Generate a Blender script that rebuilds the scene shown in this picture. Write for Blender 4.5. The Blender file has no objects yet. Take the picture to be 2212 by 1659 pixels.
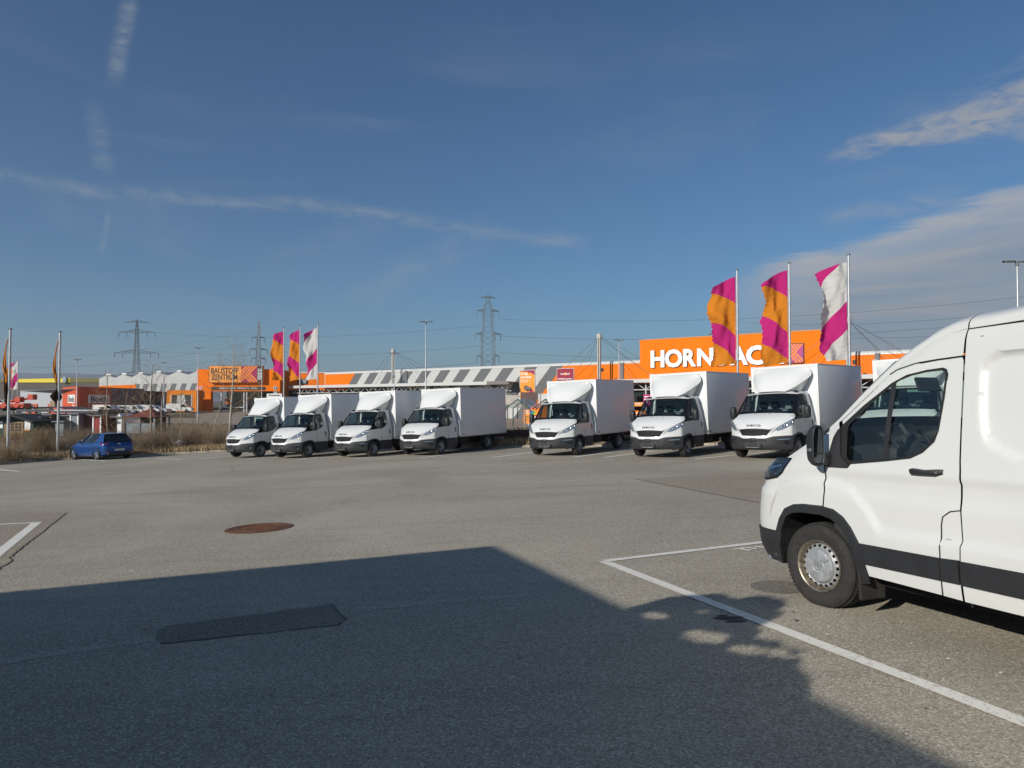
import bpy, bmesh, math, random
from mathutils import Vector, Matrix, noise
from mathutils.geometry import delaunay_2d_cdt
R = math.radians
PI = math.pi
rnd = random.Random(7)
S = bpy.context.scene
COL = S.collection

# ------------------------------------------------------------ camera, sky, sun, exposure
HC = 1.74
cd = bpy.data.cameras.new('camera')
cam = bpy.data.objects.new('camera', cd)
COL.objects.link(cam)
cd.sensor_fit = 'HORIZONTAL'
cd.sensor_width = 36.0
cd.lens = 36.0 * 1533.0 / 2212.0
cd.clip_start = 0.05
cd.clip_end = 20000.0
cam.location = (0, 0, HC)
cam.rotation_euler = (R(90 + 1.35), 0, 0)
S.camera = cam

SUN_AZ = R(45.5)      # left of straight behind the camera
SUN_EL = R(24.0)
SDIR = Vector((-math.sin(SUN_AZ) * math.cos(SUN_EL), -math.cos(SUN_AZ) * math.cos(SUN_EL), math.sin(SUN_EL)))
sl = bpy.data.lights.new('sun', 'SUN')
sun = bpy.data.objects.new('sun', sl)
COL.objects.link(sun)
sl.energy = 4.5
sl.angle = R(0.53)
sl.color = (1.0, 0.945, 0.86)
sun.rotation_euler = SDIR.to_track_quat('Z', 'Y').to_euler()

S.view_settings.view_transform = 'Standard'
S.view_settings.look = 'None'
S.view_settings.exposure = 0.0
S.view_settings.gamma = 1.0
S.view_settings.use_curve_mapping = False
S.render.film_transparent = False
try:
    S.cycles.max_bounces = 6
    S.cycles.transparent_max_bounces = 24
    S.cycles.diffuse_bounces = 3
    S.cycles.glossy_bounces = 3
    S.cycles.use_denoising = True
except Exception:
    pass


class NT:
    """tiny helper to write node graphs"""
    def __init__(s, tree):
        s.t = tree

    def n(s, typ, **kw):
        nd = s.t.nodes.new(typ)
        for k, v in kw.items():
            if hasattr(nd, k):
                setattr(nd, k, v)
            else:
                s.set(nd.inputs[k], v)
        return nd

    def set(s, sock, v):
        if isinstance(v, bpy.types.NodeSocket):
            s.t.links.new(v, sock)
        elif v is not None:
            if isinstance(v, (tuple, list)) and len(v) == 3 and sock.type == 'RGBA':
                v = (*v, 1)
            sock.default_value = v

    def m(s, op, a, b=None, c=None, clamp=False):
        nd = s.t.nodes.new('ShaderNodeMath')
        nd.operation = op
        nd.use_clamp = clamp
        s.set(nd.inputs[0], a)
        if b is not None:
            s.set(nd.inputs[1], b)
        if c is not None:
            s.set(nd.inputs[2], c)
        return nd.outputs[0]

    def ss(s, x, lo, hi):
        nd = s.t.nodes.new('ShaderNodeMapRange')
        nd.interpolation_type = 'SMOOTHSTEP'
        s.set(nd.inputs['Value'], x)
        s.set(nd.inputs['From Min'], lo)
        s.set(nd.inputs['From Max'], hi)
        return nd.outputs['Result']

    def mix(s, f, a, b, typ='MIX'):
        nd = s.t.nodes.new('ShaderNodeMix')
        nd.data_type = 'RGBA'
        nd.blend_type = typ
        s.set(nd.inputs[0], f)
        s.set(nd.inputs[6], a)
        s.set(nd.inputs[7], b)
        return nd.outputs[2]

    def noise(s, vec, scale, detail=4, rough=0.55, dist=0.0):
        nd = s.t.nodes.new('ShaderNodeTexNoise')
        if vec is not None:
            s.set(nd.inputs['Vector'], vec)
        s.set(nd.inputs['Scale'], scale)
        s.set(nd.inputs['Detail'], detail)
        s.set(nd.inputs['Roughness'], rough)
        s.set(nd.inputs['Distortion'], dist)
        return nd.outputs['Fac']

    def mapv(s, vec, loc=(0, 0, 0), rot=(0, 0, 0), scale=(1, 1, 1)):
        nd = s.t.nodes.new('ShaderNodeMapping')
        s.set(nd.inputs['Vector'], vec)
        nd.inputs['Location'].default_value = loc
        nd.inputs['Rotation'].default_value = rot
        nd.inputs['Scale'].default_value = scale
        return nd.outputs[0]

    def comb(s, x, y, z=0.0):
        nd = s.t.nodes.new('ShaderNodeCombineXYZ')
        for i, v in enumerate((x, y, z)):
            s.set(nd.inputs[i], v)
        return nd.outputs[0]

    def sep(s, v):
        nd = s.t.nodes.new('ShaderNodeSeparateXYZ')
        s.set(nd.inputs[0], v)
        return nd.outputs


# world: Nishita sky with procedural high cloud, laid out by compass bearing and elevation
W = bpy.data.worlds.new('World')
S.world = W
W.use_nodes = True
wt = W.node_tree
wt.nodes.clear()
k = NT(wt)
sky = k.n('ShaderNodeTexSky')
sky.sky_type = 'NISHITA'
sky.sun_disc = False
sky.sun_elevation = SUN_EL
sky.sun_rotation = PI + SUN_AZ
sky.altitude = 300
sky.air_density = 1.0
sky.dust_density = 0.35
sky.ozone_density = 3.0
tc = k.n('ShaderNodeTexCoord').outputs['Generated']
dx, dy, dz = k.sep(tc)
az = k.m('ARCTAN2', dx, dy)
el = k.m('ARCSINE', dz)


def seg_mask(a0, e0, a1, e1, w):
    """soft mask round a straight streak between two bearings"""
    L = math.hypot(a1 - a0, e1 - e0)
    ca, ce = (a1 - a0) / L, (e1 - e0) / L
    pa = k.m('SUBTRACT', az, a0)
    pe = k.m('SUBTRACT', el, e0)
    t = k.m('ADD', k.m('MULTIPLY', pa, ca), k.m('MULTIPLY', pe, ce))
    d = k.m('ADD', k.m('MULTIPLY', pa, -ce), k.m('MULTIPLY', pe, ca))
    return t, d, L


ae = k.comb(az, el)
wob = k.m('SUBTRACT', k.noise(k.mapv(ae, scale=(6, 6, 1)), 1.0, 3, 0.6), 0.5)
fine = k.noise(k.mapv(ae, rot=(0, 0, R(-12)), scale=(26, 70, 1)), 1.0, 5, 0.7, 0.8)


def P2A(x, y):
    a = math.atan2(x - 1106, 1533)
    e = math.atan2(866 - y, math.hypot(1533, x - 1106))
    return a, e


def streak(pts, w, amt, wamp=0.03):
    out = None
    for i in range(len(pts) - 1):
        a0, e0 = P2A(*pts[i])
        a1, e1 = P2A(*pts[i + 1])
        t, d, L = seg_mask(a0, e0, a1, e1, w)
        d = k.m('ABSOLUTE', k.m('ADD', d, k.m('MULTIPLY', wob, wamp)))
        md = k.m('SUBTRACT', 1.0, k.ss(d, 0.0, w))
        mt = k.m('MULTIPLY', k.ss(t, -w, w), k.m('SUBTRACT', 1.0, k.ss(t, L - w, L + w)))
        mm = k.m('MULTIPLY', md, mt)
        out = mm if out is None else k.m('MAXIMUM', out, mm)
    return k.m('MULTIPLY', k.m('MULTIPLY', out, k.ss(fine, 0.25, 0.75)), amt)


st = [streak([(-60, 372), (250, 412), (640, 435), (1260, 522)], 0.015, 0.42),
      streak([(268, -20), (235, 160)], 0.016, 0.50, 0.03),
      streak([(195, 225), (222, 380)], 0.018, 0.28, 0.03),
      streak([(233, 455), (216, 540)], 0.007, 0.28, 0.01),
      streak([(760, 640), (1060, 500)], 0.035, 0.26, 0.06),
      streak([(560, 575), (900, 470)], 0.04, 0.15, 0.06)]
mx = st[0]
for q in st[1:]:
    mx = k.m('MAXIMUM', mx, q)
# broad thin veil of cirrus
veil = k.noise(k.mapv(ae, rot=(0, 0, R(-22)), scale=(2.2, 7.5, 1)), 1.0, 4, 0.6, 0.7)
mx = k.m('MAXIMUM', mx, k.m('MULTIPLY', k.ss(veil, 0.48, 0.9), k.m('MULTIPLY', 0.38, k.m('SUBTRACT', 1.0, k.ss(el, 0.3, 0.55)))))
# layered bank over the right-hand horizon
a0, e0 = P2A(1560, 600)
a1, e1 = P2A(2212, 392)
slope = (e1 - e0) / (a1 - a0)
edge = k.m('ADD', e0, k.m('MULTIPLY', k.m('SUBTRACT', az, a0), slope))
hgt = k.m('SUBTRACT', k.m('ADD', edge, k.m('MULTIPLY', wob, 0.035)), el)
bankn = k.noise(k.mapv(ae, rot=(0, 0, R(-9)), scale=(5.0, 46, 1)), 1.0, 5, 0.62, 0.8)
bank = k.m('MULTIPLY', k.ss(k.m('ADD', hgt, k.m('MULTIPLY', k.m('SUBTRACT', bankn, 0.5), 0.05)), -0.006, 0.016),
           k.ss(az, a0 - 0.03, a0 + 0.12))
bank = k.m('MULTIPLY', bank, k.m('SUBTRACT', 1.0, k.ss(az, 2.2, 2.8)))
bank = k.m('MULTIPLY', bank, k.ss(el, -0.06, 0.06))
bank = k.m('MULTIPLY', bank, k.m('ADD', 0.62, k.m('MULTIPLY', k.ss(bankn, 0.25, 0.75), 0.36)))
# ragged white wisps above the bank
a2, e2 = P2A(1760, 345)
a3, e3 = P2A(2260, 205)
t, d, L = seg_mask(a2, e2, a3, e3, 0.05)
wn = k.noise(k.mapv(ae, rot=(0, 0, R(-16)), scale=(9, 26, 1)), 1.0, 5, 0.62, 0.9)
wid = k.m('ADD', 0.012, k.m('MULTIPLY', k.m('MAXIMUM', t, 0.0), 0.22))
wm = k.m('SUBTRACT', 1.0, k.ss(k.m('DIVIDE', k.m('ABSOLUTE', k.m('ADD', d, k.m('MULTIPLY', wob, 0.05))), wid), 0.0, 1.1))
wm = k.m('MULTIPLY', k.m('MULTIPLY', wm, k.ss(t, 0.0, 0.05)), k.m('SUBTRACT', 1.0, k.ss(az, 0.9, 1.3)))
wisp = k.ss(k.m('ADD', k.m('MULTIPLY', wn, 1.25), k.m('MULTIPLY', wm, 0.30)), 0.62, 1.0)
wisp = k.m('MULTIPLY', k.m('MULTIPLY', wisp, wm), k.m('MULTIPLY', k.ss(fine, 0.22, 0.62), 0.85))
a4, e4 = P2A(1760, 478)
a5, e5 = P2A(2060, 425)
t2, d2, L2 = seg_mask(a4, e4, a5, e5, 0.03)
wm2 = k.m('MULTIPLY', k.m('SUBTRACT', 1.0, k.ss(k.m('ABSOLUTE', d2), 0.0, 0.022)),
          k.m('MULTIPLY', k.ss(t2, -0.01, 0.03), k.m('SUBTRACT', 1.0, k.ss(t2, L2 - 0.03, L2 + 0.04))))
wisp2 = k.m('MULTIPLY', k.m('MULTIPLY', wm2, k.ss(wn, 0.35, 0.75)), 0.55)
wisp = k.m('MAXIMUM', wisp, wisp2)
SKYB = 0.065
skyc = k.mix(1.0, sky.outputs[0], (0.62, 0.94, 1.15), 'MULTIPLY')
c = k.mix(mx, skyc, (5.2, 5.7, 6.2))
bcol = k.mix(k.ss(hgt, 0.0, 0.09), (6.6, 6.75, 7.1), k.mix(k.ss(bankn, 0.3, 0.7), (3.9, 4.2, 4.7), (5.4, 5.7, 6.1)))
c = k.mix(bank, c, bcol)
c = k.mix(wisp, c, (5.6, 5.7, 6.0))
bg = k.n('ShaderNodeBackground')
k.set(bg.inputs['Color'], c)
bg.inputs['Strength'].default_value = SKYB
wo = k.n('ShaderNodeOutputWorld')
wt.links.new(bg.outputs[0], wo.inputs[0])

# ------------------------------------------------------------ materials
MATS = {}


def mat(name, col=(0.8, 0.8, 0.8), rough=0.6, metal=0.0, coat=0.0, spec=0.5, var=0.0, vscale=3.0, bump=0.0, bscale=40.0,
        stretch=(1, 1, 1), emit=None, dirt=0.0, coord='Object', alpha=None):
    if name in MATS:
        return MATS[name]
    m = bpy.data.materials.new(name)
    MATS[name] = m
    m.use_nodes = True
    t = m.node_tree
    t.nodes.clear()
    q = NT(t)
    b = q.n('ShaderNodeBsdfPrincipled')
    b.inputs['Roughness'].default_value = rough
    b.inputs['Metallic'].default_value = metal
    b.inputs['Coat Weight'].default_value = coat
    b.inputs['Coat Roughness'].default_value = 0.06
    b.inputs['Specular IOR Level'].default_value = spec
    co = q.n('ShaderNodeTexCoord').outputs[coord]
    if stretch != (1, 1, 1):
        co = q.mapv(co, scale=stretch)
    cc = (*col, 1)
    if var:
        f = q.noise(co, vscale, 6, 0.6)
        cc = q.mix(q.ss(f, 0.3, 0.7), tuple(x * (1 - var) for x in col), tuple(min(1, x * (1 + var * 0.7)) for x in col))
    if dirt:
        f2 = q.noise(co, vscale * 3.1, 8, 0.7)
        cc = q.mix(q.m('MULTIPLY', q.ss(f2, 0.5, 0.85), dirt), cc, (0.16, 0.14, 0.115))
    q.set(b.inputs['Base Color'], cc)
    if bump:
        bn = q.n('ShaderNodeBump')
        bn.inputs['Strength'].default_value = bump
        bn.inputs['Distance'].default_value = 0.01
        q.set(bn.inputs['Height'], q.noise(co, bscale, 6, 0.6))
        q.set(b.inputs['Normal'], bn.outputs[0])
    if emit:
        b.inputs['Emission Color'].default_value = (*emit[:3], 1)
        b.inputs['Emission Strength'].default_value = emit[3]
    o = q.n('ShaderNodeOutputMaterial')
    t.links.new(b.outputs[0], o.inputs[0])
    m.diffuse_color = (*col, 1)
    return m


def glass(name, tint=(0.72, 0.82, 0.78), ior=1.45, rough=0.0):
    if name in MATS:
        return MATS[name]
    m = bpy.data.materials.new(name)
    MATS[name] = m
    m.use_nodes = True
    t = m.node_tree
    t.nodes.clear()
    q = NT(t)
    tr = q.n('ShaderNodeBsdfTransparent', Color=tint)
    gl = q.n('ShaderNodeBsdfGlossy', Roughness=rough)
    gl.inputs['Color'].default_value = (0.9, 0.95, 1, 1)
    ge = q.n('ShaderNodeNewGeometry')
    dt = q.n('ShaderNodeVectorMath', operation='DOT_PRODUCT')
    t.links.new(ge.outputs['Incoming'], dt.inputs[0])
    t.links.new(ge.outputs['Normal'], dt.inputs[1])
    cs = q.m('ABSOLUTE', dt.outputs['Value'])
    r0_ = ((ior - 1) / (ior + 1)) ** 2 * 1.7
    fr = q.m('ADD', r0_, q.m('MULTIPLY', 1 - r0_, q.m('POWER', q.m('SUBTRACT', 1.0, cs), 5.0)), clamp=True)
    mx_ = q.n('ShaderNodeMixShader')
    q.set(mx_.inputs[0], fr)
    t.links.new(tr.outputs[0], mx_.inputs[1])
    t.links.new(gl.outputs[0], mx_.inputs[2])
    o = q.n('ShaderNodeOutputMaterial')
    t.links.new(mx_.outputs[0], o.inputs[0])
    return m


WHITE = mat('white_paint', (0.73, 0.735, 0.715), 0.34, coat=0.35, var=0.02, vscale=1.3)
VANW = mat('van_white_paint', (0.665, 0.67, 0.64), 0.30, coat=0.5, var=0.025, vscale=1.1)
BOXW = mat('box_panel_white', (0.74, 0.75, 0.76), 0.5, coat=0.22, var=0.02, vscale=0.7, bump=0.12, bscale=0.9)
BLACKP = mat('black_plastic', (0.022, 0.023, 0.025), 0.55, var=0.15, vscale=8)
GLOSSB = mat('gloss_black', (0.008, 0.008, 0.009), 0.12, coat=0.3)
RUBBER = mat('tyre_rubber', (0.028, 0.026, 0.024), 0.85, var=0.25, vscale=14, bump=0.15, bscale=60, dirt=0.35)
SEAL = mat('seal_black', (0.012, 0.012, 0.012), 0.7)
CHROME = mat('chrome', (0.75, 0.76, 0.78), 0.12, metal=1.0)
STEEL = mat('grey_steel_wheel', (0.34, 0.35, 0.36), 0.42, metal=0.6, var=0.1, vscale=12)
DARKM = mat('dark_underbody', (0.012, 0.012, 0.012), 0.9)
LAMPG = mat('lamp_reflector', (0.72, 0.74, 0.77), 0.15, metal=0.9, var=0.45, vscale=16)
LENS = glass('lens_glass', (0.92, 0.95, 0.96))
GLASS = glass('vehicle_glass', (0.80, 0.88, 0.84), 1.5)
SEATM = mat('seat_cloth', (0.02, 0.022, 0.026), 0.9, var=0.2)
GALV = mat('galvanised_steel', (0.50, 0.51, 0.52), 0.42, metal=0.55, var=0.12, vscale=5)
MIRRORG = mat('mirror_glass', (0.72, 0.76, 0.8), 0.03, metal=1.0)


# ------------------------------------------------------------ mesh helpers
class MB:
    def __init__(s):
        s.v = []
        s.f = []
        s.mi = []
        s.cur = 0

    def add(s, vs, fs):
        o = len(s.v)
        s.v += [tuple(p) for p in vs]
        s.f += [tuple(i + o for i in f) for f in fs]
        s.mi += [s.cur] * len(fs)
        return s

    def box(s, x0, x1, y0, y1, z0, z1, M=None):
        vs = [(x, y, z) for x in (x0, x1) for y in (y0, y1) for z in (z0, z1)]
        if M is not None:
            vs = [tuple(M @ Vector(p)) for p in vs]
        return s.add(vs, [(0, 1, 3, 2), (4, 6, 7, 5), (0, 4, 5, 1), (2, 3, 7, 6), (0, 2, 6, 4), (1, 5, 7, 3)])

    def bevbox(s, x0, x1, y0, y1, z0, z1, b=0.02, M=None, seg=2):
        bm = bmesh.new()
        bmesh.ops.create_cube(bm, size=1.0)
        for v in bm.verts:
            v.co = Vector(((x0 + x1) / 2 + v.co.x * (x1 - x0), (y0 + y1) / 2 + v.co.y * (y1 - y0), (z0 + z1) / 2 + v.co.z * (z1 - z0)))
        bmesh.ops.bevel(bm, geom=bm.edges[:], offset=b, segments=seg, affect='EDGES', profile=0.5)
        if M is not None:
            bmesh.ops.transform(bm, matrix=M, verts=bm.verts)
        return s.bm(bm)

    def bm(s, bm):
        bm.verts.index_update()
        s.add([v.co[:] for v in bm.verts], [[v.index for v in f.verts] for f in bm.faces])
        bm.free()
        return s

    def tube(s, pts, r, n=8, cap=True):
        """pts list of points, r radius or list of radii"""
        pts = [Vector(p) for p in pts]
        rs = r if isinstance(r, (list, tuple)) else [r] * len(pts)
        vs, fs = [], []
        prev = None
        for i, p in enumerate(pts):
            d = (pts[min(i + 1, len(pts) - 1)] - pts[max(i - 1, 0)])
            if d.length < 1e-9:
                d = Vector((0, 0, 1))
            d.normalize()
            ref = Vector((0, 0, 1)) if abs(d.z) < 0.9 else Vector((1, 0, 0))
            if prev is not None:
                a = prev - d * prev.dot(d)
                a = a.normalized() if a.length > 1e-6 else d.cross(ref).normalized()
            else:
                a = d.cross(ref).normalized()
            prev = a
            b = d.cross(a)
            for j in range(n):
                th = 2 * PI * j / n
                vs.append(p + (a * math.cos(th) + b * math.sin(th)) * rs[i])
        for i in range(len(pts) - 1):
            for j in range(n):
                fs.append((i * n + j, i * n + (j + 1) % n, (i + 1) * n + (j + 1) % n, (i + 1) * n + j))
        if cap:
            fs.append(tuple(range(n))[::-1])
            fs.append(tuple((len(pts) - 1) * n + j for j in range(n)))
        return s.add(vs, fs)

    def bar(s, a, b, w, h=None):
        """square bar from a to b"""
        return s.tube([a, b], (w if h is None else h) * 0.7071, 4)

    def lathe(s, prof, n=32, axis='z', M=None, cap=False):
        """prof = [(r, h)...]"""
        vs, fs = [], []
        for r, h in prof:
            for j in range(n):
                th = 2 * PI * j / n
                c_, s_ = r * math.cos(th), r * math.sin(th)
                p = Vector((c_, s_, h)) if axis == 'z' else Vector((c_, h, s_))
                vs.append(M @ p if M is not None else p)
        for i in range(len(prof) - 1):
            for j in range(n):
                fs.append((i * n + j, i * n + (j + 1) % n, (i + 1) * n + (j + 1) % n, (i + 1) * n + j))
        if cap:
            fs.append(tuple(range(n))[::-1])
            fs.append(tuple((len(prof) - 1) * n + j for j in range(n)))
        return s.add(vs, fs)

    def grid(s, rows, close=False):
        """rows: list of lists of points, all the same length"""
        nr, nc = len(rows), len(rows[0])
        vs = [p for r_ in rows for p in r_]
        fs = []
        for i in range(nr - 1):
            for j in range(nc - (0 if close else 1)):
                fs.append((i * nc + j, i * nc + (j + 1) % nc, (i + 1) * nc + (j + 1) % nc, (i + 1) * nc + j))
        return s.add(vs, fs)

    def prism(s, poly, d0, d1, axis='y', M=None):
        """extrude a 2-D polygon; axis y: poly in (x,z)"""
        n = len(poly)
        def P(p, d):
            v = {'y': (p[0], d, p[1]), 'x': (d, p[0], p[1]), 'z': (p[0], p[1], d)}[axis]
            return M @ Vector(v) if M is not None else Vector(v)
        vs = [P(p, d0) for p in poly] + [P(p, d1) for p in poly]
        fs = [tuple(range(n))[::-1], tuple(range(n, 2 * n))] + [(i, (i + 1) % n, n + (i + 1) % n, n + i) for i in range(n)]
        return s.add(vs, fs)

    def mesh(s, name, mats, smooth=None):
        me = bpy.data.meshes.new(name)
        me.from_pydata(s.v, [], s.f)
        if not isinstance(mats, (list, tuple)):
            mats = [mats]
        for m in mats:
            me.materials.append(m)
        if len(mats) > 1:
            me.polygons.foreach_set('material_index', s.mi)
        if smooth:
            me.polygons.foreach_set('use_smooth', [True] * len(me.polygons))
            me.set_sharp_from_angle(angle=R(smooth))
        me.update()
        return me

    def build(s, name, mats, parent=None, smooth=None, M=None, fix=False):
        me = s.mesh(name, mats, smooth)
        if fix:
            b_ = bmesh.new()
            b_.from_mesh(me)
            bmesh.ops.remove_doubles(b_, verts=b_.verts, dist=1e-5)
            bmesh.ops.recalc_face_normals(b_, faces=b_.faces)
            b_.to_mesh(me)
            b_.free()
            if smooth:
                me.set_sharp_from_angle(angle=R(smooth))
        return link(name, me, parent, M)


def link(name, me, parent=None, M=None):
    o = bpy.data.objects.new(name, me)
    COL.objects.link(o)
    if parent is not None:
        o.parent = parent
    if M is not None:
        o.matrix_local = M
    return o


def tag(o, label=None, cat=None, group=None, kind=None):
    for key, v in (('label', label), ('category', cat), ('group', group), ('kind', kind)):
        if v:
            o[key] = v
    return o


def thing(name, label, cat, M=None, group=None):
    o = bpy.data.objects.new(name, None)
    COL.objects.link(o)
    o.empty_display_size = 0.2
    if M is not None:
        o.matrix_world = M
    return tag(o, label, cat, group)


def structure(name, mb, m, parent=None, **kw):
    o = mb.build(name, m, parent, **kw)
    if parent is None:
        o['kind'] = 'structure'
    return o


CHILD = {}


def copy_tree(o, parent=None):
    c_ = o.copy()
    COL.objects.link(c_)
    if parent is not None:
        c_.parent = parent
        c_.matrix_parent_inverse = o.matrix_parent_inverse.copy()
    for ch in list(o.children):
        copy_tree(ch, c_)
    return c_


AX, AY = 0.0371, -0.0168


def sstep(a, b, x):
    t_ = max(0.0, min(1.0, (x - a) / (b - a)))
    return t_ * t_ * (3 - 2 * t_)


def interp(x, xs, ys):
    if x <= xs[0]:
        return ys[0]
    for i in range(len(xs) - 1):
        if x <= xs[i + 1]:
            f_ = (x - xs[i]) / (xs[i + 1] - xs[i])
            return ys[i] + f_ * (ys[i + 1] - ys[i])
    return ys[-1]


def plane_z(x, y):
    return AX * x + AY * y


def gz(x, y):
    """height of the ground: the tilted car park, then the retail park behind it"""
    w_ = sstep(48, 78, y - 0.25 * min(x, 0))
    if w_ <= 0:
        return AX * max(-60, min(60, x)) + AY * max(-60, y)
    far = interp(y, [70, 95, 125, 150, 220, 500, 3000], [-2.1, -1.75, -1.2, -0.7, 0.0, 0.5, 0.2])
    far += sstep(0, 60, x) * 0.5 * (1 - sstep(200, 400, y))
    return (AX * max(-60, min(60, x)) + AY * min(y, 80)) * (1 - w_) + far * w_


def frame(x, y, fx, fy, z=None, tilt=1.0):
    """matrix standing on the car-park plane at x,y with local +x along (fx,fy)"""
    f_ = Vector((fx, fy, 0)).normalized()
    f_ = Vector((f_.x, f_.y, (AX * f_.x + AY * f_.y) * tilt)).normalized()
    up_ = Vector((-AX * tilt, -AY * tilt, 1)).normalized()
    l_ = up_.cross(f_).normalized()
    up_ = f_.cross(l_)
    zz_ = gz(x, y) if z is None else z
    return Matrix(((f_.x, l_.x, up_.x, x), (f_.y, l_.y, up_.y, y), (f_.z, l_.z, up_.z, zz_), (0, 0, 0, 1)))


def upright(x, y, fx, fy, z=None):
    f_ = Vector((fx, fy, 0)).normalized()
    return Matrix(((f_.x, -f_.y, 0, x), (f_.y, f_.x, 0, y), (0, 0, 1, gz(x, y) if z is None else z), (0, 0, 0, 1)))


CTH, STH = math.cos(R(1.35)), math.sin(R(1.35))


def at(px, py, Y):
    """world point on the sight line of photo position px,py (2212 wide) at distance Y ahead"""
    a_ = (px - 1106) / 1533
    u_ = -(py - 829.5) / 1533
    d_ = Vector((a_, CTH - STH * u_, STH + CTH * u_))
    return Vector((0, 0, HC)) + d_ * (Y / d_.y)


def resample(poly, sp, closed=True):
    out = []
    n = len(poly)
    for i in range(n if closed else n - 1):
        a_, b_ = poly[i], poly[(i + 1) % n]
        L_ = math.hypot(b_[0] - a_[0], b_[1] - a_[1])
        m_ = max(1, int(math.ceil(L_ / sp)))
        for j in range(m_):
            out.append((a_[0] + (b_[0] - a_[0]) * j / m_, a_[1] + (b_[1] - a_[1]) * j / m_))
    return out


def smoothpoly(poly, it=2, closed=True):
    """Chaikin corner cutting"""
    for _ in range(it):
        out = []
        n = len(poly)
        for i in range(n if closed else n - 1):
            a_, b_ = poly[i], poly[(i + 1) % n]
            out.append((a_[0] * .75 + b_[0] * .25, a_[1] * .75 + b_[1] * .25))
            out.append((a_[0] * .25 + b_[0] * .75, a_[1] * .25 + b_[1] * .75))
        if not closed:
            out = [poly[0]] + out + [poly[-1]]
        poly = out
    return poly


def inside(p, poly):
    x, y = p
    c_ = False
    j = len(poly) - 1
    for i in range(len(poly)):
        xi, yi = poly[i]
        xj, yj = poly[j]
        if (yi > y) != (yj > y) and x < (xj - xi) * (y - yi) / (yj - yi) + xi:
            c_ = not c_
        j = i
    return c_


def panel(mb, outline, holes, sp, f, flip=False, esp=None):
    """triangulated sheet with holes, mapped to 3-D by f(u,v)"""
    loops = [resample(outline, esp or sp)] + [resample(h, esp or sp) for h in holes]
    pts, edges = [], []
    for lp in loops:
        o = len(pts)
        pts += lp
        edges += [(o + i, o + (i + 1) % len(lp)) for i in range(len(lp))]
    x0 = min(p[0] for p in loops[0]); x1 = max(p[0] for p in loops[0])
    y0 = min(p[1] for p in loops[0]); y1 = max(p[1] for p in loops[0])
    bnd = list(pts)
    cell = {}
    for p in bnd:
        cell.setdefault((int(p[0] // sp), int(p[1] // sp)), []).append(p)
    i = 0
    y = y0 + sp * .5
    while y < y1:
        x = x0 + sp * (.5 if i % 2 else .25)
        while x < x1:
            ok = True
            ci, cj = int(x // sp), int(y // sp)
            for a_ in (-1, 0, 1):
                for b_ in (-1, 0, 1):
                    for q in cell.get((ci + a_, cj + b_), ()):
                        if (q[0] - x) ** 2 + (q[1] - y) ** 2 < (sp * .45) ** 2:
                            ok = False
            if ok and inside((x, y), loops[0]) and not any(inside((x, y), h) for h in loops[1:]):
                pts.append((x, y))
            x += sp
        y += sp
        i += 1
    vo, _, fo, _, _, _ = delaunay_2d_cdt([Vector(p) for p in pts], edges, [], 0, 1e-7)
    fs = []
    for t_ in fo:
        cx = sum(vo[i_].x for i_ in t_) / 3
        cy = sum(vo[i_].y for i_ in t_) / 3
        if inside((cx, cy), loops[0]) and not any(inside((cx, cy), h) for h in loops[1:]):
            fs.append(tuple(t_)[::-1] if flip else tuple(t_))
    mb.add([f(v.x, v.y) for v in vo], fs)
    return mb


def ring(mb, outer, inner, f, flip=False):
    """strip between two polygons of equal length"""
    n = len(outer)
    vs = [f(*p) for p in outer] + [f(*p) for p in inner]
    fs = [(i, (i + 1) % n, n + (i + 1) % n, n + i) for i in range(n)]
    if flip:
        fs = [t_[::-1] for t_ in fs]
    return mb.add(vs, fs)


def offset_poly(poly, d):
    """inward offset (for d>0 with CCW polygons)"""
    n = len(poly)
    area = sum(poly[i][0] * poly[(i + 1) % n][1] - poly[(i + 1) % n][0] * poly[i][1] for i in range(n))
    sg = 1 if area > 0 else -1
    out = []
    for i in range(n):
        a_, b_, c_ = Vector(poly[i - 1]), Vector(poly[i]), Vector(poly[(i + 1) % n])
        e1 = (b_ - a_).normalized()
        e2 = (c_ - b_).normalized()
        n1 = Vector((-e1.y, e1.x)) * sg
        n2 = Vector((-e2.y, e2.x)) * sg
        nn = (n1 + n2)
        nn = nn.normalized() if nn.length > 1e-6 else n1
        k_ = d / max(0.4, nn.dot(n1))
        out.append((b_.x + nn.x * k_, b_.y + nn.y * k_))
    return out


def text(name, body, size, m, parent=None, M=None, depth=0.0, sx=1.0, align='CENTER', bold=0.0, shear=0.0):
    """lettering as a mesh; local x right, y up, z out"""
    cu = bpy.data.curves.new(name, 'FONT')
    cu.body = body
    cu.size = size
    cu.extrude = depth
    cu.align_x = align
    cu.align_y = 'CENTER'
    cu.offset = bold
    cu.shear = shear
    cu.resolution_u = 3
    tmp = bpy.data.objects.new('tmp', cu)
    COL.objects.link(tmp)
    dg = bpy.context.evaluated_depsgraph_get()
    me = bpy.data.meshes.new_from_object(tmp.evaluated_get(dg))
    bpy.data.objects.remove(tmp)
    bpy.data.curves.remove(cu)
    for v in me.vertices:
        v.co.x *= sx
    me.name = name
    me.materials.clear()
    me.materials.append(m)
    return link(name, me, parent, M)


def basis(o, ex, ey, ez):
    return Matrix(((ex[0], ey[0], ez[0], o[0]), (ex[1], ey[1], ez[1], o[1]), (ex[2], ey[2], ez[2], o[2]), (0, 0, 0, 1)))

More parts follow.
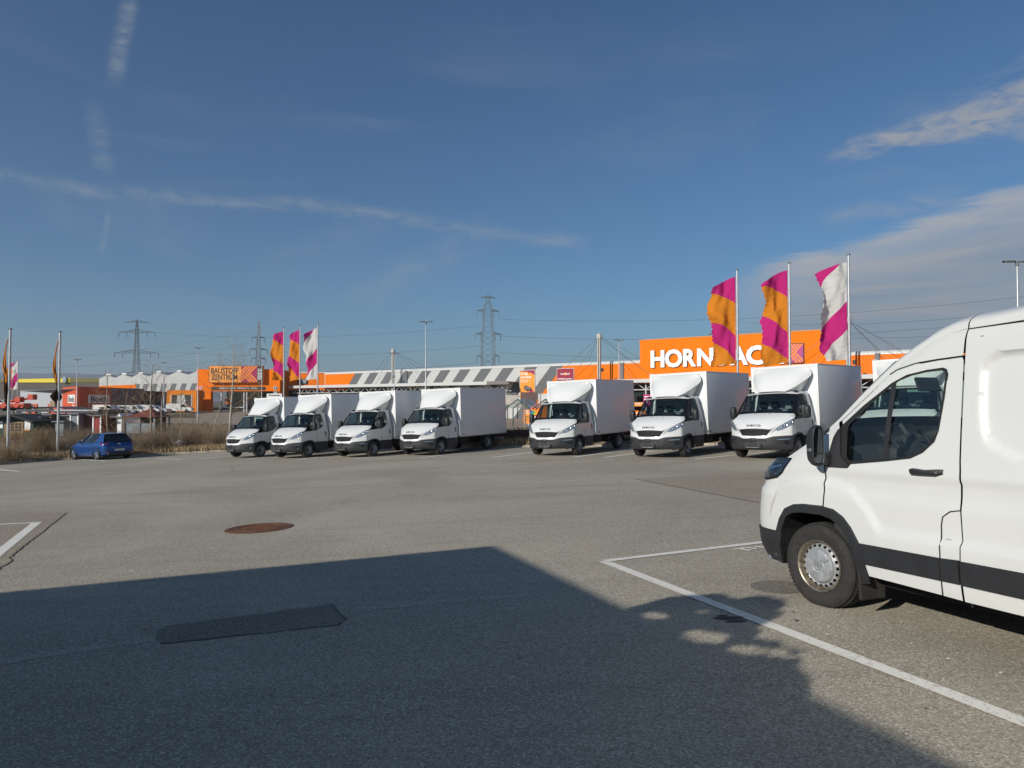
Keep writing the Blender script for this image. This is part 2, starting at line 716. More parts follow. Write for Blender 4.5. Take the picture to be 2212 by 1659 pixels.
# ------------------------------------------------------------ ground
def asphalt(name, base, warm=(1.14, 1.0, 0.78), scale=1.0, patch=0.16):
    m = bpy.data.materials.new(name)
    MATS[name] = m
    m.use_nodes = True
    t_ = m.node_tree
    t_.nodes.clear()
    q = NT(t_)
    co = q.n('ShaderNodeTexCoord').outputs['Object']
    big = q.noise(co, 0.16 * scale, 5, 0.6, 0.6)
    mid = q.noise(q.mapv(co, rot=(0, 0, R(18)), scale=(0.35, 1.5, 1)), 1.1 * scale, 6, 0.65, 0.4)
    streak_ = q.noise(q.mapv(co, rot=(0, 0, R(-8)), scale=(0.05, 0.9, 1)), 1.4, 4, 0.6, 0.2)
    fine_ = q.noise(co, 55, 3, 0.7)
    vor = q.n('ShaderNodeTexVoronoi')
    q.set(vor.inputs['Vector'], co)
    vor.inputs['Scale'].default_value = 95
    stone = q.sep(vor.outputs['Color'])[0]
    col0 = tuple(base * w_ for w_ in warm)
    c_ = q.mix(q.ss(big, 0.3, 0.7), tuple(x * (1 - patch) for x in col0), tuple(x * (1 + patch) for x in col0))
    c_ = q.mix(q.m('MULTIPLY', q.ss(mid, 0.48, 0.72), 0.5), c_, tuple(x * 0.72 for x in col0))
    c_ = q.mix(q.m('MULTIPLY', q.ss(streak_, 0.52, 0.68), 0.38), c_, tuple(x * 0.66 for x in col0))
    c_ = q.mix(q.m('MULTIPLY', q.ss(fine_, 0.4, 0.62), 0.5), c_, tuple(x * 0.6 for x in col0))
    c_ = q.mix(q.m('MULTIPLY', q.ss(stone, 0.70, 0.97), 0.6), c_, tuple(min(.7, x * 1.9) for x in col0))
    c_ = q.mix(q.m('MULTIPLY', q.m('SUBTRACT', 1.0, q.ss(stone, 0.05, 0.28)), 0.6), c_, tuple(x * 0.4 for x in col0))
    b_ = q.n('ShaderNodeBsdfPrincipled')
    q.set(b_.inputs['Base Color'], c_)
    b_.inputs['Roughness'].default_value = 0.9
    b_.inputs['Specular IOR Level'].default_value = 0.25
    bn = q.n('ShaderNodeBump')
    bn.inputs['Strength'].default_value = 0.55
    bn.inputs['Distance'].default_value = 0.006
    q.set(bn.inputs['Height'], q.m('ADD', stone, q.m('MULTIPLY', fine_, 0.8)))
    q.set(b_.inputs['Normal'], bn.outputs[0])
    o = q.n('ShaderNodeOutputMaterial')
    t_.links.new(b_.outputs[0], o.inputs[0])
    return m


ASPH = asphalt('worn_asphalt', 0.385, patch=0.22)
ASPHP = asphalt('patch_asphalt', 0.32, (1.15, 0.99, 0.75), 2.0, 0.1)
ASPHD = asphalt('dark_patch_asphalt', 0.23, (1.08, 0.98, 0.80), 2.0, 0.12)
ASPHR = asphalt('retail_asphalt', 0.30, (1.15, 0.99, 0.76))
TAR = mat('tar_seam', (0.03, 0.029, 0.028), 0.7, var=0.3)

# terrain sheet to the horizon
def terrain_mat():
    m = bpy.data.materials.new('terrain')
    m.use_nodes = True
    t_ = m.node_tree
    t_.nodes.clear()
    q = NT(t_)
    co = q.n('ShaderNodeTexCoord').outputs['Object']
    a_ = q.noise(co, 0.05, 6, 0.6)
    b1 = q.noise(co, 1.6, 6, 0.7)
    c_ = q.mix(q.ss(a_, 0.42, 0.6), (0.19, 0.165, 0.13), (0.13, 0.115, 0.075))
    c_ = q.mix(q.m('MULTIPLY', q.ss(b1, 0.4, 0.7), 0.5), c_, (0.09, 0.075, 0.05))
    b_ = q.n('ShaderNodeBsdfPrincipled', Roughness=0.95)
    q.set(b_.inputs['Base Color'], c_)
    o = q.n('ShaderNodeOutputMaterial')
    t_.links.new(b_.outputs[0], o.inputs[0])
    return m


xs = [-6000, -2500, -1000, -500, -300, -200, -150] + list(range(-120, 121, 5)) + [150, 200, 300, 500, 1000, 2500, 6000]
ys = [-3000, -600, -200, -100, -60, -30, -10, 0, 10, 20, 30] + list(range(36, 181, 4)) + [200, 225, 260, 320, 420, 600, 1000, 2000, 3500, 6500]
mb = MB()
mb.grid([[(x, y, gz(x, y) - 0.03) for x in xs] for y in ys])
structure('ground', mb, terrain_mat(), smooth=60)


def drape(poly, dz_, sp=2.5, mb_=None):
    mb_ = mb_ or MB()
    return panel(mb_, poly, [], sp, lambda x, y: (x, y, gz(x, y) + dz_))


LOT = [(-60, 20), (-32, 33), (-27, 37.6), (-25.6, 40), (-22.3, 41.8), (-20.4, 43), (-17.6, 43.6), (-9, 39.6), (-.2, 35.6), (8, 31.3), (16, 26), (30, 20), (48, 4), (40, -22), (-26, -26), (-60, 0)]
lot = structure('parking_lot', drape(LOT, 0.0, 3.0), ASPH, smooth=60)
# a road and car park in front of the store
structure('retail_road', drape([(-60, 92), (-40, 62), (-22, 52), (-4, 44.5), (14, 37), (30, 29), (60, 26), (90, 60), (60, 90), (20, 107), (-40, 152), (-70, 166), (-76, 140)], 0.0, 5.0), ASPHR, smooth=60)


def gpt(px, py):
    """where the sight line of a photo position meets the car-park plane"""
    d_ = at(px, py, 1.0) - Vector((0, 0, HC))
    t_ = -HC / (d_.z - AX * d_.x - AY * d_.y)
    p_ = d_ * t_
    return Vector((p_.x, p_.y, HC + p_.z))


def paint_mat():
    m = bpy.data.materials.new('road_paint')
    m.use_nodes = True
    t_ = m.node_tree
    t_.nodes.clear()
    q = NT(t_)
    co = q.n('ShaderNodeTexCoord').outputs['Object']
    f_ = q.noise(co, 28, 6, 0.75)
    g_ = q.noise(co, 2.2, 4, 0.6)
    wear = q.ss(q.m('ADD', f_, q.m('MULTIPLY', g_, 0.35)), 0.68, 0.86)
    c_ = q.mix(wear, (0.82, 0.79, 0.70), (0.45, 0.42, 0.36))
    b_ = q.n('ShaderNodeBsdfPrincipled', Roughness=0.8)
    q.set(b_.inputs['Base Color'], c_)
    o = q.n('ShaderNodeOutputMaterial')
    t_.links.new(b_.outputs[0], o.inputs[0])
    return m


PAINT = paint_mat()
FADED = asphalt('faded_paint', 0.43)


def strip(mb_, a_, b_, w, dz_=0.006, jag=0.0):
    a_, b_ = Vector(a_[:2]), Vector(b_[:2])
    d_ = (b_ - a_)
    L_ = d_.length
    d_.normalize()
    nn = Vector((-d_.y, d_.x)) * w / 2
    n_ = max(1, int(L_ / 0.35))
    rows = []
    for i in range(n_ + 1):
        p_ = a_ + d_ * L_ * i / n_
        j1 = 1 + jag * (rnd.random() - .5)
        j2 = 1 + jag * (rnd.random() - .5)
        l_, r_ = p_ + nn * j1, p_ - nn * j2
        rows.append([(l_.x, l_.y, gz(l_.x, l_.y) + dz_), (r_.x, r_.y, gz(r_.x, r_.y) + dz_)])
    mb_.grid(rows)
    return mb_


LINES = [((906, 989.6), (1091, 968.1)), ((1064, 988.5), (1151, 977.3)), ((1239, 988.3), (1368, 969.9)), ((1305, 988.7), (1418.5, 973.8)),
         ((1501, 992), (1592, 983.2)), ((1555, 986), (1687, 975)), ((475, 987.8), (510, 984.3)), ((530, 992.9), (589.5, 985.9)),
         ((645, 992.9), (714, 984)), ((768.6, 991.4), (867, 979.7)), ((337, 990.3), (393, 992.7)), ((437.5, 991.2), (497, 985.7)),
         ((128, 990), (228, 996)), ((-60, 1010), (42, 1018.5))]
for a_, b_ in LINES:
    o = strip(MB(), gpt(*a_), gpt(*b_), 0.20, 0.008, 0.10).build('parking_line', PAINT, lot)
for a_, b_, w in [((1303, 1213), (2330, 1607), 0.115), ((1306, 1212.5), (1700, 1166), 0.115), ((80, 1128.5), (-420, 1530), 0.16), ((83, 1129), (-330, 1150), 0.11)]:
    strip(MB(), gpt(*a_), gpt(*b_), w, 0.007, 0.06).build('parking_line', PAINT, lot)
# remnants of painted letters beside the van's front corner
mb = MB()
for a_, b_, w in [((1584, 1188), (1610, 1183.5), 0.05), ((1600, 1187), (1622, 1190), 0.07), ((1612, 1183.5), (1636, 1186.5), 0.06), ((1630, 1181.5), (1660, 1184), 0.07)]:
    strip(mb, gpt(*a_), gpt(*b_), w, 0.0075, 0.3)
mb.build('painted_letter_remnant', PAINT, lot)
for a_, b_, w in [((-10, 1432), (340, 1378), 0.16), ((760, 1318), (1140, 1284), 0.13)]:
    strip(MB(), gpt(*a_), gpt(*b_), w, 0.002, 0.3).build('faded_line', FADED, lot)


def patch(name, pix, m, dz_=0.004, seam=None):
    poly = [tuple(gpt(*p_)[:2]) for p_ in pix]
    poly = resample(poly, 0.4)
    poly = [(x + rnd.uniform(-.02, .02), y + rnd.uniform(-.02, .02)) for x, y in resample(poly, .15)]
    o = drape(poly, dz_, 1.0).build(name, m, lot, smooth=60)
    if seam:
        s_ = MB()
        inner = offset_poly(poly, seam)
        ring(s_, poly, inner, lambda x, y: (x, y, gz(x, y) + dz_ + 0.004))
        s_.build('tar_seam', TAR, lot)
    return o


patch('repair_patch', [(340, 1362), (360, 1352), (718, 1306), (732, 1318), (748, 1338), (735, 1350), (352, 1392), (337, 1380)], ASPHD, 0.004)
patch('repair_patch', [(145, 1108), (-400, 1128), (-500, 1420), (-140, 1330), (5, 1226), (28, 1213), (22, 1205)], ASPHP, 0.004, 0.012)
patch('repair_patch', [(1370, 1035), (1660, 1021), (2100, 1012), (2150, 1130), (1640, 1087)], ASPHP, 0.004, 0.012)
# hairline joints and cracks
mb = MB()
for pix in [[(0, 1108), (140, 1107), (300, 1100), (430, 1090)], [(60, 1046), (300, 1040), (700, 1046)], [(700, 1016), (1000, 1024), (1300, 1017)], [(500, 1005), (505, 1018), (380, 1030), (240, 1040)], [(345, 1391), (420, 1383), (560, 1370)], [(600, 1322), (716, 1306), (748, 1338), (735, 1350), (640, 1361)]]:
    pts_ = [tuple(gpt(*p_)[:2]) for p_ in pix]
    pts_ = resample(pts_, 0.3, False) + [pts_[-1]]
    pts_ = [(x + rnd.uniform(-.02, .02), y + rnd.uniform(-.02, .02)) for x, y in pts_]
    for i in range(len(pts_) - 1):
        strip(mb, pts_[i], pts_[i + 1], rnd.uniform(.006, .013), 0.0055)
mb.build('asphalt_crack', TAR, lot)

# rust-brown manhole cover
RUST = mat('rusty_iron', (0.16, 0.072, 0.035), 0.8, metal=0.2, var=0.35, vscale=9, bump=0.4, bscale=90)
RUSTD = mat('rusty_iron_dark', (0.05, 0.028, 0.018), 0.9)
mc = gpt(560, 1141)
mh = thing('manhole_cover', 'round rust brown cast iron manhole cover in the sunlit asphalt', 'manhole cover', frame(mc.x, mc.y, 1, 0))
MB().lathe([(0.535, -.01), (0.535, .008), (0.50, .012), (0.455, .012), (0.452, .004)], 56).build('frame', RUST, mh, smooth=30)
MB().lathe([(0.452, .003), (0.44, .003), (0.438, .011), (0.405, .011), (0.402, .006), (0.37, .006), (0.368, .012), (0.33, .012), (0.328, .006), (0.0, .006)], 56).build('lid', RUST, mh, smooth=30)
mb = MB()
for i in range(-9, 10):
    for j in range(-9, 10):
        x, y = i * .034 + (j % 2) * .017, j * .034
        if math.hypot(x, y) < .31:
            mb.box(x - .011, x + .011, y - .008, y + .008, .006, .012)
o = mb.build('raised_studs', RUST, mh)
o['kind'] = 'stuff'
# dark oval patch by the van's wheel and an oil stain
pc = gpt(1680, 1268)
o = MB().lathe([(0.25, .0045), (0.2, .0048), (0.0, .005)], 30).build('round_asphalt_patch', ASPHD, lot, M=frame(pc.x, pc.y, 1, 0))
OIL = mat('oil_stain', (0.03, 0.028, 0.026), 0.6, var=0.4, vscale=20)
mb = MB()
for px, py, a_, b_ in [(1573, 1336, .14, .035), (1590, 1343, .10, .03), (1562, 1331, .05, .02), (1720, 1342, .02, .02)]:
    c_ = gpt(px, py)
    poly = [(c_.x + a_ * math.cos(t_) * rnd.uniform(.8, 1.1), c_.y + b_ * math.sin(t_) * rnd.uniform(.8, 1.1)) for t_ in [i * PI / 8 for i in range(16)]]
    drape(poly, 0.0085, 0.05, mb)
mb.build('oil_stain', OIL, lot)

# ------------------------------------------------------------ the building and tree behind the camera that shade the foreground
WALLM = mat('render_wall', (0.55, 0.53, 0.49), 0.9, var=0.06, vscale=1.0)
sc = gpt(1068, 1179)
Hh = 4.2
tt = Hh / math.tan(SUN_EL)
hs = Vector((SDIR.x, SDIR.y)).normalized()
cr = Vector((sc.x, sc.y)) + hs * tt
ztop = sc.z + Hh
def roof_pt(px, py):
    g_ = gpt(px, py)
    return (g_ + SDIR * ((ztop - g_.z) / SDIR.z)).to_2d()


cr = roof_pt(1068, 1179)
e1 = (roof_pt(0, 1280) - cr).normalized()
e2 = (roof_pt(2085, 1659) - cr).normalized()
poly = [cr, cr + e1 * 14, cr + e1 * 14 + e2 * 16, cr + e2 * 16]
ob = thing('office_building', 'flat roofed pale office building beside the camera shading the car park', 'building', Matrix.Translation((cr.x, cr.y, gz(cr.x, cr.y) - .3)))
rel = [(p_ - cr) for p_ in poly]
cen = sum(rel, Vector((0, 0))) / 4
zt_ = ztop - (gz(cr.x, cr.y) - .3)
MB().prism([tuple(cen + (p_ - cen) * .985) for p_ in rel], -.8, zt_ - .3, 'z').build('wall', WALLM, ob)
MB().prism([tuple(p_) for p_ in rel], zt_ - .296, zt_, 'z').build('roof', mat('roof_trim', (0.2, 0.2, 0.21), .6), ob)
for i in range(3):
    o_ = rel[0] + e2 * (3 + i * 4.2) - e1 * (.02 - .14)
    M_ = basis((o_.x, o_.y, 1.4), (e2.x, e2.y, 0), (0, 0, 1), (-e1.x, -e1.y, 0))
    w_ = MB().box(-.9, .9, 0, 1.3, -.02, .05).build('window', SEAL, ob, M=M_)
    MB().box(-.82, .82, .08, 1.22, .055, .06).build('pane', GLASS, w_)


SPOTS_G = [(gpt(1415, 1330), .10), (gpt(1520, 1374), .13), (gpt(1608, 1404), .09), (gpt(1680, 1411), .08), (gpt(1515, 1322), .06)]


def leaf_crown(mb_, centre, rad, n, size, seed=1, squash=1.0, org=None):
    r_ = random.Random(seed)
    for i in range(n):
        while True:
            d_ = Vector((r_.uniform(-1, 1), r_.uniform(-1, 1), r_.uniform(-1, 1)))
            if 0.2 < d_.length < 1:
                break
        p_ = Vector(centre) + Vector((d_.x * rad, d_.y * rad, d_.z * rad * squash))
        if noise.noise(p_ * 3.0) < -0.5:
            continue
        if org is not None:      # leaves left out so sun flecks land at set spots on the asphalt
            w_ = p_ + org
            g_ = w_ - SDIR * ((w_.z - gz(w_.x, w_.y)) / SDIR.z)
            g_ = w_ - SDIR * ((w_.z - gz(g_.x, g_.y)) / SDIR.z)
            if any((g_ - c_).length < q_ * 1.5 for c_, q_ in SPOTS_G):
                continue
        a_ = Vector((r_.uniform(-1, 1), r_.uniform(-1, 1), r_.uniform(-1, 1))).normalized() * size * r_.uniform(.6, 1.2)
        b_ = a_.cross(Vector((r_.uniform(-1, 1), r_.uniform(-1, 1), r_.uniform(-1, 1)))).normalized() * size * .5
        mb_.add([p_ - a_, p_ - b_, p_ + a_, p_ + b_], [(0, 1, 2, 3)])
    return mb_


LEAF = mat('evergreen_leaf', (0.05, 0.085, 0.03), 0.6, var=0.3)
BARK = mat('bark', (0.10, 0.075, 0.055), 0.9, var=0.3, bump=0.4, bscale=20)
tp = Vector((1.46, 5.42)) + hs * (2.5 / math.tan(SUN_EL))
tb = thing('evergreen_tree', 'small evergreen tree standing beside the office building', 'tree', Matrix.Translation((tp.x, tp.y, gz(tp.x, tp.y))))
MB().tube([(0, 0, -.1), (.03, 0, 1.0), (0, .03, 2.4)], [.06, .05, .03], 8).build('trunk', BARK, tb, smooth=50)
mb = MB()
for i, (cx, cy, cz, rr) in enumerate([(0, 0, 2.4, .42), (-.2, .42, 2.62, .36), (.28, -.42, 2.3, .40), (-.1, .72, 2.5, .28), (0, .1, 2.85, .28), (.35, -.75, 2.35, .26)]):
    leaf_crown(mb, (cx, cy, cz), rr, 2300, .055, i + 3, 1.0, tb.matrix_world.translation.copy())
o = mb.build('crown', LEAF, tb)
o['kind'] = 'stuff'

# grit and leaf scraps scattered over the asphalt
r_ = random.Random(77)
for m_, n_, sz in ((mat('grit_pale', (.5, .46, .38), .8), 160, .007), (mat('leaf_scrap', (.20, .14, .08), .8), 45, .008)):
    mb = MB()
    for i in range(n_):
        g_ = gpt(r_.uniform(-50, 2250), 1659 - (r_.random() ** .6) * 560)
        a_ = r_.uniform(0, 6.28)
        s_ = sz * r_.uniform(.5, 1.6)
        v_ = [Vector((math.cos(a_ + q_ * 1.57) * s_ * (1 if q_ % 2 else 1.7), math.sin(a_ + q_ * 1.57) * s_ * (1 if q_ % 2 else 1.7), 0)) for q_ in range(4)]
        c_ = Vector((g_.x, g_.y, gz(g_.x, g_.y) + .009))
        mb.add([c_ + q_ for q_ in v_] + [c_ + Vector((0, 0, s_ * .8))], [(0, 1, 4), (1, 2, 4), (2, 3, 4), (3, 0, 4)])
    o = mb.build('scattered_grit', m_)
    tag(o, 'fine grit and leaf scraps scattered on the asphalt', 'grit', kind='stuff')

# ------------------------------------------------------------ wheels
def steel_wheel(parent, x, y, z, rad, style='truck', steer=0.0, side=1, width=0.225):
    """wheel hub at x,y,z; outer face towards side*y"""
    w = bpy.data.objects.new('wheel', None)
    COL.objects.link(w)
    w.parent = parent
    w.matrix_local = Matrix.Translation((x, y, z)) @ Matrix.Rotation(steer, 4, 'Z') @ Matrix.Rotation(0 if side > 0 else PI, 4, 'Z')
    big = style == 'van'
    rb = rad * 0.635
    hw = width / 2
    # outer face at local y = 0, wheel extends to -width
    prof = [(rb - .012, -.012), (rb, -.004), (rb + .012, .0), (rad * .80, .012), (rad * .90, .008), (rad * .955, -.008), (rad * .985, -.028), (rad, -.055),
            (rad, -width + .055), (rad * .985, -width + .028), (rad * .95, -width + .005), (rad * .8, -width), (rb, -width), (rb - .012, -width + .01)]
    n_ = 64 if big else 32
    ty = MB().lathe(prof, n_, 'y').build('tyre', RUBBER, w, smooth=40)
    if big:
        mb_ = MB()
        for i in range(66):
            th = 2 * PI * i / 66
            for r_ in range(5):
                yy = -.028 - (width - .056) * r_ / 4
                sk = (r_ % 2) * PI / 66 + (r_ - 2) * .01
                M_ = Matrix.Rotation(-(th + sk), 4, 'Y') @ Matrix.Translation((rad - (.012 if r_ in (0, 4) else .002), yy, 0))
                mb_.box(-.006, .010 if r_ not in (0, 4) else .008, -.018, .018, -.0115, .0115, M_)
        t_ = mb_.build('tread', RUBBER, ty)
        t_['kind'] = 'stuff'
    rm = bpy.data.objects.new('rim', None) if False else None
    flange = [(rb - .016, -.012), (rb - .004, -.001), (rb - .008, .006), (rb - .016, .003), (rb - .024, -.012), (rb - .032, -.05), (rb - .038, -.10)]
    ringm = RIMRUST if big else STEEL
    rim = MB().lathe(flange, n_, 'y').build('rim', ringm, w, smooth=50)
    # dished disc with hand holes
    r0 = rb - .030
    nh = 20 if big else 10
    hr = .0145 if big else .026
    hc = r0 - (.026 if big else .036)

    def dish(u_, v_):
        r_ = math.hypot(u_, v_)
        if big:
            yy = interp(r_, [0, .125, .14, .165, r0 - .015, r0], [-.035, -.035, -.030, -.018, -.030, -.06])
        else:
            yy = interp(r_, [0, .08, .105, .135, .16, r0 - .01, r0], [-.075, -.075, -.068, -.028, -.022, -.035, -.06])
        return (u_, yy, v_)
    circ = lambda cx, cy, rx, ry, n2, rot=0: [(cx + rx * math.cos(t_) * math.cos(rot) - ry * math.sin(t_) * math.sin(rot), cy + rx * math.cos(t_) * math.sin(rot) + ry * math.sin(t_) * math.cos(rot)) for t_ in [2 * PI * i / n2 for i in range(n2)]]
    holes = []
    for i in range(nh):
        th = 2 * PI * i / nh
        holes.append(circ(hc * math.cos(th), hc * math.sin(th), hr * (.8 if big else .75), hr * (1.0 if big else 1.15), 10, th))
    d_ = panel(MB(), circ(0, 0, r0, r0, 48), holes, .018 if big else .03, dish, False, .02).build('wheel_disc', SILVERW if big else STEEL, w, smooth=50)
    MB().lathe([(rb - .02, -.13), (0, -.13)], 24, 'y').build('brake_shade', DARKM, w)
    if big:
        cap = MB().lathe([(.146, -.034), (.144, -.012), (.136, .0), (.12, .005), (.062, .008), (.056, .014), (.05, .012), (.046, .006), (.0, .008)], 48, 'y').build('hub_cap', SILVERW, w, smooth=35)
        for i in range(6):
            th = 2 * PI * i / 6 + .3
            a_ = Vector((math.cos(th), 0, math.sin(th)))
            b_ = Vector((-math.sin(th), 0, math.cos(th)))
            o_ = [a_ * .058 - b_ * .016, a_ * .128 - b_ * .026, a_ * .128 + b_ * .026, a_ * .058 + b_ * .016]
            m_ = MB()
            vs = [p_ + Vector((0, .008, 0)) for p_ in o_] + [p_ * .96 + Vector((0, .016 - .004 * (j % 2), 0)) for j, p_ in enumerate(o_)]
            m_.add(vs, [(4, 5, 6, 7), (0, 1, 5, 4), (1, 2, 6, 5), (2, 3, 7, 6), (3, 0, 4, 7)])
            m_.build('star_arm', SILVERW, cap)
        # emblem: ring with two strokes
        MB().lathe([(.034, .009), (.033, .013), (.030, .013), (.029, .009)], 28, 'y').build('emblem', CHROME, cap, smooth=40)
        text('emblem_stroke', '8', .045, CHROME, cap, basis((0, .011, 0), (-1, 0, 0), (0, 0, 1), (0, 1, 0)), .001)
    else:
        MB().lathe([(.085, -.075), (.083, -.05), (.07, -.04), (.0, -.036)], 24, 'y').build('hub', BLACKP, w, smooth=40)
    return w


RIMRUST = mat('rusty_rim_ring', (0.36, 0.31, 0.24), 0.4, metal=0.75, var=0.45, vscale=24)
SILVERW = mat('silver_wheel_paint', (0.50, 0.51, 0.52), 0.38, metal=0.55, var=0.12, vscale=18)

# ------------------------------------------------------------ the white van in the foreground
vo = Vector((3.55614, 6.41114, -0.0097))
vf = Vector((-0.341653, 0.939246, -0.033005))
vn = Vector((-0.939758, -0.341839, 0.0))
vu = vf.cross(vn)
van = thing('delivery_van', 'white high roof panel van with black lower trim parked in the near right stall', 'van', basis(vo, vf, vn, vu))
VZ = [.28, .36, .46, .60, .72, .9, 1.1, 1.17, 1.25, 1.5, 1.95, 2.19, 2.30]
VY = [.98, 1.0, 1.015, 1.022, 1.022, 1.018, 1.018, 1.015, 1.0, .972, .915, .88, .85]
# smooth table of the side section
VT = []
for i in range(0, 221):
    z = .2 + i * .01
    VT.append(sum(interp(z + d_ * .012, VZ, VY) for d_ in (-2, -1, 0, 1, 2)) / 5)
FLARE = [(.62, .90), (.514, .994), (.323, 1.046), (.1, 1.07), (-.095, 1.072), (-.357, 1.029), (-.536, .884), (-.649, .73), (-6, .727), (-6, 0), (.62, 0)]
NOSEX = .50


def nose_len(z):
    return interp(z, [.28, .33, .42, .57, .66, .80, .95, 1.05, 1.14, 1.22, 1.30], [.38, .48, .56, .58, .585, .57, .54, .49, .40, .25, .02])


def sdist(p, poly):
    """signed distance to polygon, + inside"""
    best = 9
    n = len(poly)
    for i in range(n):
        ax, ay = poly[i]
        bx, by = poly[(i + 1) % n]
        t_ = ((p[0] - ax) * (bx - ax) + (p[1] - ay) * (by - ay)) / ((bx - ax) ** 2 + (by - ay) ** 2)
        t_ = max(0, min(1, t_))
        best = min(best, math.hypot(p[0] - ax - t_ * (bx - ax), p[1] - ay - t_ * (by - ay)))
    return best if inside(p, poly) else -best


RAIL = [(.50, 1.17), (.35, 1.25), (.19, 1.33), (.06, 1.40), (-.08, 1.475), (-.20, 1.56), (-.42, 1.745), (-.68, 1.945), (-.86, 2.055), (-1.05, 2.155), (-1.17, 2.195), (-1.30, 2.215), (-1.9, 2.225), (-5, 2.225)]


def rail_z(x):
    return interp(-x, [-p_[0] for p_ in RAIL], [p_[1] for p_ in RAIL])


def vy(x, z):
    i = max(0, min(219, int((z - .2) / .01)))
    f_ = max(0, min(1, (z - .2) / .01 - i))
    y = VT[i] * (1 - f_) + VT[i + 1] * f_
    # raised wheel-arch flare and lower step, belt crease
    y += .026 * (sstep(-.022, .02, sdist((x, z), FLARE)) - 1)
    y -= .014 * sstep(1.165, 1.12, z) * sstep(.92, 1.06, z) * sstep(.1, -.3, x)
    # shoulder rolls in towards the bonnet and roof rails
    dzr = rail_z(x) - z
    if dzr < .10:
        y -= .02 * (1 - max(0, dzr) / .10) ** 2
    if x > NOSEX - .35:
        y -= .035 * sstep(NOSEX - .35, NOSEX + .25, x)
    if x > NOSEX:
        t_ = min(1, (x - NOSEX) / max(.02, nose_len(z)))
        y *= max(0.0, 1 - t_ ** 2.9) ** (1 / 2.9)
    return y


def vs_(off=0.0, side=1):
    return lambda x, z: (x, side * (vy(x, z) + off), z)


ARCH_O = [(.545, .30), (.535, .45), (.508, .575), (.45, .70), (.37, .796), (.264, .84), (.135, .857), (-.084, .860), (-.208, .846), (-.311, .796), (-.388, .722), (-.458, .619), (-.503, .485), (-.522, .36), (-.525, .30)]
ARCH_I = [(.462, .28), (.46, .424), (.42, .60), (.352, .717), (.265, .764), (.136, .781), (-.083, .785), (-.191, .763), (-.286, .714), (-.353, .639), (-.409, .504), (-.43, .37), (-.435, .28)]
WIN_O = [(-.225, 1.50), (-.262, 1.545), (-.47, 1.70), (-.725, 1.865), (-.855, 1.919), (-1.023, 1.944), (-1.156, 1.951), (-1.184, 1.937), (-1.196, 1.90), (-1.181, 1.76), (-1.143, 1.50), (-1.112, 1.419), (-1.022, 1.339), (-.92, 1.293), (-.70, 1.262), (-.367, 1.224), (-.343, 1.194), (-.17, 1.19), (-.10, 1.192), (-.14, 1.30), (-.185, 1.44)]
GL = [(-.322, 1.285), (-.318, 1.50), (-.335, 1.545), (-.53, 1.70), (-.719, 1.836), (-.80, 1.878), (-.90, 1.908), (-1.02, 1.925), (-1.145, 1.930), (-1.170, 1.915), (-1.176, 1.885), (-1.135, 1.496), (-1.092, 1.425), (-.99, 1.342), (-.884, 1.303), (-.70, 1.282), (-.38, 1.249), (-.335, 1.262)]
DSEAM = [(-.085, 1.19), (-.11, 1.0), (-.092, .86)]
GAP = .006
BX = -1.312
fl = True
BUMPTOP = .572


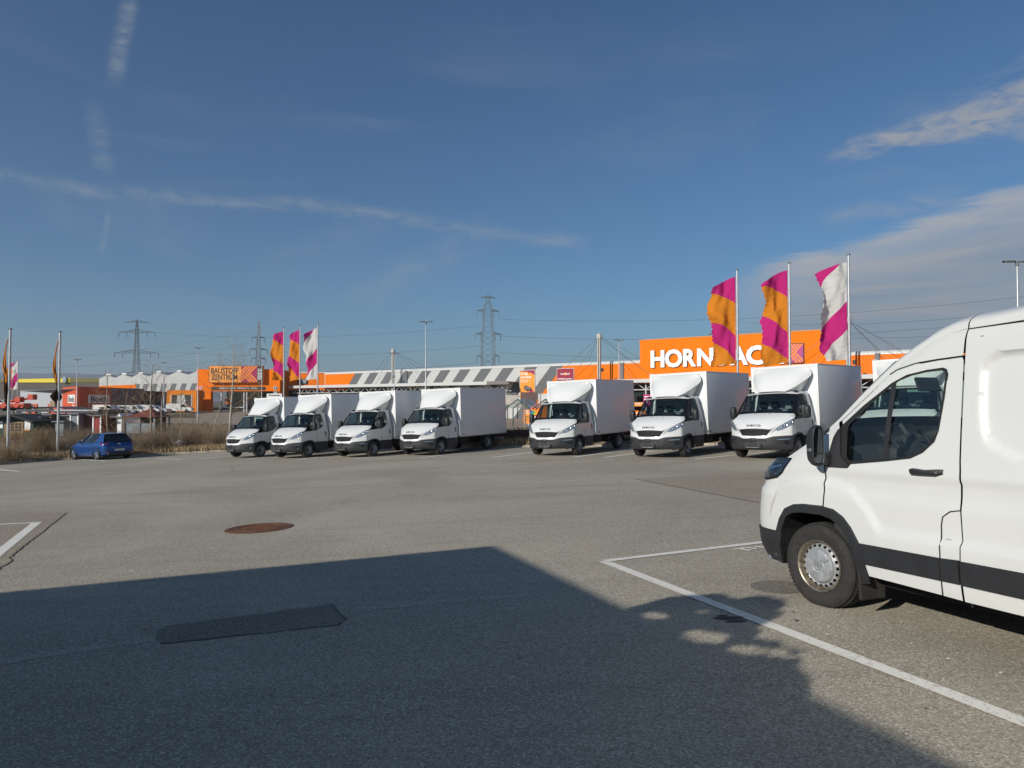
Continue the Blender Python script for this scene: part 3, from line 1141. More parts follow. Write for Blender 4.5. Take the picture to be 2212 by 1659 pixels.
def van_side(side):
    fm = vs_(0, side)
    flp = side > 0
    # front wing, with headlamp cut-out left to the lamp which sits proud
    wing = [(-.095 + GAP, .862), (-.112 + GAP, 1.0), (-.09 + GAP, 1.19)] + [p_ for p_ in [(-.14, 1.30), (-.185, 1.44), (-.225, 1.52)]]
    wing += [(-.20, 1.56), (-.08, 1.475), (.06, 1.40), (.19, 1.33), (.35, 1.25), (NOSEX, 1.17), (NOSEX, BUMPTOP), (.51, BUMPTOP)] + ARCH_O[2:7] + [(.03, .859)]
    panel(MB(), wing, [], .03, fm, not flp, .02).build('wing', VANW, van, smooth=50)
    # door
    door = [(-.095 - GAP, .862), (-.112 - GAP, 1.0), (-.09 - GAP, 1.19), (-.14, 1.19)] + []
    door_out = [(-.095 - GAP, .859), (-.112 - GAP, 1.0), (-.10, 1.19)] + [(-.17, 1.19), (-.343, 1.194)] + [(-.367, 1.224), (-.70, 1.262), (-.92, 1.293), (-1.022, 1.339), (-1.112, 1.419), (-1.143, 1.50), (-1.181, 1.76), (-1.196, 1.90), (-1.184, 1.937), (-1.156, 1.951), (-1.023, 1.944), (-.855, 1.919), (-.725, 1.865), (-.47, 1.70), (-.262, 1.545), (-.24, 1.575), (-.45, 1.735), (-.68, 1.915), (-.753, 1.952), (-.931, 1.990), (-1.10, 2.004), (BX + GAP + .012, 2.012), (BX + GAP, 1.99), (BX + GAP, 1.29), (-1.322 + GAP, 1.13), (-1.316 + GAP, .958), (-1.24, .939), (-1.185, .898), (-1.172, .84), (-1.174, .64), (-1.172, .612), (-.466, .596)]
    door_out += [p_ for p_ in reversed(ARCH_O[6:12])]
    door_out = [p_ for p_ in door_out if p_ != (.135, .857)]
    panel(MB(), door_out, [], .03, fm, not flp, .02).build('door', VANW, van, smooth=50, fix=False)
    # side of the roof dome over the door
    rs = [(-.235, 1.582), (-.45, 1.742), (-.68, 1.923), (-.753, 1.960), (-.931, 1.998), (-1.10, 2.011), (BX + .012, 2.019), (BX + .004, 2.213), (-1.17, 2.195), (-1.05, 2.155), (-.86, 2.055), (-.68, 1.945), (-.42, 1.745), (-.22, 1.577)]
    panel(MB(), rs, [], .03, fm, not flp, .02).build('roof_side', VANW, van, smooth=50)
    # lower door skin below the trim strip
    low = [(-.507, .459), (-1.166, .463), (-1.163, .385), (-1.16, .352), (-.53, .362), (-.524, .38)]
    panel(MB(), low, [], .03, fm, not flp, .02).build('lower_door_panel', VANW, van, smooth=50)
    flap = [(-1.166, .612), (-1.168, .84), (-1.179, .895), (-1.236, .935), (-1.314 + GAP, .953), (-1.324 + GAP, .75), (-1.318 + GAP, .62)]
    flap = [(x - .004, z) for x, z in flap]
    panel(MB(), flap, [], .03, fm, not flp, .02).build('fuel_flap', VANW, van, smooth=50)
    panel(MB(), [(-1.172, .463), (-1.316 + GAP, .464), (-1.314 + GAP, .347), (-1.166, .351)], [], .03, fm, not flp, .02).build('lower_body_panel', VANW, van, smooth=50)
    # cargo side with a pressed recess panel
    REC = smoothpoly([(-1.45, 1.554), (-1.436, 1.88), (-1.455, 1.965), (-1.51, 2.012), (-1.60, 2.02), (-3.7, 2.02), (-3.7, 1.30), (-1.76, 1.296), (-1.579, 1.364), (-1.48, 1.431)], 1)

    def fr(x, z):
        d_ = sdist((x, z), REC) if x > -2.6 and z > 1.2 else (-.1 if z < 1.25 else .1)
        return (x, side * (vy(x, z) - .036 * sstep(-.006, .020, d_)), z)
    cargo = [(BX - GAP, 2.206), (BX - GAP, 1.29), (-1.325 - GAP, 1.13), (-1.316 - GAP, .95), (-1.324 - GAP, .75), (-1.318 - GAP, .617), (-4.4, .625), (-4.4, 2.212)]
    mbc = MB()
    panel(mbc, cargo[:6] + [(-2.2, .622), (-2.2, 2.208)], [], .028, fr, not flp, .02)
    panel(mbc, [(-2.2, 2.208), (-2.2, .622), (-4.4, .625), (-4.4, 2.212)], [], .12, fr, not flp)
    mbc.build('cargo_side', VANW, van, smooth=50, fix=True)
    panel(MB(), [(-1.32 - GAP, .464), (-4.4, .465), (-4.4, .345), (-1.318 - GAP, .345)], [], .05, fm, not flp, .05).build('cargo_sill', VANW, van, smooth=50)
    # black mouldings
    mo = vs_(.012, side)
    for nm, a_, b_ in (('trim_strip', -.462, -1.168), ('trim_strip', -1.174, -1.316 + GAP), ('trim_strip', -1.318 - GAP, -4.4)):
        if a_ > -.5:
            pl = [(-.462, .608), (-.507, .450), (b_, .456), (b_, .614)]
        else:
            pl = [(a_, .614), (a_, .456), (b_, .458), (b_, .622)]
        m_ = panel(MB(), pl, [], .06, mo, not flp, .05)
        ring(m_, [p_ for p_ in pl], [p_ for p_ in pl], lambda x, z: mo(x, z))
        lo = [mo(*p_) for p_ in pl]
        li = [vs_(-.004, side)(*p_) for p_ in pl]
        m_.add(lo + li, [(i, (i + 1) % 4, 4 + (i + 1) % 4, 4 + i) for i in range(4)])
        m_.build(nm, BLACKP, van, smooth=40)
    # wheel-arch moulding, lip turned in
    ao = resample(ARCH_O, .03, False) + [ARCH_O[-1]]
    n_ = len(ao)
    ai_full = resample(ARCH_I, .01, False) + [ARCH_I[-1]]
    ai = [ai_full[int(i * (len(ai_full) - 1) / (n_ - 1))] for i in range(n_)]
    mid = [((a_[0] + b_[0]) / 2, (a_[1] + b_[1]) / 2) for a_, b_ in zip(ao, ai)]
    rows = [[vs_(.0, side)(*p_) for p_ in ao], [vs_(.018, side)(*p_) for p_ in [(a_[0] * .92 + b_[0] * .08, a_[1] * .92 + b_[1] * .08) for a_, b_ in zip(ao, ai)]],
            [vs_(.020, side)(*p_) for p_ in mid], [vs_(.016, side)(*p_) for p_ in ai]]
    rows.append([(x, y - side * .05, z) for x, y, z in rows[-1]])
    MB().grid(rows).build('arch_moulding', BLACKP, van, smooth=45)
    # inner arch liner
    MB().grid([[(x, side * .97, z) for x, z in ai_full], [(x, side * .60, z) for x, z in ai_full]]).build('arch_liner', DARKM, van, smooth=45)
    MB().box(-.46, .47, side * .58, side * .60, .25, .80).build('arch_back', DARKM, van)
    # window surround, glass, divider
    so = vs_(.004, side)
    WO = resample(WIN_O, .04)
    glass_hole = GL
    panel(MB(), WIN_O, [glass_hole], .05, so, not flp, .03).build('window_surround', SEAL, van, smooth=40)
    panel(MB(), GL, [], .12, vs_(-.008, side), not flp, .05).build('side_window', GLASS, van, smooth=40)
    dv = [(-.664, 1.272), (-.712, 1.279), (-.772, 1.872), (-.724, 1.842)]
    panel(MB(), dv, [], .06, vs_(.006, side), not flp).build('window_divider', BLACKP, van, smooth=40)
    # mirror foot cover already part of surround: raise it
    mf = [(-.10, 1.193), (-.343, 1.196), (-.355, 1.222), (-.30, 1.262), (-.262, 1.30), (-.255, 1.52), (-.225, 1.50), (-.185, 1.44), (-.14, 1.30)]
    m_ = panel(MB(), mf, [], .05, vs_(.02, side), not flp)
    m_.add([vs_(.02, side)(*p_) for p_ in mf] + [vs_(0, side)(*p_) for p_ in mf], [(i, (i + 1) % len(mf), len(mf) + (i + 1) % len(mf), len(mf) + i) for i in range(len(mf))])
    m_.build('mirror_foot', BLACKP, van, smooth=40)
    # headlamp wrapping the corner
    HL = [(.90, 1.02), (.70, 1.025), (.60, 1.04), (.485, 1.068), (.43, 1.104), (.319, 1.243), (.345, 1.256), (.40, 1.258), (.50, 1.245), (.56, 1.235), (.68, 1.21), (.78, 1.17), (.86, 1.10)]
    HL = [(x, min(z, 1.245)) for x, z in HL]
    hb = panel(MB(), HL, [], .02, lambda x, z: (x, side * (vy(x, z) + .003), z), not flp, .015).build('headlamp', GLOSSB, van, smooth=50)
    inn = offset_poly(HL, .018)
    panel(MB(), inn, [], .02, lambda x, z: (x, side * (vy(x, z) + .006 - .05 * sstep(0, .05, sdist((x, z), inn)) * .1), z), not flp, .015).build('lamp_reflector', LAMPD, hb, smooth=60)
    panel(MB(), inn, [], .03, lambda x, z: (x, side * (vy(x, z) + .012), z), not flp, .02).build('lamp_lens', LENS, hb, smooth=60)
    bar_ = [(.62, 1.13), (.46, 1.165), (.45, 1.185), (.61, 1.155)]
    panel(MB(), bar_, [], .02, lambda x, z: (x, side * (vy(x, z) + .009), z), not flp).build('daytime_lamp', CHROME, hb)
    # door handle with its finger bowl
    hz = 1.205
    hd = MB()
    pts_ = [(-.925, hz), (-.95, hz - .004), (-1.05, hz - .006), (-1.15, hz - .002), (-1.195, hz + .004)]
    rows = []
    for i, (x, z) in enumerate(pts_):
        t_ = i / (len(pts_) - 1)
        hgt_ = [.014, .024, .019, .024, .018][i]
        dep = [.012, .035, .04, .035, .012][i]
        yb = vy(x, z)
        rows.append([(x, side * (yb + .002), z - hgt_), (x, side * (yb + dep), z - hgt_ * .7), (x, side * (yb + dep + .004), z), (x, side * (yb + dep), z + hgt_ * .7), (x, side * (yb + .002), z + hgt_)])
    hd.grid(rows)
    hd.build('door_handle', BLACKP, van, smooth=60)
    bowl = smoothpoly([(-.985, hz + .005), (-1.0, hz + .035), (-1.05, hz + .046), (-1.1, hz + .04), (-1.125, hz + .005), (-1.1, hz - .03), (-1.05, hz - .036), (-1.0, hz - .03)], 1)
    panel(MB(), bowl, [], .012, lambda x, z: (x, side * (vy(x, z) + .002 - .0 * x), z), not flp, .012).build('handle_bowl', VANSH, van, smooth=60)
    MB().lathe([(.008, .0), (.008, .004), (0, .004)], 14, 'y', Matrix.Translation((-1.163, side * (vy(-1.163, hz) + .036), hz)) @ Matrix.Rotation(0 if side > 0 else PI, 4, 'Z')).build('lock', CHROME, van)
    for pl in ([(-1.318, .956), (-1.239, .941), (-1.183, .899), (-1.170, .839), (-1.172, .642), (-1.169, .46), (-1.161, .35)], [(-.095, .862), (-.112, 1.0), (-.095, 1.19)]):
        pts_ = [vs_(.0035, side)(*p_) for p_ in resample(pl, .05, False) + [pl[-1]]]
        MB().tube(pts_, .0042, 5).build('panel_gap', SEAL, van)
    # roof seam lines: dark gaps
    for pl in ([(-.69, 1.932), (-.753, 1.963), (-.931, 2.001), (-1.10, 2.013), (BX, 2.021)], [(BX, 2.21), (-2.2, 2.219), (-4.4, 2.224)]):
        pts_ = [vs_(.0015, side)(*p_) for p_ in resample(pl, .06, False) + [pl[-1]]]
        MB().tube(pts_, .0048, 5).build('roof_seam', SEAL, van)
    # mirror
    mb_ = MB()
    prof = smoothpoly([(-.055, -.13), (-.062, .05), (-.05, .16), (-.02, .20), (.05, .205), (.075, .17), (.085, .05), (.075, -.12), (.05, -.155), (-.03, -.155)], 1)
    return None


VANSH = VANW
LAMPD = mat('dark_lamp_reflector', (0.10, 0.12, 0.15), 0.18, metal=0.8, var=0.6, vscale=14)
van_side(1)
van_side(-1)


def van_shell(x0, x1, name, m, n_=24, ny=20, crown=None, zlim=None, off=0):
    """top of the body between rails: from left rail over the crown to the right rail"""
    rows = []
    for i in range(n_ + 1):
        x = x0 + (x1 - x0) * i / n_
        zr = rail_z(x)
        yr = vy(x, zr - .001)
        cw = interp(-x, [-.5, -.1, .1, .45, .75, 1.1, 1.5, 2.2, 5], [.085, .10, .12, .155, .16, .16, .155, .22, .30])
        row = []
        for j in range(ny + 1):
            t_ = PI * j / ny
            ex = 2.0 / 2.7
            c_ = math.copysign(abs(math.cos(t_)) ** ex, math.cos(t_))
            s_ = abs(math.sin(t_)) ** ex
            row.append((x, (yr + off) * c_, zr + (cw + off) * s_))
        rows.append(row)
    return MB().grid(rows).build(name, m, van, smooth=60)


van_shell(NOSEX, .03, 'bonnet', VANW, 16, 28)
van_shell(.03, -.10, 'scuttle', BLACKP, 4, 28)
van_shell(-.70, BX + .004, 'roof_front', VANW, 20, 32)
van_shell(BX - .006, -4.4, 'roof', VANW, 24, 32)
# windscreen between painted pillars
rows_g, rows_l, rows_r = [], [], []
for i in range(21):
    x = -.10 + (-.60) * i / 20
    zr = rail_z(x)
    yr = vy(x, zr - .001)
    cw = interp(-x, [-.5, -.1, .1, .45, .75, 1.1, 1.5, 2.2, 5], [.085, .10, .12, .155, .16, .16, .155, .22, .30])
    row = []
    for j in range(41):
        t_ = PI * j / 40
        ex = 2.0 / 2.7
        c_ = math.copysign(abs(math.cos(t_)) ** ex, math.cos(t_))
        s_ = abs(math.sin(t_)) ** ex
        row.append((x, yr * c_, zr + cw * s_))
    rows_l.append(row[:6])
    rows_g.append(row[5:36])
    rows_r.append(row[35:])
MB().grid(rows_l).build('windscreen_pillar', VANW, van, smooth=60)
MB().grid(rows_r).build('windscreen_pillar', VANW, van, smooth=60)
MB().grid(rows_g).build('windscreen', GLASS, van, smooth=60)
for sd in (5, 35):
    rr = [Vector((rows_g[i][0 if sd == 5 else -1])) for i in range(21)]
    MB().tube(rr, .006, 5).build('windscreen_seal', SEAL, van)
# pillar fillets between the side rail and door top
# nose: grid round the front
def nose(z0, z1, name, m, off=0.0, nz=10, nphi=40):
    rows = []
    for i in range(nz + 1):
        z = z0 + (z1 - z0) * i / nz
        row = []
        for j in range(nphi + 1):
            t_ = PI * j / nphi
            ex = 2 / 2.9
            x = NOSEX + nose_len(z) * abs(math.sin(t_)) ** ex
            yb = vy(NOSEX, min(z, 1.165)) + off
            # follow vy's taper ahead of the axle
            tp_ = .035 * (sstep(NOSEX - .35, NOSEX + .25, x) - sstep(NOSEX - .35, NOSEX + .25, NOSEX))
            y = (yb - tp_) * math.copysign(abs(math.cos(t_)) ** ex, math.cos(t_))
            zt2 = z
            if z1 > 1.2:
                cw = .085
                f_ = i / nz
                top = 1.17 + cw * (abs(math.sin(t_)) ** (2 / 2.7))
                zt2 = z0 + (top - z0) * f_
                x = NOSEX + nose_len(z0 + (1.30 - z0) * f_) * abs(math.sin(t_)) ** ex
            row.append((x + (off if x > NOSEX + .01 else 0), y, zt2))
        rows.append(row)
    return MB().grid(rows).build(name, m, van, smooth=60)


nose(.572, 1.30, 'front_panel', VANW, 0, 16)
bmp = nose(.29, .572, 'front_bumper', BLACKP, .010, 8)
pl = [(.50, .572), (.512, .572), (.54, .45), (.548, .30), (.50, .29)]
for sd in (1, -1):
    panel(MB(), [(.49, .574), (.515, .574), (.545, .45), (.55, .29), (.49, .29)], [], .03, vs_(.011, sd), sd < 0).build('bumper_corner', BLACKP, van, smooth=50)
MB().tube([(.62, .99, .33), (.60, .99, .30)], .012, 8).build('bumper_screw', CHROME, van)
# grille in front (faces away)
MB().box(.955, .99, -.45, .45, .62, .90).build('grille', BLACKP, van)
MB().bevbox(.50, .96, -.7, .7, .24, .30, .02).build('undertray', DARKM, van)

# mirrors
for sd in (1, -1):
    mm = bpy.data.objects.new('wing_mirror', None)
    COL.objects.link(mm)
    mm.parent = van
    mm.matrix_local = Matrix.Translation((-.10, sd * 1.115, 1.368))
    prof = smoothpoly([(-.058, -.13), (-.062, .06), (-.052, .15), (-.026, .175), (.026, .165), (.05, .12), (.057, 0), (.053, -.13), (.026, -.165), (-.03, -.17)], 2)
    pr = [(y_ * 1.0, z_) for y_, z_ in prof]
    rows = []
    for xx, s_ in [(-.062, .90), (-.070, .96), (-.066, 1.0), (-.04, 1.02), (-.01, .97), (.02, .82), (.032, .5), (.036, .05)]:
        rows.append([(xx, p_[0] * s_, p_[1] * s_) for p_ in pr])
    MB().grid(rows, True).build('mirror_housing', BLACKP, mm, smooth=50)
    g1 = [(p_[0] * .86, p_[1] * .86) for p_ in pr if True]
    gup = [(a_, max(-.06, b_)) for a_, b_ in g1]
    MB().add([(-.058, a_, b_) for a_, b_ in gup], [tuple(range(len(gup)))]).build('mirror_pane', MIRRORG, mm)
    MB().add([(-.0575, a_, min(-.068, b_)) for a_, b_ in g1], [tuple(range(len(g1)))]).build('wide_angle_pane', MIRRORG, mm)
    MB().box(-.06, -.054, -.05, .048, -.0675, -.0605).build('pane_divider', BLACKP, mm)
    MB().bevbox(-.05, .0, sd * .045, sd * .07, -.045, -.018, .008).build('indicator', LAMPG, mm)
    MB().bevbox(-.08, .0, -sd * .14, -sd * .05, -.16, -.06, .02).build('mirror_arm', BLACKP, mm)

# mud flap, wheels
MUD = mat('mud_flap_rubber', (0.035, 0.032, 0.028), 0.8, var=0.3, vscale=6, dirt=0.5)
for sd in (1, -1):
    MB().bevbox(-.455, -.44, sd * .76, sd * 1.02, .155, .42, .012).build('mud_flap', MUD, van)
    MB().box(-.50, -.44, sd * .97, sd * 1.0, .33, .385).build('flap_bracket', BLACKP, van)
steel_wheel(van, 0, 1.0, .345, .352, 'van', R(6.5), 1)
steel_wheel(van, 0, -1.0, .345, .352, 'van', R(6.5), -1)
steel_wheel(van, -3.366, 1.0, .345, .352, 'van', 0, 1)
steel_wheel(van, -3.366, -1.0, .345, .352, 'van', 0, -1)
MB().box(-4.35, .45, -.80, .80, .26, .34).build('floor_pan', DARKM, van)
MB().box(-4.3, -1.45, -.80, .80, .35, 2.1).build('cargo_interior', mat('cargo_lining', (.25, .25, .25), .9), van)
MB().box(-1.44, -1.42, -.86, .86, .4, 2.15).build('bulkhead', mat('bulkhead_grey', (.28, .29, .30), .8), van)
MB().box(-4.42, -4.40, -.9, .9, .35, 2.3).build('rear_door', VANW, van)
# aerial
a0_ = Vector((-1.47, -.05, 2.37))
MB().tube([(-1.46, .25, 2.36), (-1.52, .25, 2.50), (-1.545, .25, 2.56)], [.004, .003, .003], 6).build('aerial', SEAL, van)
MB().tube([(-1.535, .25, 2.535), (-1.556, .25, 2.59)], [.006, .007], 6).build('aerial_tip', SEAL, van)
# cabin
DASH = mat('dashboard', (.035, .036, .038), .7)
TRIM = mat('cabin_trim_grey', (.20, .20, .19), .8)
mb = MB()
mb.grid([[(x, y, z) for y in (-.92, -.4, 0, .4, .92)] for x, z in [(-.12, 1.38), (-.30, 1.36), (-.42, 1.30), (-.46, 1.18), (-.36, .9), (-.36, .6)]])
mb.build('dashboard', DASH, van, smooth=60)
MB().bevbox(-.56, -.36, .28, .70, 1.22, 1.36, .03).build('instrument_binnacle', DASH, van, smooth=40)
sw = bpy.data.objects.new('steering_wheel', None)
COL.objects.link(sw)
sw.parent = van
sw.matrix_local = Matrix.Translation((-.50, .46, 1.40)) @ Matrix.Rotation(R(-52), 4, 'Y')
MB().tube([(.19 * math.cos(2 * PI * i / 40), .19 * math.sin(2 * PI * i / 40), 0) for i in range(41)], .016, 8, False).build('rim', SEAL, sw, smooth=60)
MB().bevbox(-.07, .07, -.07, .07, -.03, .02, .02).build('hub', DASH, sw, smooth=40)
for th in (0, 2.1, 4.2):
    MB().bar((0, 0, 0), (.18 * math.cos(th), .18 * math.sin(th), 0), .03).build('spoke', DASH, sw)
for y0 in (.46, -.14, -.58):
    st_ = bpy.data.objects.new('seat', None)
    COL.objects.link(st_)
    st_.parent = van
    MB().bevbox(-1.32, -.85, y0 - .24, y0 + .24, .72, .92, .05).build('cushion', SEATM, st_, smooth=40)
    MB().bevbox(-.08, .06, -.23, .23, 0, .60, .05, Matrix.Translation((-1.28, y0, .88)) @ Matrix.Rotation(R(-10), 4, 'Y')).build('backrest', SEATM, st_, smooth=40)
    MB().bevbox(-.05, .05, -.13, .13, .62, .82, .04, Matrix.Translation((-1.28, y0, .88)) @ Matrix.Rotation(R(-10), 4, 'Y')).build('headrest', SEATM, st_, smooth=40)
MB().bevbox(-.50, -.47, -.62, -.34, 1.78, 1.92, .01, Matrix.Rotation(R(18), 4, 'Y')).build('sun_visor', SEATM, van)
MB().bevbox(-.60, -.56, -.10, .14, 1.90, 1.97, .015).build('interior_mirror', SEAL, van)
MB().box(-1.4, -.72, -.82, .82, 2.02, 2.03).build('headlining', mat('headlining', (.10, .10, .10), .9), van)
for sd in (1, -1):
    panel(MB(), [(-.12, .45), (-.12, 1.17), (-.35, 1.20), (-1.0, 1.25), (-1.30, 1.4), (-1.30, .45)], [], .3, lambda x, z: (x, sd * .93, z), False).build('door_card', DASH, van)
# faded tape marks left on the bumper corner, small badge by the flap
TAPE = mat('old_tape', (.60, .58, .52), .6, var=.2, vscale=30)
panel(MB(), [(.505, .92), (.48, .945), (.56, .80), (.60, .70), (.63, .66), (.625, .70), (.58, .82)], [], .03, lambda x, z: (x, vy(x, z) + .0025, z), False).build('tape_mark', TAPE, van)
text('small_badge', 'FWD', .022, mat('badge_grey', (.25, .25, .26), .5), van, basis((-1.225, vy(-1.22, .745) + .003, .745), (-1, 0, 0), (0, 0, 1), (0, 1, 0)))

# ------------------------------------------------------------ the row of white box trucks
TWZ = [.28, .36, .5, .7, 1.2, 1.4, 1.7, 2.0, 2.08]
TWY = [.96, .985, 1.005, 1.0, .995, .965, .915, .855, .82]
TXZ = [.28, .34, .42, .62, .70, .92, 1.0, 1.12, 1.3]
TXX = [.80, .885, .925, .92, .885, .86, .82, .74, .60]


def T(s, z, off=0.0):
    a_ = abs(s)
    w_ = interp(z, TWZ, TWY)
    sg = 1 if s >= 0 else -1
    if a_ <= 1:
        xc = interp(z, TXZ, TXX)
        x = xc - (xc - .37) * a_ ** 2.3
        return (x + off * (1 - a_ ** 3), sg * (w_ * a_ + off * a_ ** 2), z)
    x = .37 - (a_ - 1)
    return (x, sg * (w_ + .02 * min(1, (a_ - 1) / .25) + off), z)


def sx(x):
    return 1 + .37 - x


def tpanel(poly, holes, sp, off, sg, esp=None, fn=None):
    return panel(MB(), poly, holes, sp, (lambda s, z: fn(sg * s, z)) if fn else (lambda s, z: T(sg * s, z, off)), sg < 0, esp)


def loft(mb_, c0, c1, nu=14, nv=10, f=None):
    """surface from curve c0 to curve c1 (lists of points)"""
    rows = []
    for j in range(nv + 1):
        v = j / nv
        rows.append([Vector(a_).lerp(Vector(b_), v) + (f(i / (len(c0) - 1), v) if f else Vector()) for i, (a_, b_) in enumerate(zip(c0, c1))])
    mb_.grid(rows)
    return mb_


def polycurve(pts, n):
    """n+1 points along a polyline of 3-D points, smooth (Catmull-Rom)"""
    P = [Vector(p_) for p_ in pts]
    out = []
    m_ = len(P) - 1
    for i in range(n + 1):
        t_ = i / n * m_
        k_ = min(int(t_), m_ - 1)
        f_ = t_ - k_
        p0, p1, p2, p3 = P[max(0, k_ - 1)], P[k_], P[k_ + 1], P[min(m_, k_ + 2)]
        out.append(.5 * ((2 * p1) + (p2 - p0) * f_ + (2 * p0 - 5 * p1 + 4 * p2 - p3) * f_ ** 2 + (3 * p1 - p0 - 3 * p2 + p3) * f_ ** 3))
    return out


HEADL = mat('headlamp_body', (.45, .46, .48), .22, metal=.6, var=.6, vscale=20)
BADGE = mat('letter_grey', (.22, .225, .23), .25, metal=.8)
ALU = mat('aluminium_trim', (.62, .63, .64), .4, metal=.5)
TCLAD = mat('bumper_grey_plastic', (.032, .033, .036), .6, var=.1, vscale=6)
AMBER = mat('amber_lens', (.55, .16, .02), .3)
REDL = mat('red_lens', (.35, .015, .012), .25, coat=.3)
CABIN = mat('cabin_shadow_trim', (.05, .052, .055), .85)
CABW = mat('cabin_partition', (.42, .43, .44), .8)


def make_truck():
    t = thing('box_truck', 'x', 'truck')
    # --- lower bumper (black), with arch
    archo = [(sx(.40), .30), (sx(.385), .50), (sx(.30), .67), (sx(.17), .765), (sx(-.06), .81), (sx(-.28), .785), (sx(-.44), .69), (sx(-.51), .56), (sx(-.54), .30)]
    archi = [(sx(.345), .28), (sx(.335), .48), (sx(.26), .63), (sx(.14), .715), (sx(-.06), .755), (sx(-.26), .735), (sx(-.39), .65), (sx(-.455), .53), (sx(-.48), .28)]
    for sg in (1, -1):
        bump = [(0, .30), (0, .645), (.35, .645), (.55, .70), (.85, .715), (1.0, .72), (sx(.27), .72), (sx(.30), .67), (sx(.385), .50), (sx(.40), .30)]
        bump = bump[:6] + [(sx(.335), .72)] + [(sx(.31), .67), (sx(.385), .5), (sx(.40), .30)]
        tpanel([(max(s_, -.001), z) for s_, z in bump], [], .06, .02, sg, .04).build('bumper_half', TCLAD, t, smooth=50)
        # white front wing and fascia side
        wing = [(.0, .650), (.36, .650), (.56, .705), (.85, .722), (1.0, .727), (sx(.30), .727)] + archo[3:6] + [(sx(-.44), .70), (sx(-.55), .70), (sx(-.575), .95), (sx(-.55), 1.15), (sx(-.50), 1.235), (sx(-.10), 1.235), (sx(.22), 1.20), (.95, 1.06), (.80, .955), (.66, .90), (.52, .90), (.40, .735), (0, .725)]
        wing = wing[:6] + [(sx(.17), .77), (sx(-.06), .815), (sx(-.28), .79)] + wing[9:]
        tpanel(wing, [], .05, 0, sg, .04).build('wing', WHITE, t, smooth=50)
        # arch lip
        n_ = 26
        ao = [archo[int(i)] if False else None for i in range(0)]
        o1 = resample(archo, .01, False) + [archo[-1]]
        i1 = resample(archi, .01, False) + [archi[-1]]
        ao = [o1[int(i * (len(o1) - 1) / n_)] for i in range(n_ + 1)]
        ai = [i1[int(i * (len(i1) - 1) / n_)] for i in range(n_ + 1)]
        MB().grid([[T(sg * s_, z, .004) for s_, z in ao], [T(sg * (s_ * .5 + q_[0] * .5), z * .5 + q_[1] * .5, .02) for (s_, z), q_ in zip(ao, ai)], [T(sg * s_, z, .01) for s_, z in ai], [tuple(Vector(T(sg * s_, z, 0)) - Vector((0, sg * .30, 0))) for s_, z in ai]]).build('arch_lip', TCLAD, t, smooth=40)
        MB().box(-.50, .36, sg * .60, sg * .62, .25, .78).build('arch_back', DARKM, t)
        # door: lower cladding and skin, with window hole above
        win = [(sx(-.10), 1.335), (sx(-.44), 1.275), (sx(-.74), 1.325), (sx(-.93), 1.44), (sx(-.995), 1.56), (sx(-.955), 1.92), (sx(-.93), 1.96), (sx(-.57), 1.965), (sx(-.50), 1.90)]
        dr = [(sx(-.58), .71), (sx(-1.25), .70), (sx(-1.265), 1.2), (sx(-1.20), 1.85), (sx(-1.13), 2.02), (sx(-1.08), 2.05), (sx(-.60), 2.05), (sx(-.56), 2.0), (sx(-.93), 1.995), (sx(-.985), 1.94), (sx(-1.03), 1.56), (sx(-.955), 1.415), (sx(-.76), 1.29), (sx(-.50), 1.24), (sx(-.555), 1.15), (sx(-.585), .95)]
        dd = tpanel(dr, [], .06, 0, sg, .05).build('door', WHITE, t, smooth=50)
        clad = [(sx(-.55), .30), (sx(-1.24), .30), (sx(-1.25), .695), (sx(-.56), .695), (sx(-.515), .56)]
        tpanel(clad, [], .1, .008, sg).build('door_cladding', TCLAD, dd, smooth=40)
        hd_ = [(sx(-1.085), .99), (sx(-1.085), 1.145), (sx(-1.10), 1.165), (sx(-1.135), 1.165), (sx(-1.15), 1.145), (sx(-1.15), .99), (sx(-1.135), .97), (sx(-1.10), .97)]
        tpanel(hd_, [], .05, .012, sg).build('door_handle', GLOSSB, dd)
        # black pillar and surround; glass
        srn = [(sx(.22), 1.205), (sx(-.50), 1.238), (sx(-.76), 1.288), (sx(-.96), 1.41), (sx(-1.035), 1.56), (sx(-.99), 1.945), (sx(-.935), 2.0), (sx(-.56), 2.0), (sx(-.50), 1.97), (sx(-.02), 1.40), (sx(.02), 1.36)]
        tpanel(srn, [win], .07, .002, sg, .05).build('window_surround', GLOSSB, t, smooth=40)
        tpanel(win, [], .2, -.012, sg, .1).build('side_window', TGLASS, t, smooth=40)
        MB().bar(T(sg * sx(-.38), 1.29, 0), T(sg * sx(-.62), 1.97, 0), .03).build('window_divider', SEAL, t)
        # headlamp
        lamp = [(.60, .905), (.70, .925), (.83, .985), (sx(.28), 1.12), (sx(.18), 1.205), (sx(.22), 1.235), (.95, 1.16), (.78, 1.04), (.66, .965)]
        lamp = [(.60, .92), (.68, .875), (.82, .925), (.95, 1.01), (sx(.24), 1.13), (sx(.14), 1.20), (sx(.20), 1.24), (.99, 1.21), (.86, 1.13), (.74, 1.035), (.66, .975)]

        def fl_(s_, z, o_=0):
            x, y, zz_ = T(s_, z, 0)
            # lean back towards the bonnet
            lean = max(0, z - .95) * .35 * max(0, 1.15 - abs(s_))
            return (x - lean + o_, y + (1 if s_ > 0 else -1) * o_ * .6, zz_)
        hl = tpanel(lamp, [], .035, 0, sg, .03, lambda s_, z: fl_(s_, z, .012)).build('headlamp', HEADL, t, smooth=50)
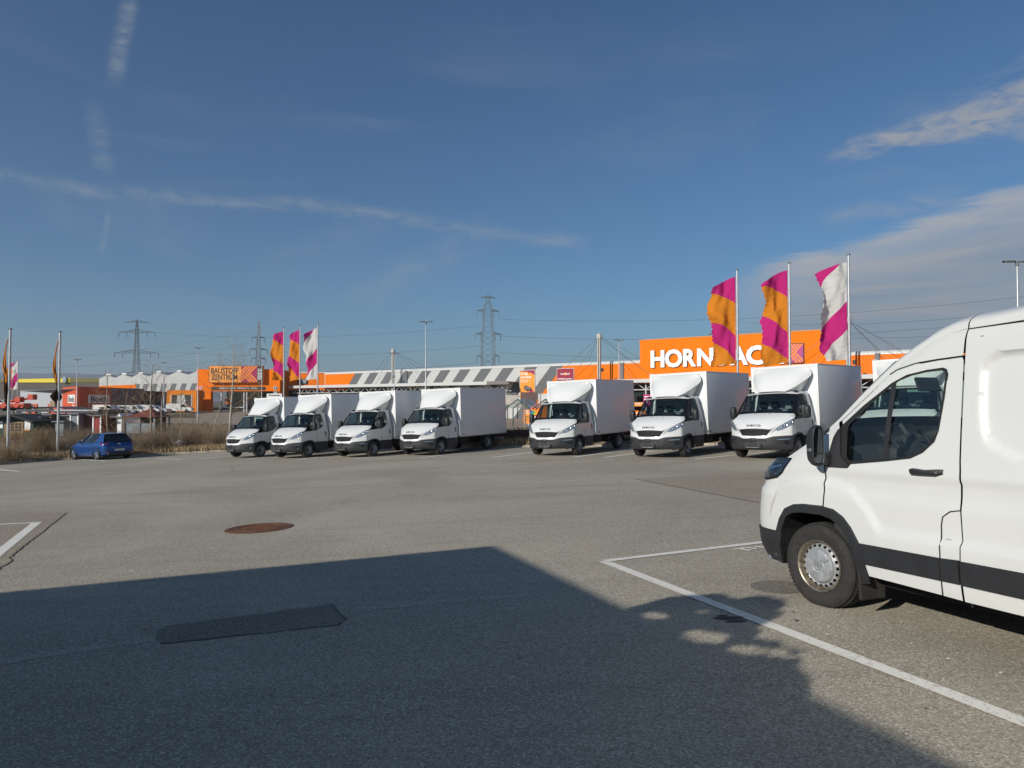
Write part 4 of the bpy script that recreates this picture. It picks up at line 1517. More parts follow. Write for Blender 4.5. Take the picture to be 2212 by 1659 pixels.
        for cs, cz, rr in ((.76, .985, .035), (.87, 1.055, .045), (1.0, 1.13, .04)):
            c_ = Vector(fl_(sg * cs, cz, .014))
            nn = Vector((.8, sg * .5, .25)).normalized()
            M_ = Matrix.Translation(c_) @ nn.to_track_quat('Z', 'Y').to_matrix().to_4x4()
            MB().lathe([(rr, 0), (rr * .95, .012), (rr * .6, .004), (0, 0)], 14, 'z', M_).build('lamp_bowl', CHROME, hl, smooth=40)
        inn = offset_poly(lamp, .006)
        tpanel(inn, [], .06, 0, sg, .04, lambda s_, z: fl_(s_, z, .028)).build('lamp_lens', LENS, hl, smooth=50)
        # chrome flicks between grille and lamp
        fk = MB()
        for q in range(3):
            z0 = .79 + q * .045
            panel(fk, [(sg * (.46 + q * .02), z0), (sg * (.53 + q * .03), z0 + .02), (sg * (.64 + q * .01), z0 + .10), (sg * (.62 + q * .01), z0 + .10), (sg * (.52 + q * .03), z0 + .035)], [], .1, lambda s_, z: T(s_, z, .014))
        fk.build('grille_flick', ALU, t)
        # fog lamp, daytime strip, dark pocket
        pk = [(.60, .60), (.66, .63), (.92, .64), (.97, .56), (.95, .47), (.82, .45), (.72, .52)]
        tpanel(pk, [], .06, .024, sg).build('lamp_pocket', BLACKP, t)
        tpanel([(.62, .607), (.70, .622), (.93, .632), (.94, .612), (.72, .598)], [], .06, .032, sg).build('daytime_strip', CHROME, t)
        c_ = Vector(T(sg * .86, .52, .03))
        MB().lathe([(.05, 0), (.048, .02), (.03, .01), (0, .012)], 16, 'z', Matrix.Translation(c_) @ Vector((.75, sg * .66, 0)).to_track_quat('Z', 'Y').to_matrix().to_4x4()).build('fog_lamp', GLOSSB, t, smooth=40)
        # mirror with arm
        mm = bpy.data.objects.new('wing_mirror', None)
        COL.objects.link(mm)
        mm.parent = t
        mm.matrix_local = Matrix.Translation((-.23, sg * 1.23, 1.44))
        pr = smoothpoly([(-.09, -.19), (-.10, .10), (-.07, .19), (.06, .19), (.10, .12), (.10, -.16), (.06, -.20), (-.05, -.21)], 2)
        rows = [[(xx, p_[0] * k_, p_[1] * k_) for p_ in pr] for xx, k_ in [(-.07, .94), (-.06, 1), (.02, 1.0), (.06, .93), (.085, .75), (.095, .1)]]
        MB().grid(rows, True).build('mirror_housing', BLACKP, mm, smooth=50)
        MB().add([(-.062, p_[0] * .9, p_[1] * .9) for p_ in pr], [tuple(range(len(pr)))]).build('mirror_pane', MIRRORG, mm)
        MB().bevbox(-.05, .03, -sg * .27, -sg * .08, -.12, -.06, .02).build('mirror_arm', BLACKP, mm)
        # roof marker lamp
        c_ = Vector((-.64, sg * .74, 2.085))
        MB().grid([[(c_.x + a_, c_.y + b_ * .07, c_.z + h_) for b_, h_ in ((-1, -.02), (-.7, d_), (.7, d_ - .01), (1, -.03))] for a_, d_ in ((.10, -.01), (.06, .022), (-.03, .035), (-.11, .0))]).build('roof_marker_lamp', GLOSSB, t, smooth=50)
    # grille
    gr = panel(MB(), [(-.66, .90), (-.52, .902), (0, .945), (.52, .902), (.66, .90), (.52, .80), (.40, .73), (0, .722), (-.40, .73), (-.52, .80)], [], .06, lambda s_, z: T(s_, z, -.03)).build('grille', SEAL, t)
    for q in range(5):
        z0 = .742 + q * .040
        hw_ = .40 + q * .035
        rows = [[T(-hw_ + 2 * hw_ * i / 16, z0 + dz_ + .012 * (1 - abs(-1 + 2 * i / 16)), o_) for i in range(17)] for dz_, o_ in ((0, -.02), (.0, .008), (.020, .012), (.022, -.02))]
        MB().grid(rows).build('grille_bar', TCLAD, gr, smooth=40)
    lg = panel(MB(), [(-.42, .55), (-.40, .64), (.40, .64), (.42, .55)], [], .06, lambda s_, z: T(s_, z, .024)).build('lower_grille', SEAL, t)
    for q in range(3):
        rows = [[T(-.40 + .8 * i / 12, .565 + q * .027 + dz_, .03) for i in range(13)] for dz_ in (0, .010)]
        MB().grid(rows).build('grille_bar', TCLAD, lg)
    MB().bevbox(.90, .975, -.10, .10, .54, .665, .02).build('radar_cover', BLACKP, t, smooth=40)
    pl_ = MB().bevbox(.93, .965, -.275, .275, .355, .49, .008).build('plate_holder', BLACKP, t)
    for y_, z_ in ((-.2, .46), (.2, .46), (-.2, .40), (.2, .40)):
        MB().box(.965, .968, y_ - .006, y_ + .006, z_ - .006, z_ + .006).build('plate_stud', WHITE, pl_)
    text('plate_caption', 'AUTO  IVECO  NUTZFAHRZEUGE', .024, WHITE, pl_, basis((.9665, 0, .373), (0, 1, 0), (0, 0, 1), (1, 0, 0)))
    # bumper lower lip
    MB().grid([[T(-1.1 + 2.2 * i / 24, z_, o_) for i in range(25)] for z_, o_ in ((.30, .02), (.29, -.02), (.29, -.12))]).build('bumper_lip', TCLAD, t, smooth=40)
    # bonnet
    sideL = polycurve([(.845, .48, .922), (.66, .66, 1.02), (.42, .80, 1.165), (.16, .885, 1.30), (-.02, .925, 1.378)], 16)
    cent = polycurve([(.895, 0, .955), (.80, 0, 1.07), (.58, 0, 1.235), (.34, 0, 1.345), (.13, 0, 1.415)], 16)
    rows = []
    for a_, c_ in zip(sideL, cent):
        row = []
        for j in range(-10, 11):
            u_ = j / 10
            f_ = abs(u_) ** 2.2
            row.append((c_.x + (a_.x - c_.x) * f_, a_.y * u_, c_.z + (a_.z - c_.z) * f_))
        rows.append(row)
    bn = MB().grid(rows).build('bonnet', WHITE, t, smooth=60)
    for y_ in (-.22, .22):
        MB().lathe([(.018, 0), (.014, .012), (0, .014)], 10, 'z', Matrix.Translation((.22, y_ + .02, 1.385))).build('washer_jet', SEAL, bn)
    # closing panel between bonnet edge and wing
    for sg in (1, -1):
        lo = [Vector(T(sg * s_, z, 0)) for s_, z in resample([(.52, .90), (.66, .90), (.80, .955), (.95, 1.06), (sx(.22), 1.20), (sx(0), 1.24)], .06, False)]
        up_ = [Vector((p_.x, sg * p_.y, p_.z - .004)) for p_ in sideL]
        up2 = [up_[int(i * (len(up_) - 1) / (len(lo) - 1))] for i in range(len(lo))]
        MB().grid([lo, up2]).build('wing_top', WHITE, t, smooth=60)
        # black corner by the windscreen foot
        q = [T(sg * sx(.20), 1.21, .004), T(sg * sx(-.12), 1.24, .004), T(sg * sx(-.12), 1.38, .0), (-.04, sg * .93, 1.385), (.10, sg * .905, 1.325)]
        MB().add(q, [(0, 1, 2, 3, 4)]).build('scuttle_corner', GLOSSB, t)
    # letters on the bonnet nose
    o_ = Vector((.845, 0, 1.038))
    up_ = Vector((-.42, 0, .9)).normalized()
    nrm = Vector((.9, 0, .42)).normalized()
    text('lettering', 'IVECO', .105, BADGE, bn, basis(o_, (0, 1, 0), up_, nrm), .006, 1.55, bold=.001)
    # windscreen
    wb = [Vector((.13 - .15 * abs(u_) ** 2.2, .915 * u_, 1.418 - .035 * abs(u_) ** 2)) for u_ in [i / 8 for i in range(-8, 9)]]
    wt_ = [Vector((-.455 - .08 * abs(u_) ** 2.2, .80 * u_, 2.025 - .04 * abs(u_) ** 2)) for u_ in [i / 8 for i in range(-8, 9)]]
    ws = loft(MB(), wb, wt_, nv=8, f=lambda u_, v: Vector((.035 * math.sin(PI * v), 0, .02 * math.sin(PI * v)))).build('windscreen', TGLASS, t, smooth=60)
    loft(MB(), [p_ + Vector((.02, 0, -.03)) for p_ in wb], [a_.lerp(b_, .10) + Vector((.006, 0, .006)) for a_, b_ in zip(wb, wt_)], nv=2).build('scuttle', GLOSSB, t, smooth=50)
    loft(MB(), [a_.lerp(b_, .94) + Vector((.010, 0, .008)) for a_, b_ in zip(wb, wt_)], [p_ + Vector((0, 0, .004)) for p_ in wt_], nv=2).build('windscreen_top_band', GLOSSB, t)
    for sg, i_ in ((1, 16), (-1, 0)):
        a_, b_ = wb[i_], wt_[i_]
        c0_, c1_ = Vector(T(sg * sx(-.06), 1.36, .003)), Vector(T(sg * sx(-.53), 1.99, .003))
        aa, bb = a_.lerp(wb[i_ - sg], .35), b_.lerp(wt_[i_ - sg], .35)
        MB().grid([[aa.lerp(bb, v) + Vector((.035 * math.sin(PI * v) + .004, 0, .02 * math.sin(PI * v) + .004)) for v in [i / 6 for i in range(7)]], [a_.lerp(b_, v) + Vector((.03 * math.sin(PI * v), sg * .008, .015 * math.sin(PI * v))) for v in [i / 6 for i in range(7)]], [c0_.lerp(c1_, v) for v in [i / 6 for i in range(7)]]]).build('pillar', GLOSSB, t, smooth=50)
        w0 = Vector((.10, sg * .05 - .12, 1.455))
    for y_ in (.55, -.25):
        MB().tube([(.115, y_, 1.445), (.10, y_ - .12, 1.462), (.06, y_ - .55, 1.50)], .008, 5).build('wiper', SEAL, t)
    # roof
    rows = []
    for x, z, w_ in [(-.455, 2.028, .80), (-.56, 2.075, .815), (-.75, 2.10, .825), (-1.05, 2.11, .83), (-1.24, 2.105, .83), (-1.27, 2.08, .83)]:
        rows.append([(x - .08 * abs(u_) ** 2.2 * (1 if x > -.5 else max(0, 1 - (-.5 - x) * 2)), w_ * u_, z - .05 * abs(u_) ** 3) for u_ in [i / 8 for i in range(-8, 9)]])
    MB().grid(rows).build('roof', WHITE, t, smooth=60)
    for sg in (1, -1):
        MB().grid([[(x, sg * w_, z) for x, z, w_ in [(-.535, 1.985, .80), (-.64, 2.025, .815), (-.80, 2.05, .825), (-1.05, 2.06, .83), (-1.24, 2.055, .83)]], [T(sg * sx(x), z, 0) for x, z in [(-.56, 1.99), (-.64, 2.02), (-.80, 2.03), (-1.05, 2.04), (-1.20, 1.9)]]]).build('roof_edge', WHITE, t, smooth=60)
    MB().grid([[(-1.262, y_, z_) for y_ in (-.98, -.5, 0, .5, .98)] for z_ in (.5, 1.3)] + [[(-1.262, y_, 2.07) for y_ in (-.83, -.45, 0, .45, .83)]]).build('cab_back', WHITE, t)
    # --- air deflector
    E_ = polycurve([(-.45, .46, 2.07), (-.70, .64, 2.20), (-.98, .83, 2.38), (-1.22, .965, 2.55), (-1.29, .985, 2.66), (-1.28, .95, 2.77), (-1.25, .90, 2.83)], 18)
    C_ = polycurve([(-.44, 0, 2.095), (-.56, 0, 2.25), (-.70, 0, 2.42), (-.86, 0, 2.58), (-1.0, 0, 2.70), (-1.12, 0, 2.79), (-1.22, 0, 2.86)], 18)
    rows = []
    for a_, c_ in zip(E_, C_):
        row = []
        for j in range(-12, 13):
            u_ = j / 12
            f_ = abs(u_) ** 3.2
            row.append((c_.x + (a_.x - c_.x) * f_, a_.y * (u_ if abs(u_) < .8 else math.copysign(.8 + (abs(u_) - .8) * 1.0, u_)), c_.z + (a_.z - c_.z) * f_))
        rows.append(row)
    rows.append([(-1.33, p_[1], p_[2] + .005) for p_ in rows[-1]])
    df = MB().grid(rows).build('air_deflector', WHITE, t, smooth=50)
    for sg in (1, -1):
        inn = polycurve([(-.60, .44, 2.10), (-.85, .58, 2.15), (-1.10, .70, 2.22), (-1.28, .80, 2.40), (-1.33, .93, 2.62), (-1.33, .93, 2.77), (-1.33, .90, 2.83)], 18)
        inn2 = polycurve([(-.62, .46, 2.09), (-.90, .56, 2.09), (-1.15, .64, 2.09), (-1.33, .70, 2.2), (-1.33, .8, 2.4), (-1.33, .85, 2.6), (-1.33, .85, 2.8)], 18)
        mid_ = [a_.lerp(b_, .5) + Vector((-.03, -.01, .015)) for a_, b_ in zip(E_, inn)]
        MB().grid([[(p_.x, sg * p_.y, p_.z) for p_ in c_] for c_ in (E_, mid_, inn, inn2)]).build('deflector_side', WHITE, df, smooth=40)
        MB().bevbox(-1.30, -.95, sg * .60, sg * .66, 2.08, 2.24, .01).build('deflector_strut', WHITE, df)
    # --- box body
    xf, xr, hw_, zb, zt = -1.43, -5.24, 1.12, .715, 2.95
    bx_ = MB().bevbox(xr, xf, -hw_, hw_, zb, zt, .035, None, 3).build('box_body', BOXW, t, smooth=35)
    for sg in (1, -1):
        MB().bevbox(xf - .07, xf + .012, sg * (hw_ - .075), sg * (hw_ + .006), zb - .004, zt + .004, .02, None, 2).build('corner_post', WHITE, bx_, smooth=40)
        MB().bevbox(xr, xf - .072, sg * (hw_ - .02), sg * (hw_ + .006), zt - .055, zt + .005, .006).build('roof_rail', ALU, bx_)
        MB().bevbox(xr, xf - .072, sg * (hw_ - .02), sg * (hw_ + .005), zb - .006, zb + .06, .005).build('side_rail', ALU, bx_)
        MB().bevbox(xr - .008, xr + .045, sg * (hw_ - .06), sg * (hw_ + .007), zb - .004, zt + .005, .006).build('rear_post', ALU, bx_)
        MB().box(xf - .22, xf - .10, sg * (hw_ + .005), sg * (hw_ + .009), zb + .08, zb + .13).build('maker_plate', BADGE, bx_)
        MB().bevbox(xf - .48, xf - .42, sg * (hw_ - .01), sg * (hw_ + .02), zb + .01, zb + .04, .005).build('side_marker', AMBER, bx_)
        MB().bevbox(xf - 2.4, xf - 2.34, sg * (hw_ - .01), sg * (hw_ + .02), zb + .01, zb + .04, .005).build('side_marker', AMBER, bx_)
        MB().bevbox(-5.235, -5.205, sg * .62, sg * .96, .50, .60, .008).build('tail_lamp', REDL, t)
        MB().box(-5.2, -1.2, sg * .38, sg * .46, .50, .70).build('chassis_rail', DARKM, t)
        # rear wheel arch guard
        MB().grid([[(-3.75 + .44 * math.cos(a_), sg * yy, .345 + .40 * math.sin(a_)) for a_ in [PI * i / 12 for i in range(13)]] for yy in (.72, 1.05)]).build('rear_mudguard', BLACKP, t, smooth=60)
    MB().bevbox(xf - .05, xf + .016, -hw_ + .07, hw_ - .07, zt - .10, zt + .004, .015).build('top_front_rail', WHITE, bx_)
    MB().bevbox(-2.4, -1.55, -.95, -.5, .36, .68, .05).build('fuel_tank', DARKM, t, smooth=40)
    MB().bevbox(-2.15, -1.55, .5, .95, .38, .66, .04).build('battery_box', DARKM, t, smooth=40)
    MB().box(-5.2, -1.3, -.9, .9, .64, .71).build('subframe', DARKM, t)
    MB().box(-4.0, .4, -.35, .35, .32, .62).build('driveline', DARKM, t)
    MB().bevbox(-5.2, -5.08, -.95, .95, .40, .52, .01).build('underrun_bar', GALV, t)
    for sg in (1, -1):
        steel_wheel(t, -.05, sg * 1.0, .345, .345, 'truck', R(5), sg, .215)
        steel_wheel(t, -3.75, sg * 1.0, .345, .345, 'truck', 0, sg, .215)
    # cabin interior
    MB().grid([[(x, y_, z) for y_ in (-.86, 0, .86)] for x, z in [(.08, 1.37), (-.12, 1.35), (-.26, 1.28), (-.28, 1.0), (-.2, .6)]]).build('dashboard', DASH, t, smooth=50)
    MB().box(-1.24, -1.22, -.80, .80, .6, 2.04).build('partition', CABW, t)
    MB().box(-1.2, -.2, -.9, .9, .55, .62).build('cab_floor', CABIN, t)
    for y_ in (.45, -.22, -.62):
        st_ = bpy.data.objects.new('seat', None)
        COL.objects.link(st_)
        st_.parent = t
        MB().bevbox(-1.1, -.62, y_ - .22, y_ + .22, .85, 1.02, .05).build('cushion', SEATM, st_, smooth=40)
        MB().bevbox(-.07, .07, -.22, .22, 0, .56, .06, Matrix.Translation((-1.05, y_, .98)) @ Matrix.Rotation(R(-8), 4, 'Y')).build('backrest', SEATM, st_, smooth=40)
        MB().bevbox(-.05, .05, -.13, .13, .58, .80, .05, Matrix.Translation((-1.05, y_, .98)) @ Matrix.Rotation(R(-8), 4, 'Y')).build('headrest', SEATM, st_, smooth=40)
    MB().tube([(-.42 + .08 * math.cos(a_), .45 + .19 * math.sin(a_), 1.36 + .17 * math.cos(a_)) for a_ in [2 * PI * i / 24 for i in range(25)]], .014, 6, False).build('steering_wheel', SEAL, t, smooth=60)
    MB().bevbox(-.50, -.44, -.11, .11, 1.90, 1.97, .015).build('interior_mirror', SEAL, t)
    return t


TGLASS = glass('truck_glass', (.52, .62, .60), 1.5)
truck0 = make_truck()
SPOTS = [(-13.2, 35.43, 31.7, 'leftmost white box truck of the row, beside the bare birch and dry shrubs'),
         (-10.3, 33.46, 31.6, 'second white box truck from the left, below the smaller group of flags'),
         (-7.03, 32.23, 32.5, 'third white box truck from the left, its side partly hidden by the next truck'),
         (-3.98, 31.79, 32.0, 'white box truck just left of the gap in the row, whole grey shaded side showing'),
         (1.76, 28.0, 32.8, 'white box truck just right of the gap, beside the orange hand banner'),
         (5.23, 24.87, 40.5, 'white box truck parked in front of the first big white letters'),
         (8.1, 22.55, 45.5, 'white box truck nearest the van bonnet, in front of the square logo'),
         (11.35, 20.7, 45.3, 'white box truck seen through the side window of the near van')]
for i, (x, y, yw, lb) in enumerate(SPOTS):
    o = truck0 if i == 0 else copy_tree(truck0)
    fx, fy = -math.sin(R(yw)), -math.cos(R(yw))
    f_ = Vector((fx, fy, -.011)).normalized()
    l_ = Vector((-fy, fx, .033))
    l_ = (l_ - f_ * l_.dot(f_)).normalized()
    u_ = f_.cross(l_)
    o.matrix_world = basis((x, y, gz(x, y) + .015), f_, l_, u_)
    tag(o, lb, 'truck', 'white box trucks parked in a row')
# pale strip behind the windscreen of the first and last truck
STRIP = mat('pale_strip', (.55, .66, .60), .5)
TR = [o for o in bpy.data.objects if o.get('category') == 'truck']
for o in (TR[0], TR[-1]):
    q = []
    for u_, v in ((.15, .80), (.86, .80), (.86, .93), (.15, .93)):
        a_ = Vector((.13 - .15 * u_ ** 2.2, .915 * u_, 1.418 - .035 * u_ ** 2))
        b_ = Vector((-.455 - .08 * u_ ** 2.2, .80 * u_, 2.025 - .04 * u_ ** 2))
        q.append(a_.lerp(b_, v) + Vector((.035 * math.sin(PI * v) - .012, 0, .02 * math.sin(PI * v) - .012)))
    MB().add(q, [(0, 1, 2, 3)]).build('sun_strip', STRIP, o)

# ------------------------------------------------------------ the big orange DIY store
FO = Vector((20.426, 105.0, 0.0))
FU = Vector((-0.78833, 0.61526, 0))
FN = Vector((-0.61526, -0.78833, 0))
FM = basis(FO, FU, FN, (0, 0, 1))
ORANGE_C = (0.88, 0.19, 0.002)


def rib_mat(name, col, pitch=0.3, axis=0, strength=0.6, rough=0.5, dark=0.10):
    m = bpy.data.materials.new(name)
    MATS[name] = m
    m.use_nodes = True
    t_ = m.node_tree
    t_.nodes.clear()
    q = NT(t_)
    co = q.n('ShaderNodeTexCoord').outputs['Object']
    x = q.sep(co)[axis]
    w_ = q.m('PINGPONG', x, pitch / 2)
    rb = q.ss(w_, pitch * .16, pitch * .26)
    n_ = q.noise(co, .7, 5, .6)
    c_ = q.mix(q.m('MULTIPLY', q.ss(n_, .35, .7), .18), col, tuple(v * .78 for v in col))
    c_ = q.mix(q.m('MULTIPLY', rb, dark), c_, tuple(v * .4 for v in col))
    b_ = q.n('ShaderNodeBsdfPrincipled', Roughness=rough)
    b_.inputs['Specular IOR Level'].default_value = .2
    q.set(b_.inputs['Base Color'], c_)
    bn = q.n('ShaderNodeBump')
    bn.inputs['Strength'].default_value = strength
    bn.inputs['Distance'].default_value = .04
    q.set(bn.inputs['Height'], rb)
    q.set(b_.inputs['Normal'], bn.outputs[0])
    o = q.n('ShaderNodeOutputMaterial')
    t_.links.new(b_.outputs[0], o.inputs[0])
    return m


ORANGE = mat('orange_panel', ORANGE_C, .7, spec=.15, var=.03, vscale=.4)
ORIB = rib_mat('orange_ribbed', ORANGE_C, .33)
GRIB = rib_mat('light_grey_ribbed', (.56, .56, .54), .33)
DRIB = rib_mat('dark_grey_ribbed', (.15, .155, .16), .33)
EAVE = rib_mat('eave_metal', (.60, .60, .58), .9, 0, .8, .35)
LGREY = mat('light_grey_panel', (.55, .55, .53), .6, var=.05, vscale=.5)
DGREY = mat('dark_grey_panel', (.15, .155, .16), .6, var=.05, vscale=.5)
INK = mat('print_black', (.015, .017, .016), .6)
SIGNW = mat('sign_white', (.85, .85, .83), .4)
MAGENTA = mat('print_magenta', (.33, .01, .08), .5)
ORPRINT = mat('print_orange', (.88, .30, .03), .5)
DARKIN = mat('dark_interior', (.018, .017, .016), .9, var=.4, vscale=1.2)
CONC = mat('pale_concrete', (.46, .44, .40), .8, var=.1)
STEELW = mat('truss_white_steel', (.55, .55, .54), .5)
GLD = glass('shop_glass', (.35, .38, .38), 1.5)
TX = ((-1, 0, 0), (0, 0, 1), (0, 1, 0))      # text axes on the facade: right, up, out

store = thing('hardware_store', 'long orange and grey striped hardware store with big white letters', 'building', FM)
ZB = -2.3


def fpoly(name, poly, off, m, parent=store, th=.04):
    """flat facade piece: polygon in (t,z), front face at off"""
    return MB().prism(poly, off - th, off, 'y').build(name, m, parent)


fpoly('wall', [(77, ZB), (77, 7.37), (-64, 7.37), (-64, ZB)], 0, GRIB, th=.3)
fpoly('orange_wall', [(15.38, 7.37), (24.2, ZB + .4), (24.2, ZB), (-64, ZB), (-64, 7.37)], .03, ORIB)
fpoly('orange_wall', [(66.95, 7.37), (76.8, 7.37), (76.8, 3.4), (70.4, 3.4)], .03, ORIB)
for tl in [62.2, 57.3, 52.4, 47.5, 42.6, 37.75, 32.8, 27.86, 23.05, 17.9]:
    bot = 3.0 if tl > 30 else (ZB + .2)
    dz_ = 7.37 - bot
    wdt = 2.47
    k_ = .90
    if tl == 17.9:
        fpoly('grey_stripe', [(tl, 7.37), (15.42, 7.37), (15.42 + dz_ * k_, bot), (tl + dz_ * k_, bot)], .025, DRIB)
    else:
        fpoly('grey_stripe', [(tl, 7.37), (tl - wdt, 7.37), (tl - wdt + dz_ * k_, bot), (tl + dz_ * k_, bot)], .025, DRIB)
fpoly('grey_stripe', [(66.9, 7.37), (64.5, 7.37), (68.4, 3.0), (70.7, 3.0)], .025, DRIB)
# rounded metal eave
rows = []
for a_ in [i * PI / 2 / 6 for i in range(7)]:
    rows.append([(t_, .06 + .45 * (math.cos(a_) - 1), 7.375 + .48 * math.sin(a_)) for t_ in range(77, -66, -3)])
rows.append([(t_, -6, 8.2) for t_ in range(77, -66, -3)])
rows.append([(t_, -60, 8.6) for t_ in range(77, -66, -3)])
MB().grid(rows).build('eave', EAVE, store, smooth=40)
for t_ in (4.6, 38.5 + 13.2, -30.5):
    MB().bevbox(t_ - .28, t_ + .28, .04, .25, 3, 7.5, .03).build('downpipe_box', DGREY, store)
# sign block
SB = 1.4
blk = MB().box(.9, -27.2, -1, SB, 4.3, 10.58).build('sign_block', ORANGE, store)
MB().box(1.0, -27.3, -1.1, SB + .06, 10.583, 10.70).build('block_coping', mat('coping', (.66, .25, .06), .5), blk)
LETS = [('H', -.94, -3.14), ('O', -3.18, -5.9), ('R', -5.99, -7.96), ('N', -8.08, -10.45), ('B', -10.75, -12.6), ('A', -12.75, -15.23), ('C', -14.94, -17.45), ('H', -17.75, -19.9)]
off_sc = 1.0
for ch, ta, tb_ in LETS:
    o = text('letter', ch, 3.5, SIGNW, blk, None, .10, 1, bold=.15)
    me = o.data
    xs_ = [v.co.x for v in me.vertices]
    ys_ = [v.co.y for v in me.vertices]
    x0_, x1_, y0_, y1_ = min(xs_), max(xs_), min(ys_), max(ys_)
    wd = abs(tb_ - ta)
    for v in me.vertices:
        v.co.x = (v.co.x - x0_) / (x1_ - x0_) * wd
        v.co.y = (v.co.y - y0_) / (y1_ - y0_) * 2.5 if ch not in 'OC' else -.06 + (v.co.y - y0_) / (y1_ - y0_) * 2.62
    me.materials.append(INK)
    for p_ in me.polygons:
        p_.material_index = 0 if p_.normal.z > .6 else 1
    o.matrix_local = basis((ta, SB + .16, 6.52), *TX)
for i in range(10):
    t_ = -1.6 - i * 2.72
    MB().box(t_ - .012, t_ + .012, SB, SB + .012, 4.3, 10.56).build('panel_joint', mat('joint_orange', (.45, .10, .004), .7), blk)
# square logo: diagonal bands
lg = MB().box(-20.1, -22.35, SB, SB + .12, 6.5, 9.1).build('logo_panel', INK, blk)


def logo(parent, t0, z0, w, h, off, c_bg, c_bar, right=True, pre=''):
    """square of diagonal bands; local frame t to the left"""
    def P(a_, b_):
        return (t0 - a_ * w, z0 + b_ * h)
    MB().prism([P(0, 0), P(1, 0), P(1, 1), P(0, 1)], off, off + .02, 'y').build('logo_field', c_bg, parent)
    # rising bands (lower left to upper right)
    for i in range(4):
        c0 = -.02 + i * .20
        band = []
        # band between y = x + c0 and y = x + c0 + .13, clipped to unit square
        for yy, xx in [(0, None)]:
            pass
        poly_ = clip_band(c0, c0 + .135)
        if poly_:
            MB().prism([P(*p_) for p_ in poly_], off + .02, off + .04, 'y').build('logo_band', c_bar, parent)
    for i in range(3):
        c0 = .30 + i * .22
        poly_ = clip_band2(c0, c0 + .14)
        if poly_:
            MB().prism([P(*p_) for p_ in poly_], off + .02, off + .04, 'y').build('logo_band', c_bar, parent)


def clip_poly(poly_, f):
    out = []
    n = len(poly_)
    for i in range(n):
        a_, b_ = poly_[i], poly_[(i + 1) % n]
        fa, fb = f(a_), f(b_)
        if fa >= 0:
            out.append(a_)
        if fa * fb < 0:
            t_ = fa / (fa - fb)
            out.append((a_[0] + (b_[0] - a_[0]) * t_, a_[1] + (b_[1] - a_[1]) * t_))
    return out


def clip_band(c0, c1):
    p_ = [(0, 0), (1, 0), (1, 1), (0, 1)]
    p_ = clip_poly(p_, lambda q: q[1] - q[0] - c0)
    return clip_poly(p_, lambda q: c1 - q[1] + q[0]) if len(p_) > 2 else None


def clip_band2(c0, c1):
    p_ = [(0, 0), (1, 0), (1, 1), (0, 1)]
    p_ = clip_poly(p_, lambda q: q[0] - q[1] - .04)
    if len(p_) > 2:
        p_ = clip_poly(p_, lambda q: q[1] + q[0] - c0 - .25)
    return clip_poly(p_, lambda q: c1 + .25 - q[1] - q[0]) if len(p_) > 2 else None


PINKP = mat('logo_magenta', (.42, .03, .20), .5)
ORLT = mat('logo_orange', (.85, .24, .03), .5)
logo(lg, -20.2, 6.62, 2.05, 2.38, SB + .12, PINKP, ORLT)


def canopy(t0, t1, off, zt_, zb_, name='canopy', truss=True, tw=3.0, depth=None, bot=None):
    c_ = bpy.data.objects.new(name, None)
    COL.objects.link(c_)
    c_.parent = store
    depth = off if depth is None else depth
    MB().box(t1, t0, off - .35, off, zb_, zt_).build('fascia', LGREY, c_)
    MB().box(t1 + .05, t0 - .05, off - depth, off - .36, zt_ - .25, zt_ - .05).build('roof_slab', DGREY, c_)
    if truss:
        n_ = max(1, int((t0 - t1) / tw))
        b0 = (zb_ - 1.05) if bot is None else bot
        for i in range(n_):
            a_ = t1 + (t0 - t1) * i / n_
            b_ = t1 + (t0 - t1) * (i + 1) / n_
            m_ = (a_ + b_) / 2
            mb_ = MB()
            mb_.tube([(a_, off - .9, zb_ - .05), (m_, off - .9, b0)], .055, 5)
            mb_.tube([(b_, off - .9, zb_ - .05), (m_, off - .9, b0)], .055, 5)
            mb_.build('truss_web', STEELW, c_)
        MB().tube([(t0, off - .9, b0), (t1, off - .9, b0)], .075, 6).build('truss_chord', STEELW, c_)
    return c_


canopy(86.0, 24.4, 3, 5.0, 4.45, 'canopy', True, 2.4)
MB().box(24.35, 29.0, 2.99, 3.06, 4.47, 5.03).build('canopy_end_board', mat('brown_grey_board', (.20, .17, .16), .7), store)
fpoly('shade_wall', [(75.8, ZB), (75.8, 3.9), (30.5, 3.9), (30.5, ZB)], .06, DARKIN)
canopy(6.5, -42, 8, 4.72, 4.22, 'canopy', True, 2.6, bot=3.25)
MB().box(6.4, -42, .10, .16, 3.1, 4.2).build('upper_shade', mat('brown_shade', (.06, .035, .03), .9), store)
# glazed entrance front beneath the right canopy
gf = MB().box(6.4, -42, .05, .09, ZB, 3.1).build('glazed_front', DARKIN, store)
for i in range(18):
    t_ = 6.2 - i * 2.6
    MB().box(t_ - .04, t_ + .04, .1, .2, ZB, 3.12).build('mullion', STEELW, gf)
    if i < 17:
        MB().box(t_ - 2.52, t_ - .08, .13, .14, ZB + .1, 3.0).build('pane', GLD, gf)
MB().box(6.4, -42, .1, .2, 1.2, 1.28).build('transom', STEELW, gf)
for t_ in (3.5, -3, -9.5, -16, -22.5, -29):
    MB().tube([(t_, 7.1, ZB - .5), (t_, 7.1, 4.3)], .12, 10).build('canopy_column', STEELW, store)
for t_ in (72, 63, 54, 45, 36, 25.0):
    MB().tube([(t_, 2.4, ZB - .5), (t_, 2.4, 4.5)], .12, 10).build('canopy_column', DGREY, store)

